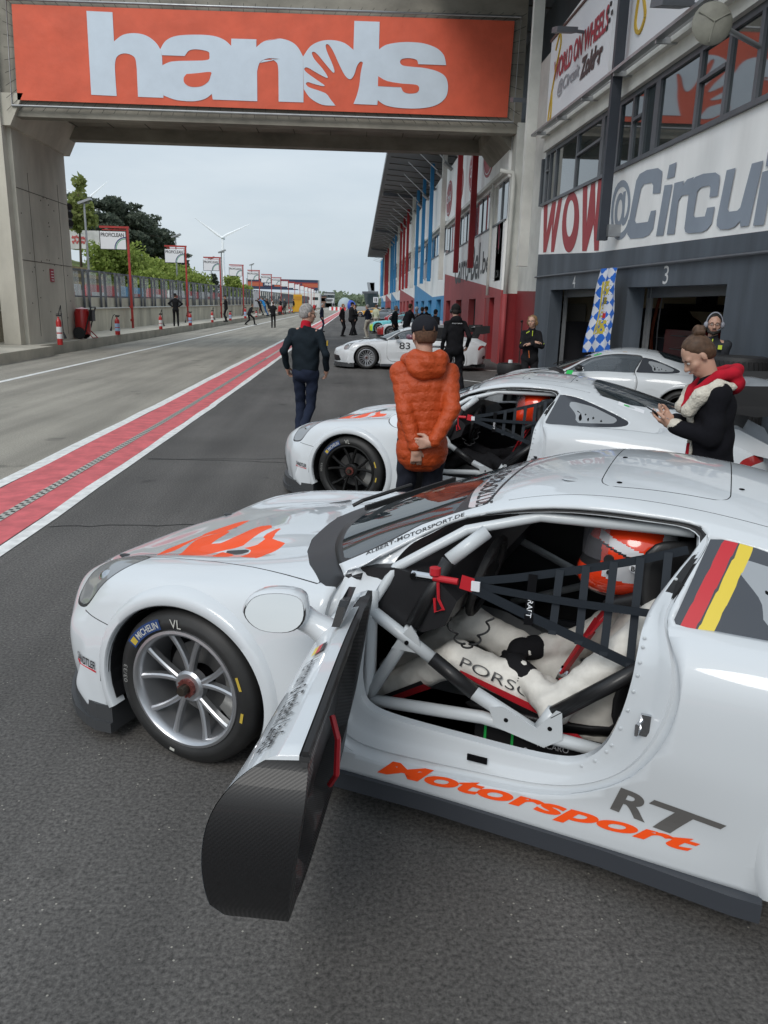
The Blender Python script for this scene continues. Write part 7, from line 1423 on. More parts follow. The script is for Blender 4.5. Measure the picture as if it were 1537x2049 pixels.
m = MB(); p = e_['sh']['R']*.55+e_['el']['R']*.45; m.box(p+V3(.075, -.02, .0), (.012, .055, .065), None, 0); m.box(p+V3(.073, -.02, -.095), (.012, .06, .028), None, 1); m.build('sleeve_patch', [mat('patch_gold', (.5, .33, .03), .6), M_ivory], r_)
# --- boy in the orange quilted jacket, hands clasped behind
def quilt(X):
    w = X[..., 2]*2*pi/.062+1.3*np.sin(X[..., 0]*7+X[..., 2]*3)+.5*np.sin(X[..., 0]*19+X[..., 1]*9); return .0065*np.abs(np.sin(w/2))**.45-.003+.0022*np.sin(X[..., 0]*80+X[..., 2]*31)*np.sin(X[..., 2]*55)
orj = mat('cloth_orange_nylon', (.42, .06, .012), .5, noise=(5, .12), bump=(46, .7, .012), spec=.4)
q = gy(838, 1060, 5.25)
P2 = dict(footL=(-.10, 0, 0), footR=(.10, 0, 0), handR=(.05, -.225, .0), elbR=(1, -.5, .1), handL=(-.03, -.215, -.19), elbL=(-1, -.6, .1), hdirR=(-.95, .1, -.1), palmR=(0, 1, 0), thumbR=(0, 0, 1), curlR=.5, hdirL=(.05, 0, -1), palmL=(0, 1, 0), thumbL=(1, 0, 0), curlL=.75, trousers=cloth('navy_jeans', (.018, .02, .03)), jacket=orj, puff=.008, jlen=.09, hood=False, hair='short', haircol=mat('hair_auburn_dark', (.09, .045, .025), .8, noise=(60, .4)), cap=cloth('cap_navy', (.014, .015, .02)), capdir=1, disp=quilt, fineJ=.0085, head=(.18, .12, 0), build=1.1, leg=1.02, collar=True)
r_ = person('boy in an orange quilted jacket and dark cap holding his arm behind his back', (q[0], q[1], 0), radians(2), P2, 1.72, .010, det=2)
e_ = P2['_']; E_ = e_['E']; m = MB(); m.tube([E_(-.082, .0, -.005), E_(-.10, .04, .0), E_(-.085, .09, .0)], [.016, .018, .012], 8); m.build('sunglasses', mat('shade_pink', (.14, .05, .08), .2, coat=.5), r_, smooth=True)
Hd = Field(.03); Hd.chain([e_['nk']+V3(-.115, .0, -.01), e_['nk']+V3(-.08, -.10, .0), e_['nk']+V3(0, -.135, -.01), e_['nk']+V3(.08, -.10, .0), e_['nk']+V3(.115, .0, -.01)], [.045, .052, .055, .052, .045]); Hd.ell(e_['nk']+V3(0, -.13, -.055), V3(.13, .06, .075)); nets(Hd, .0085, lambda X: .005*np.sin(X[..., 0]*38+X[..., 2]*40)+.004*np.abs(np.sin(X[..., 2]*60)), name='hood', m=orj, parent=r_)
m = MB(); m.prism([(-.045*1, 0), (.045, 0), (.04, .03), (.02, .045), (-.02, .045), (-.04, .03)], lambda a, b, d: tuple(E_(a, -.113+d, .03+b)), 0, .006); m.build('cap_opening', mat('hair_auburn_dark', (.09, .045, .025)), r_)
# --- girl looking at her phone
fur = mat('fleece_cream', (.62, .58, .5), .95, noise=(30, .12), bump=(90, 1., .01))
q = gy(1395, 900, 4.62)
P3 = dict(hip=(0, 0, 0), lean=.10, handR=(.04, .25, .24), elbR=(.5, -.7, -.6), handL=(-.03, .27, .22), elbL=(-.5, -.6, -.7), hdirR=(-.3, .8, .35), palmR=(-.5, -.1, .9), thumbR=(-.3, -.3, .7), hdirL=(.35, .9, .25), palmL=(.3, 0, 1), thumbL=(-.6, .2, .5), trousers=BLK, jacket=cloth('black_suede', (.007, .007, .010), .95, .4), puff=.010, jlen=.12, hair='bun', haircol=mat('hair_chestnut', (.075, .04, .022), .6, noise=(45, .4, (1, 1, 1))), head=(.12, .72, 0), build=.93, tone=1, collar=False, fineJ=.011)
r_ = person('young woman in black coat with cream fleece trim and red hood looking at her phone', (q[0]+.1, q[1], 0), radians(78), P3, 1.70, .010, det=2)
e_ = P3['_']; nk, ch, hp_ = e_['nk'], e_['chest'], e_['hip']
Hd = Field(.02); Hd.chain([nk+V3(-.085, .09, -.09), nk+V3(-.105, -.02, .0), nk+V3(-.08, -.10, .02), nk+V3(0, -.135, .025), nk+V3(.08, -.10, .02), nk+V3(.105, -.02, .0), nk+V3(.085, .09, -.09)], [.026, .033, .036, .038, .036, .033, .026]); Hd.ell(nk+V3(0, -.125, -.05), V3(.115, .06, .07)); Hd.chain([nk+V3(-.085, .09, -.09), nk+V3(-.03, .13, -.20)], [.024, .022]); Hd.chain([nk+V3(.085, .09, -.09), nk+V3(.03, .13, -.20)], [.024, .022]); nets(Hd, .010, lambda X: .004*np.sin(X[..., 0]*33+X[..., 2]*47), name='red_hood', m=REDC, parent=r_)
Fr = Field(.02)
for sg in (-1, 1): Fr.chain([nk+V3(sg*.13, -.09, -.06), nk+V3(sg*.15, -.01, -.062), nk+V3(sg*.135, .08, -.12), nk+V3(sg*.10, .13, -.21), ch+V3(sg*.05, .135, .0), hp_+V3(sg*.03, .135, .06), hp_+V3(sg*.03, .14, -.10)], [.026, .042, .046, .040, .020, .010, .010])
nets(Fr, .011, lambda X: .004*np.sin(X[..., 0]*150)*np.sin(X[..., 2]*140), name='fleece_collar', m=fur, parent=r_)
m = MB(); m.tube([hp_+V3(0, .14, .1), hp_+V3(0, .145, -.1)], .02, 6); m.build('red_zip_edge', REDC, r_)
for q_ in 'LR':
    w = e_['wr'][q_]; d = (e_['wr'][q_]-e_['el'][q_]); d /= np.linalg.norm(d); Cf = Field(.01); Cf.cap(w-d*.03, w-d*.012, .047, .045); nets(Cf, .011, name='fleece_cuff', m=fur, parent=r_)
pm = e_['wr']['L']*.5+e_['wr']['R']*.5+V3(0, .10, .055)
Mw = Matrix.Rotation(radians(78), 4, 'Z'); wp_ = Vector((q[0]+.1, q[1], 0))+(Mw@Vector(pm)); ph = MB(); ph.box((0, 0, 0), (.074, .152, .008)); ph.box((0, 0, .0048), (.068, .142, .001), None, 1); po = ph.build('phone', [M_plast, mat('phone_screen', (.1, .12, .14), .1, emit=((.4, .45, .5), .5))], label='black phone held in front of the young woman in the fleece-trimmed coat', cat='phone'); po.location = wp_; po.rotation_euler = (radians(28), 0, radians(78))
# --- man with glasses and headset in the garage doorway
q = gy(1418, 760, 9.55)
P4 = dict(tone=0, jacket=cloth('slate_softshell', (.03, .033, .04), .8), trousers=BLK, hair='short', haircol=H_dark, glasses=mat('frame_black', (.01, .01, .01), .3), headset=mat('headset_grey', (.25, .26, .3), .4), head=(0, .02, 0), handR=(.06, .22, .2), handL=(-.06, .23, .22), build=1.08)
r_ = person('bearded man with glasses and headset in a dark grey jacket in the garage doorway', (q[0]-.02, q[1], 0), radians(158), P4, 1.80, .013, det=2)
e_ = P4['_']; Bd = Field(.015); E_ = e_['E']; Bd.chain([E_(-.062, .01, -.03), E_(-.05, .05, -.075), E_(0, .078, -.095), E_(.05, .05, -.075), E_(.062, .01, -.03)], [.014, .018, .02, .018, .014]); Bd.cap(E_(-.022, .093, -.045), E_(.022, .093, -.045), .006, .006); nets(Bd, .008, name='beard', m=H_dark, parent=r_)
m = MB(); m.box(e_['nk']+V3(0, .085, -.07), (.012, .02, .11)); m.box(e_['chest']+V3(-.09, .155, .08), (.045, .015, .05), None, 0); m.build('lime_trim', mat('lime_trim', (.5, .6, .05), .6), r_)
# --- woman with folded arms by the tyres
q = gg(1060, 752)
P5 = dict(haircol=H_blond, hair='long', jacket=BLK, trousers=BLK, glasses=mat('frame_brown', (.06, .04, .03), .4), handR=(-.03, .20, .29), elbR=(1, -.1, -.6), handL=(.04, .235, .25), elbL=(-1, -.1, -.6), hdirR=(-1, 0, .1), hdirL=(1, 0, .1), head=(-.55, .0, 0), build=.95, puff=.006, jlen=.04, tone=1)
Yw = 15.4; q = gy(1058, 745, Yw); r_ = person('woman with long fair hair and glasses, arms folded, in a black jacket with lime piping', (q[0], q[1], G(q[1])), radians(178), P5, 1.70, .014, det=2)
e_ = P5['_']; m = MB(); c_ = e_['chest']; m.box(e_['nk']+V3(0, .10, -.08), (.012, .02, .1)); m.box(e_['el']['R']+V3(.03, .045, .06), (.012, .04, .012), Matrix.Rotation(.6, 3, 'X')); m.box(e_['el']['L']+V3(-.03, .045, .05), (.012, .04, .012), Matrix.Rotation(.6, 3, 'X')); m.box(c_+V3(.1, .15, .12), (.07, .02, .015), Matrix.Rotation(.6, 3, 'Y')); m.box(e_['hip']+V3(.05, .165, .05), (.012, .02, .14), Matrix.Rotation(.15, 3, 'Y'), 1); m.build('lime_piping', [mat('lime_trim', (.5, .6, .05), .6), mat('orange_zip', (.6, .15, .03), .6)], r_)
# --- mechanic in black hoodie with headset
q = gg(912, 774); P6 = dict(jacket=cloth('black_fleece', (.008, .008, .010)), trousers=cloth('black_work', (.010, .010, .013)), headset=M_plast, cap=cloth('cap_black', (.012, .012, .012)), hood=True, hair='short', haircol=H_dark, footR=(.19, -.02, 0), footL=(-.14, .03, 0), handR=(.27, .06, .03), build=1.12, leg=1.12, jlen=.05, belly=1.05)
Yh = 16.5; q = gy(905, 790, Yh); r_ = person('man in black hooded top and headset seen from behind right of the orange-jacketed boy', (q[0], q[1], G(q[1])), radians(5), P6, 1.86, .015, det=1)
e_ = P6['_']; m = MB(); add_text(m, 'RIM MOTORSPORT', lambda a, b: tuple(e_['chest']+V3(-.11+.22*a, -.163, .10+.018*b)), 0); m.build('back_print', M_ivory, r_, recalc=False)
# --- smaller figures further down the lane
def far_person(u, v, ang, label, o, H=1.76, up=0., res=.03, grp='people in the pit lane'):
    q = gg(u, v, up); return person(label, (q[0], q[1], q[2]), radians(ang), o, H, res, grp)
akimbo = dict(handR=(.17, -.03, .10), handL=(-.17, -.03, .10), elbR=(1, -.2, 0), elbL=(-1, -.2, 0))
far_person(353, 653, 10, 'man in black with cap and hands on hips on the platform, seen from behind', dict(cap=BLK, **akimbo), 1.78, .3, .022)
far_person(453, 644, 100, 'man in black with a cap standing by the third red sign pole', dict(cap=BLK, handR=(.05, .2, .3), handL=(-.05, .2, .3)), 1.8, .3, .024)
far_person(500, 650, -60, 'black-clad marshal stepping down off the platform with knees bent', dict(lean=.45, hip=(0, -.05, -.13), footR=(.12, .35, 0), footL=(-.12, -.3, 0), handR=(.1, .4, .2), handL=(-.1, .35, .1)), 1.76)
far_person(547, 656, 0, 'man in black T-shirt walking away along the pit lane', dict(short=True, footR=(.1, .12, 0), footL=(-.08, -.12, 0), handR=(.32, .05, .0), handL=(-.32, .0, .02), build=1.1), 1.78)
lean_ = dict(lean=.35, footR=(.12, -.3, 0), footL=(-.1, -.4, 0), handR=(.12, .5, .5), handL=(-.12, .5, .5))
far_person(521, 631, 75, 'person in dark clothes leaning on the pit wall left of the mechanic in blue', dict(lean_), 1.75, .3)
far_person(530, 633, 80, 'mechanic in bright blue top leaning on the pit wall', dict(jacket=BLU, trousers=cloth('blue_trousers', (.03, .1, .25)), **lean_), 1.8, .3)
far_person(538, 631, 70, 'person in black leaning on the pit wall right of the mechanic in blue', dict(lean_), 1.75, .3)
far_person(545, 630, 60, 'person in white leaning back by the pit wall', dict(jacket=WHT, trousers=WHT, lean=-.15), 1.7, .3)
far_person(562, 629, 90, 'man in black behind the distant red fire trolley', dict(handR=(.1, .3, .3)), 1.78, .3)
far_person(570, 628, 150, 'second man in black and white by the distant red fire trolley', dict(jacket=GRY), 1.78, .3)
far_person(588, 627, 90, 'person in black and yellow beside the tall yellow board', dict(jacket=BLK, trousers=cloth('hi_vis', (.5, .35, .03))), 1.78, .3)
far_person(644, 664, -95, 'man in navy clothes standing in profile on the red band', dict(jacket=NAV, trousers=NAV, head=(0, .1, 0), hair='short', haircol=H_grey), 1.75, 0, .022)
far_person(662, 617, 0, 'distant person in dark trousers near the pit exit, left one', dict(jacket=GRY), 1.75)
far_person(667, 617, 20, 'distant person beside the other near the pit exit, right one', dict(jacket=NAV), 1.75)
far_person(685, 673, -110, 'fair-haired man in black zip top, arms down, left of the standing group', dict(haircol=H_blond, jacket=BLK), 1.76, 0, .022)
far_person(703, 671, -75, 'man in black cap and heavy black jacket with a bag in the group', dict(cap=BLK, jacket=cloth('black_anorak', (.014, .014, .016)), puff=.03, jlen=.1, handR=(.1, .3, .15), handL=(-.1, .3, .15)), 1.85, 0, .022)
far_person(711, 670, 100, 'man half hidden behind the black-capped man in the group', dict(jacket=BLK, haircol=H_brown), 1.72, 0, .024)
far_person(735, 677, 60, 'man in navy gilet over a white shirt with cream trousers', dict(jacket=NAV, trousers=CRM, haircol=H_grey, handL=(-.15, .32, .3), shoes=cloth('pale_shoe', (.5, .5, .46))), 1.76, 0, .022)
far_person(752, 664, -20, 'driver in a white and lime race suit with auburn hair', dict(jacket=cloth('suit_lime', (.5, .52, .38)), trousers=CRM, haircol=H_ginger), 1.74, 0, .022)
def crowd(u, Y, ang, label, o, H): q = gy(u, 700, Y); return person(label, (q[0], q[1], G(Y)), radians(ang), o, H, .022)
crowd(789, 37, -120, 'balding grey-haired man in a dark jacket behind the red-nosed car', dict(jacket=cloth('dark_blue_grey', (.02, .028, .035)), haircol=H_grey, trousers=BLK), 1.76)
crowd(812, 33, -60, 'tall man in a black suit jacket bending forward by the cars', dict(lean=.25, jacket=cloth('suit_black', (.014, .014, .018)), handR=(.1, .45, .35), build=1.15, haircol=H_brown), 1.88)
crowd(832, 36, 30, 'person in a pale balaclava and grey suit in the crowd', dict(jacket=cloth('suit_grey', (.25, .28, .32)), beanie=WHT, hair='none'), 1.72)
crowd(842, 34, -20, 'person in navy top with short brown hair in the crowd', dict(jacket=NAV, haircol=H_brown), 1.74)
crowd(851, 37, 40, 'person in a dark cap at the back of the crowd', dict(jacket=BLK, cap=BLK), 1.74)
crowd(868, 31, -40, 'person with a black hood up in the crowd left of the headset man', dict(jacket=BLK, beanie=BLK, hooded=1, hair='none', puff=.02), 1.66)
# ---------------------------------------------------------------- drivers: seated figures (local frame of the car turned so +y is car forward)
def driver(car_org, car_ang, label, suit, helm, det=2, trim=True):
    r = empty('person', car_org, car_ang-pi/2, label=label, cat='person', group='drivers sitting in their cars')
    Y = lambda x, y, z: V3(-y, x, z)              # car coordinates -> local
    yc = .36; hipL, hipR = Y(-1.50, yc+.10, .33), Y(-1.50, yc-.10, .33); knL, knR = Y(-.98, yc+.16, .50), Y(-.94, yc-.15, .52); anL, anR = Y(-.62, yc+.10, .25), Y(-.60, yc-.10, .26); shL, shR = Y(-1.68, yc+.18, .79), Y(-1.66, yc-.17, .79); elL, elR = Y(-1.37, yc+.25, .43), Y(-1.38, yc-.20, .50); wL, wR = Y(-1.19, yc+.12, .50), Y(-1.17, yc-.02, .50); hc = Y(-1.545, yc, .962)
    Bd = Field(.03); Bd.cap((hipL+hipR)/2, (shL+shR)/2-V3(0, 0, .1), .11, .12); Bd.chain([shL, (shL+shR)/2, shR], [.05, .06, .05]); Bd.cap((shL+shR)/2, hc-V3(0, 0, .06), .06, .06); Bd.ell(hc, V3(.075, .1, .11))
    for h_, k_, a_, s_, e_, w_ in ((hipL, knL, anL, shL, elL, wL), (hipR, knR, anR, shR, elR, wR)): Bd.chain([h_, k_, a_], [.07, .05, .035]); Bd.chain([s_, e_, w_], [.042, .034, .024])
    body = nets(Bd, .016, name='body', m=skin(0), parent=r)
    S_ = Field(.025); S_.cap((hipL+hipR)/2, (shL+shR)/2-V3(0, -.01, .12), .13, .135, .04); S_.chain([shL, (shL+shR)/2-V3(0, 0, .01), shR], [.075, .085, .075])
    for h_, k_, a_, s_, e_, w_ in ((hipL, knL, anL, shL, elL, wL), (hipR, knR, anR, shR, elR, wR)): S_.chain([h_, k_, a_], [.088, .066, .052]); S_.chain([s_, e_, w_+(e_-w_)*.12], [.066, .058, .044])
    wr_ = lambda X: .0022*np.sin(X[..., 0]*61+X[..., 2]*87+2*np.sin(X[..., 1]*33))+.0015*np.sin(X[..., 1]*97+X[..., 2]*63)
    so = nets(S_, .0105, wr_, name='race_suit', m=suit, parent=r)
    gl_ = cloth('glove_black', (.012, .012, .014))
    for w_, e_, hd, sg in ((wL, elL, Y(.25, -.95, -.05)-0, 1), (wR, elR, Y(.05, .95, -.35), -1)):
        hd = np.array(hd); hd = hd/np.linalg.norm(hd); Gf = Field(.02); dd = (w_-e_)/np.linalg.norm(w_-e_); Gf.cap(w_-dd*.07, w_, .05, .042); fingers(Gf, w_, hd, V3(0, 0, -1), V3(0, 1, .2), 1.12, .35, rads=1.25); nets(Gf, .008, name='glove', m=gl_, parent=r)
    for a_ in (anL, anR): Sh = Field(.02); Sh.cap(a_-V3(0, .03, .04), a_+V3(0, .15, .03), .042, .034); nets(Sh, .014, name='shoe', m=BLK, parent=r)
    Hf = Field(.02); Hf.ell(hc+V3(0, -.012, .010), V3(.132, .165, .128)); Hf.ell(hc+V3(0, .075, -.085), V3(.095, .10, .075), None, .05); Hf.ell(hc+V3(0, .02, -.075), V3(.118, .14, .085), None, .04)
    ho = nets(Hf, .0055, name='helmet', m=helm[0], parent=r)
    if trim:       # livery of the helmet by face position: orange, white, grey patches; materials are paint
        me = ho.data
        for mm in helm[1:]: me.materials.append(mm)
        co = np.array([tuple(p.center) for p in me.polygons])-hc; x, y, z = co.T
        idx = np.zeros(len(co), int); idx[(z > .025+.35*y) & (z < .055+.35*y) & (y < .1)] = 1; idx[(z < -.005-.2*y) & (z > -.075+.1*y) & (y > -.09) & (y < .075)] = 1; idx[(z > .07+.2*y) & (y > -.08) & (np.abs(x) < .07)] = 1; idx[(y < -.11)] = 1; idx[(z > .085+.12*y) & (y > -.06) & (np.abs(np.abs(x)-.07) < .008)] = 2; idx[(np.abs(z-.02-.35*y) < .004) & (y < .1)] = 2; idx[(np.abs(y) < .004) & (z > .10)] = 2
        idx[(y > .085) & (z > -.045) & (z < .055)] = 2; idx[z < -.135] = 2
        me.polygons.foreach_set('material_index', idx.tolist())
    m = MB(); n = 9
    for i in range(n):
        for j in range(5): t = -1.25+2.5*i/(n-1); zz = -.045+.115*j/4; m.v.append(tuple(hc+V3(.131*sin(t), .012+.152*cos(t)*1.02, zz+.035)))
    m.f = [(i*5+j, (i+1)*5+j, (i+1)*5+j+1, i*5+j+1) for i in range(n-1) for j in range(4)]; m.m = [0]*len(m.f); m.build('visor', mat('clear_visor', (.2, .2, .22), .05, alpha=.35, spec=1.), r, smooth=True, recalc=False)
    m = MB()
    for sg in (-1, 1): m.cyl(hc+V3(sg*.122, .055, .0), hc+V3(sg*.134, .055, .0), .018, n=14); m.cyl(hc+V3(sg*.122, .052, -.045), hc+V3(sg*.132, .052, -.045), .008, n=10)
    m.build('visor_pivot', M_plast, ho)
    if trim:
        m = MB(); Rr = Matrix.Rotation(-.2, 3, 'X'); c0 = hc+V3(-.131, -.045, -.02)
        pts = [(.032*cos(t), .017*sin(t)) for t in np.linspace(0, 2*pi, 20)[:-1]]; m.add([tuple(c0+V3(-.003, a, b+.1*a)) for a, b in pts], [tuple(range(len(pts)))], 0); add_text(m, 'BELL', lambda a, b: tuple(c0+V3(-.0045, .024-.048*a, -.009+.018*b+.1*(.024-.048*a))), 1, bold=.03); m.build('helmet_badge', [M_ivory, M_plast], ho, recalc=False)
    # harness, neck device, leg print
    m = MB()
    def web(P, w=.04):
        for a, b in zip(P, P[1:]): m.beam(a, b, w, .008)
    for sg in (-1, 1): web([Y(-1.66, yc+sg*.08, .86), Y(-1.53, yc+sg*.085, .80), Y(-1.45, yc+sg*.07, .66), Y(-1.355, yc+sg*.02, .46)]); web([Y(-1.48, yc+sg*.2, .34), Y(-1.36, yc+sg*.03, .44)])
    m.build('harness', M_drd, r); m = MB(); m.cyl(Y(-1.365, yc, .44), Y(-1.335, yc, .45), .03); m.build('buckle', M_chrome, r)
    Nf = Field(.02); Nf.chain([Y(-1.63, yc+.10, .84), Y(-1.68, yc, .88), Y(-1.63, yc-.10, .84)], [.03, .035, .03]); Nf.cap(Y(-1.63, yc+.10, .84), Y(-1.50, yc+.10, .79), .03, .022); nets(Nf, .012, name='neck_device', m=M_plast, parent=r)
    if trim:
        m = MB(); d = knL-hipL; L_ = np.linalg.norm(d); u_ = d/L_; out = V3(-.94, 0, .35); out = out-u_*(out@u_); out /= np.linalg.norm(out); upv = np.cross(out, u_); upv = upv if upv[2] > 0 else -upv
        def leg(t, w, o_=0.): rr = (.088+(.066-.088)*t)*1.06+.006+o_; a = w/rr; return tuple(hipL+d*t+out*cos(a)*rr+upv*sin(a)*rr)
        v, f, _ = text2d('PORSCHE', sub=1, bold=-.005); m.add([leg(.97-.72*a, -.012+.036*b, .002) for a, b in v], f, 1)
        for (w0, w1, mi) in ((-.055, -.026, 0), (-.10, -.055, 1)): q_ = [leg(.95-.85*i/12, w, .0015) for i in range(13) for w in (w0*sin(pi*(i+1)/14)**.3, w1)]; m.add(q_, [(2*i, 2*i+1, 2*i+3, 2*i+2) for i in range(12)], mi)
        d2 = anL-knL
        def shin(t, w): rr = (.066+(.052-.066)*t)*1.06+.008; u2 = d2/np.linalg.norm(d2); o2 = V3(-.94, -.1, .1); o2 = o2-u2*(o2@u2); o2 /= np.linalg.norm(o2); p2 = np.cross(o2, u2); p2 = p2 if p2[2] > 0 else -p2; a = w/rr; return tuple(knL+d2*t+o2*cos(a)*rr+p2*sin(a)*rr)
        for (w0, w1, mi) in ((-.03, -.075, 0), (-.03, -.012, 1)): q_ = [shin(.35+.6*i/8, w) for i in range(9) for w in (w0, w1)]; m.add(q_, [(2*i, 2*i+1, 2*i+3, 2*i+2) for i in range(8)], mi)
        m.build('suit_print', [M_drd, M_inkb], so, recalc=False)
    return r
suitw = cloth('nomex_cream', (.75, .73, .68), .9, .5); HO = mat('helmet_orange', (.8, .05, .012), .15, coat=1.); HW = mat('helmet_white', (.62, .62, .64), .15, coat=1.)
driver(tuple(OA), A_ANG, 'driver in white race suit and orange-white helmet inside the nearest car', suitw, [HO, HW, M_plast])
driver((oB[0], oB[1], 0), aB, 'driver with red-orange helmet inside the black-wheeled car', cloth('nomex_black', (.012, .012, .014)), [HO, HO, M_plast], trim=False)
# ================================================================ LOOSE THINGS AROUND THE GARAGES
# flag hung from the cable over the pillar between the garages
fl = MB(); yA, yB = 15.95, 14.15; zt0, zb0 = 2.86, 1.02; nu, nv = 60, 84
TL = gx(1204, 538, 4.45); TR = gx(1238, 535, 4.45); BL_ = gx(1167, 705, 4.25); BR_ = gx(1222, 702, 4.4)
def fp(u, v):
    a = TL*(1-u)+TR*u; b = BL_*(1-u)+BR_*u; p = a*(1-v)+b*v; k = .03*(1-.4*v); return (p[0]-k*sin(u*13+v*1.5)-.015*sin(v*9), p[1]+.03*sin(u*13+2+v*2), p[2])
for i in range(nu+1):
    for j in range(nv+1): fl.v.append(fp(i/nu, j/nv))
def flagcol(u, v):
    s = u+.0; a = u*7+.0+v*3.4; b = u*7-v*13.5
    k = (math.floor(u*3.4+v*6.5) + math.floor(u*3.0-v*7.5)) % 2
    cx, cy = .5, .47; dx, dy = (u-cx)/.27, (v-cy)/.32
    if abs(dx) < 1 and abs(dy) < 1:
        if abs(dx) < .42 and abs(dy) < .40:
            if dy < -.12: return 4 if (int(dx*9+9)+int(dy*20+40)) % 2 else (2 if dx > 0 else 0)
            if dx > .05: return 3 if (dy > .12+.1*abs(sin(dx*30))) else 1
            return 1 if (int(dy*14+30)) % 2 else 2
        if dx < -.72: return 2
        if .45 < abs(dy) < .98 and abs(dx+.05*sin(dy*20)) < .62 and (sin(dx*11+dy*17)+sin(dy*23-dx*7)) > -.9: return 2
        if abs(dy) > .4 and sin(dx*19)*sin(dy*29) > .82: return 4
    return k
for i in range(nu):
    for j in range(nv): a = i*(nv+1)+j; fl.f.append((a, a+1, a+nv+2, a+nv+1)); fl.m.append(flagcol((i+.5)/nu, (j+.5)/nv))
fl.build('flag', [mat('flag_blue', (.015, .12, .5), .8), mat('flag_white', (.58, .6, .66), .8), mat('flag_gold', (.48, .38, .04), .8), mat('flag_red', (.45, .02, .03), .8), mat('flag_black', (.02, .02, .02), .8)], smooth=True, label='blue and white lozenge flag with golden lions hanging beside garage 3', cat='flag', recalc=False)
def tyre_pile(x, y, n, label0, R_=.32, w=.27, treads=False):
    for k in range(n):
        r = empty('tyre', (x+random.uniform(-.02, .02), y+random.uniform(-.02, .02), G(y)+k*w), random.uniform(0, 6), label=label0 % ['bottom', 'second', 'third', 'fourth', 'fifth'][k] if k < n-1 else label0 % 'top', cat='tyre', group='stacked race tyres'); m = MB()
        m.lathe([(R_*.7, .02), (R_*.78, 0), (R_*.93, .01), (R_, .05), (R_, w-.05), (R_*.93, w-.012), (R_*.78, w-.003), (R_*.7, w-.02), (R_*.66, w/2), (R_*.7, .02)], n=40)
        if treads:
            for i in range(36): a = 2*pi*i/36; m.box((R_*1.0*cos(a), R_*sin(a), w/2), (.018, .035, w*.62), Matrix.Rotation(a, 3, 'Z')@Matrix.Rotation(.25, 3, 'X'))
        m.build('tread', M_rubber, r, angle=40); m = MB(); m.lathe([(R_*.66, w*.2), (R_*.55, w*.35), (R_*.2, w*.4), (0, w*.4)], n=24); m.build('rim', M_wblk, r, angle=40)
q = gy(1019, 745, 18.8); tyre_pile(q[0], 18.8, 2, 'slick race tyre lying by the woman with folded arms, %s one', treads=False)
q = gy(1453, 800, 8.9); tyre_pile(q[0]+.08, 8.9, 5, 'treaded rain tyre stacked by the grey wall, %s one', .33, .27, True)
tyre_pile(4.2, 14.7, 2, 'slick race tyre behind the white car with green corners, %s one')
q = gy(1023, 700, 18.8); m = MB(); m.lathe([(0, 0), (.055, 0), (.05, .07), (0, .07)], n=14); m.build('paper_cup', M_ivory, label='small white cup standing on the tyres', cat='cup').location = (q[0], 18.8, G(18.8)+.545)
m = MB(); m.cyl((0, 0, 0), (.02, .02, 1.5), .014); m.cyl((0, 0, 1.5), (.02, .02, 1.52), .03); m.build('broom_handle', M_rubber, label='dark broom handle leaning upright behind the tyres', cat='broom').location = (4.1, 19.6, G(19))
# tool trolley next to the mechanic
q = gy(884, 700, 17.6); r = empty('tool_trolley', (q[0], 17.6, G(17.6)), label='chrome equipment trolley beside the man in the black hooded top', cat='trolley'); m = MB()
for z in (.25, .6, .95): m.box((0, 0, z), (.5, .4, .03))
for a in (-.24, .24):
    for b in (-.19, .19): m.cyl((a, b, .08), (a, b, 1.0), .015)
m.tube([(-.24, -.19, 1.0), (-.26, -.25, 1.1), (.26, -.25, 1.1), (.24, -.19, 1.0)], .015, 6); m.build('frame', M_chrome, r); m = MB(); m.box((0, 0, 1.25), (.44, .3, .34)); m.build('monitor_box', M_steel, r); m = MB(); m.box((0, -.155, 1.25), (.34, .02, .24)); m.build('monitor_screen', M_plast, r)
for a in (-.22, .22):
    for b in (-.17, .17): m = MB(); m.cyl((a-.015, b, .05), (a+.015, b, .05), .05); m.build('castor', M_rubber, r)
# garage contents
def cabinet(x, y, w, h, d, col, label, nm_='tool_cabinet', nd=5):
    r = empty(nm_, (x, y, .013), label=label, cat='cabinet'); m = MB(); m.bb((0, -w/2, .08), (d, w/2, h)); m.build('case', col, r)
    for k in range(nd): z = .14+(h-.2)*k/nd; m = MB(); m.bb((-.015, -w/2+.03, z), (-.001, w/2-.03, z+(h-.2)/nd-.02)); o = m.build('drawer', col, r); m = MB(); m.cyl((-.03, -w/4, z+(h-.2)/nd-.05), (-.03, w/4, z+(h-.2)/nd-.05), .008, n=6); m.build('handle', M_steel, o)
DRD = mat('cabinet_red', (.22, .015, .015), .4); DBL = mat('cabinet_blue', (.02, .05, .2), .4)
def gpos(u, v, Y): q = gy(u, v, Y); return q[0], q[2]
x_, z_ = gpos(1362, 660, 15.2); cabinet(x_, 15.2, 1.5, z_-.02, .6, DRD, 'red tool cabinet seen through garage 3 behind the bearded man')
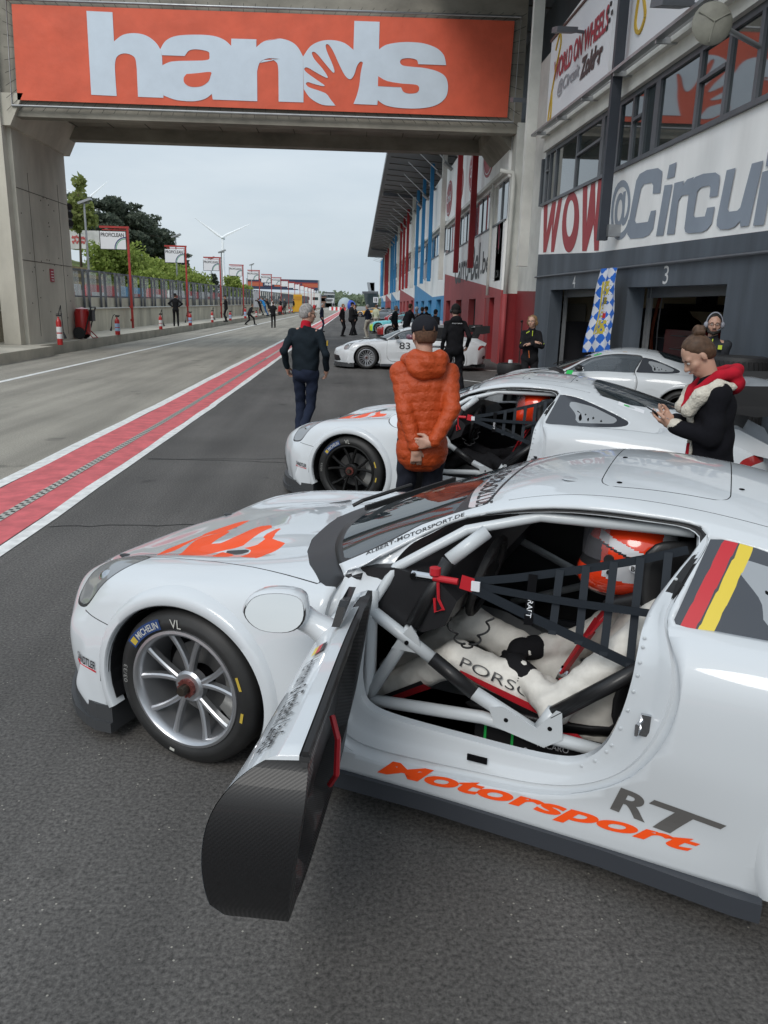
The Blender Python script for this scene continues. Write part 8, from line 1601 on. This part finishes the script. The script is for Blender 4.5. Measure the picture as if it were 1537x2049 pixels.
x_, z_ = gpos(1270, 600, 17.2); cabinet(x_-.1, 17.2, .9, 1.9, .9, M_intd, 'tall black cabinet at the left inside garage 3', 'storage_cabinet', 3)
x_, z_ = gpos(1290, 672, 16.2); cabinet(x_, 16.2, 1.2, 1.0, .5, DBL, 'blue tool cabinet low inside garage 3')
x_, z_ = gpos(1130, 610, 20.1); cabinet(x_-.3, 19.9, .7, 1.55, .9, M_intd, 'black cupboard deep inside garage 4', 'storage_cabinet', 2); cabinet(6.1, 18.4, .7, .85, .5, DBL, 'blue trolley box low inside garage 4')
x_, z_ = gpos(1432, 600, 17.); m = MB(); m.bb((x_-1.0, 17.0, z_-.25), (x_+1.2, 17.3, z_-.1)); m.bb((x_-.3, 17, z_-.1), (x_+.05, 17.3, z_+.55)); m.build('wall_shelf', M_intd, label='dark shelf with a box above the bearded man in garage 3', cat='shelf')
x_, z_ = gpos(1345, 655, 16.5); Jk = Field(.05); Jk.ell((0, 0, .15), (.62, .25, .22)); Jk.ell((.12, .05, .32), (.28, .2, .2)); Jk.ell((-.4, 0, .08), (.35, .2, .12)); o = nets(Jk, .04, name='jacket_heap', m=cloth('heap_black', (.008, .008, .010))); tag(o, 'heap of black jackets behind the red cabinet in garage 3', 'clothes'); o.location = (x_, 16.5, z_-.1); cabinet(x_-.2, 16.6, 1.6, z_-.12, .9, M_intd, 'black cabinet under the heap of jackets in garage 3', 'storage_cabinet', 3)
x_, z_ = gpos(1307, 690, 14.6); m = MB(); m.tube(catmull([(0, 0, 0), (-.05, 0, .5), (.0, 0, 1.0), (.04, 0, 1.2)], 6, False), .03, 8); m.tube(catmull([(.08, 0, .0), (.05, 0, .6), (.07, 0, 1.15)], 6, False), .012, 6, 1); o = m.build('air_hose', [mat('hose_orange', (.4, .08, .03), .5), M_ivory], label='orange hose standing upright in garage 3', cat='hose'); o.location = (x_, 14.6, z_-.3)
q = gy(1140, 628, 20.35); m = MB(); m.bb((q[0]-.55, 20.3, q[2]-.4), (q[0]+.4, 20.36, q[2]+.25)); m.build('pin_board', mat('pale_board', (.3, .28, .25), .8), label='pale board on the wall of garage 4', cat='board')
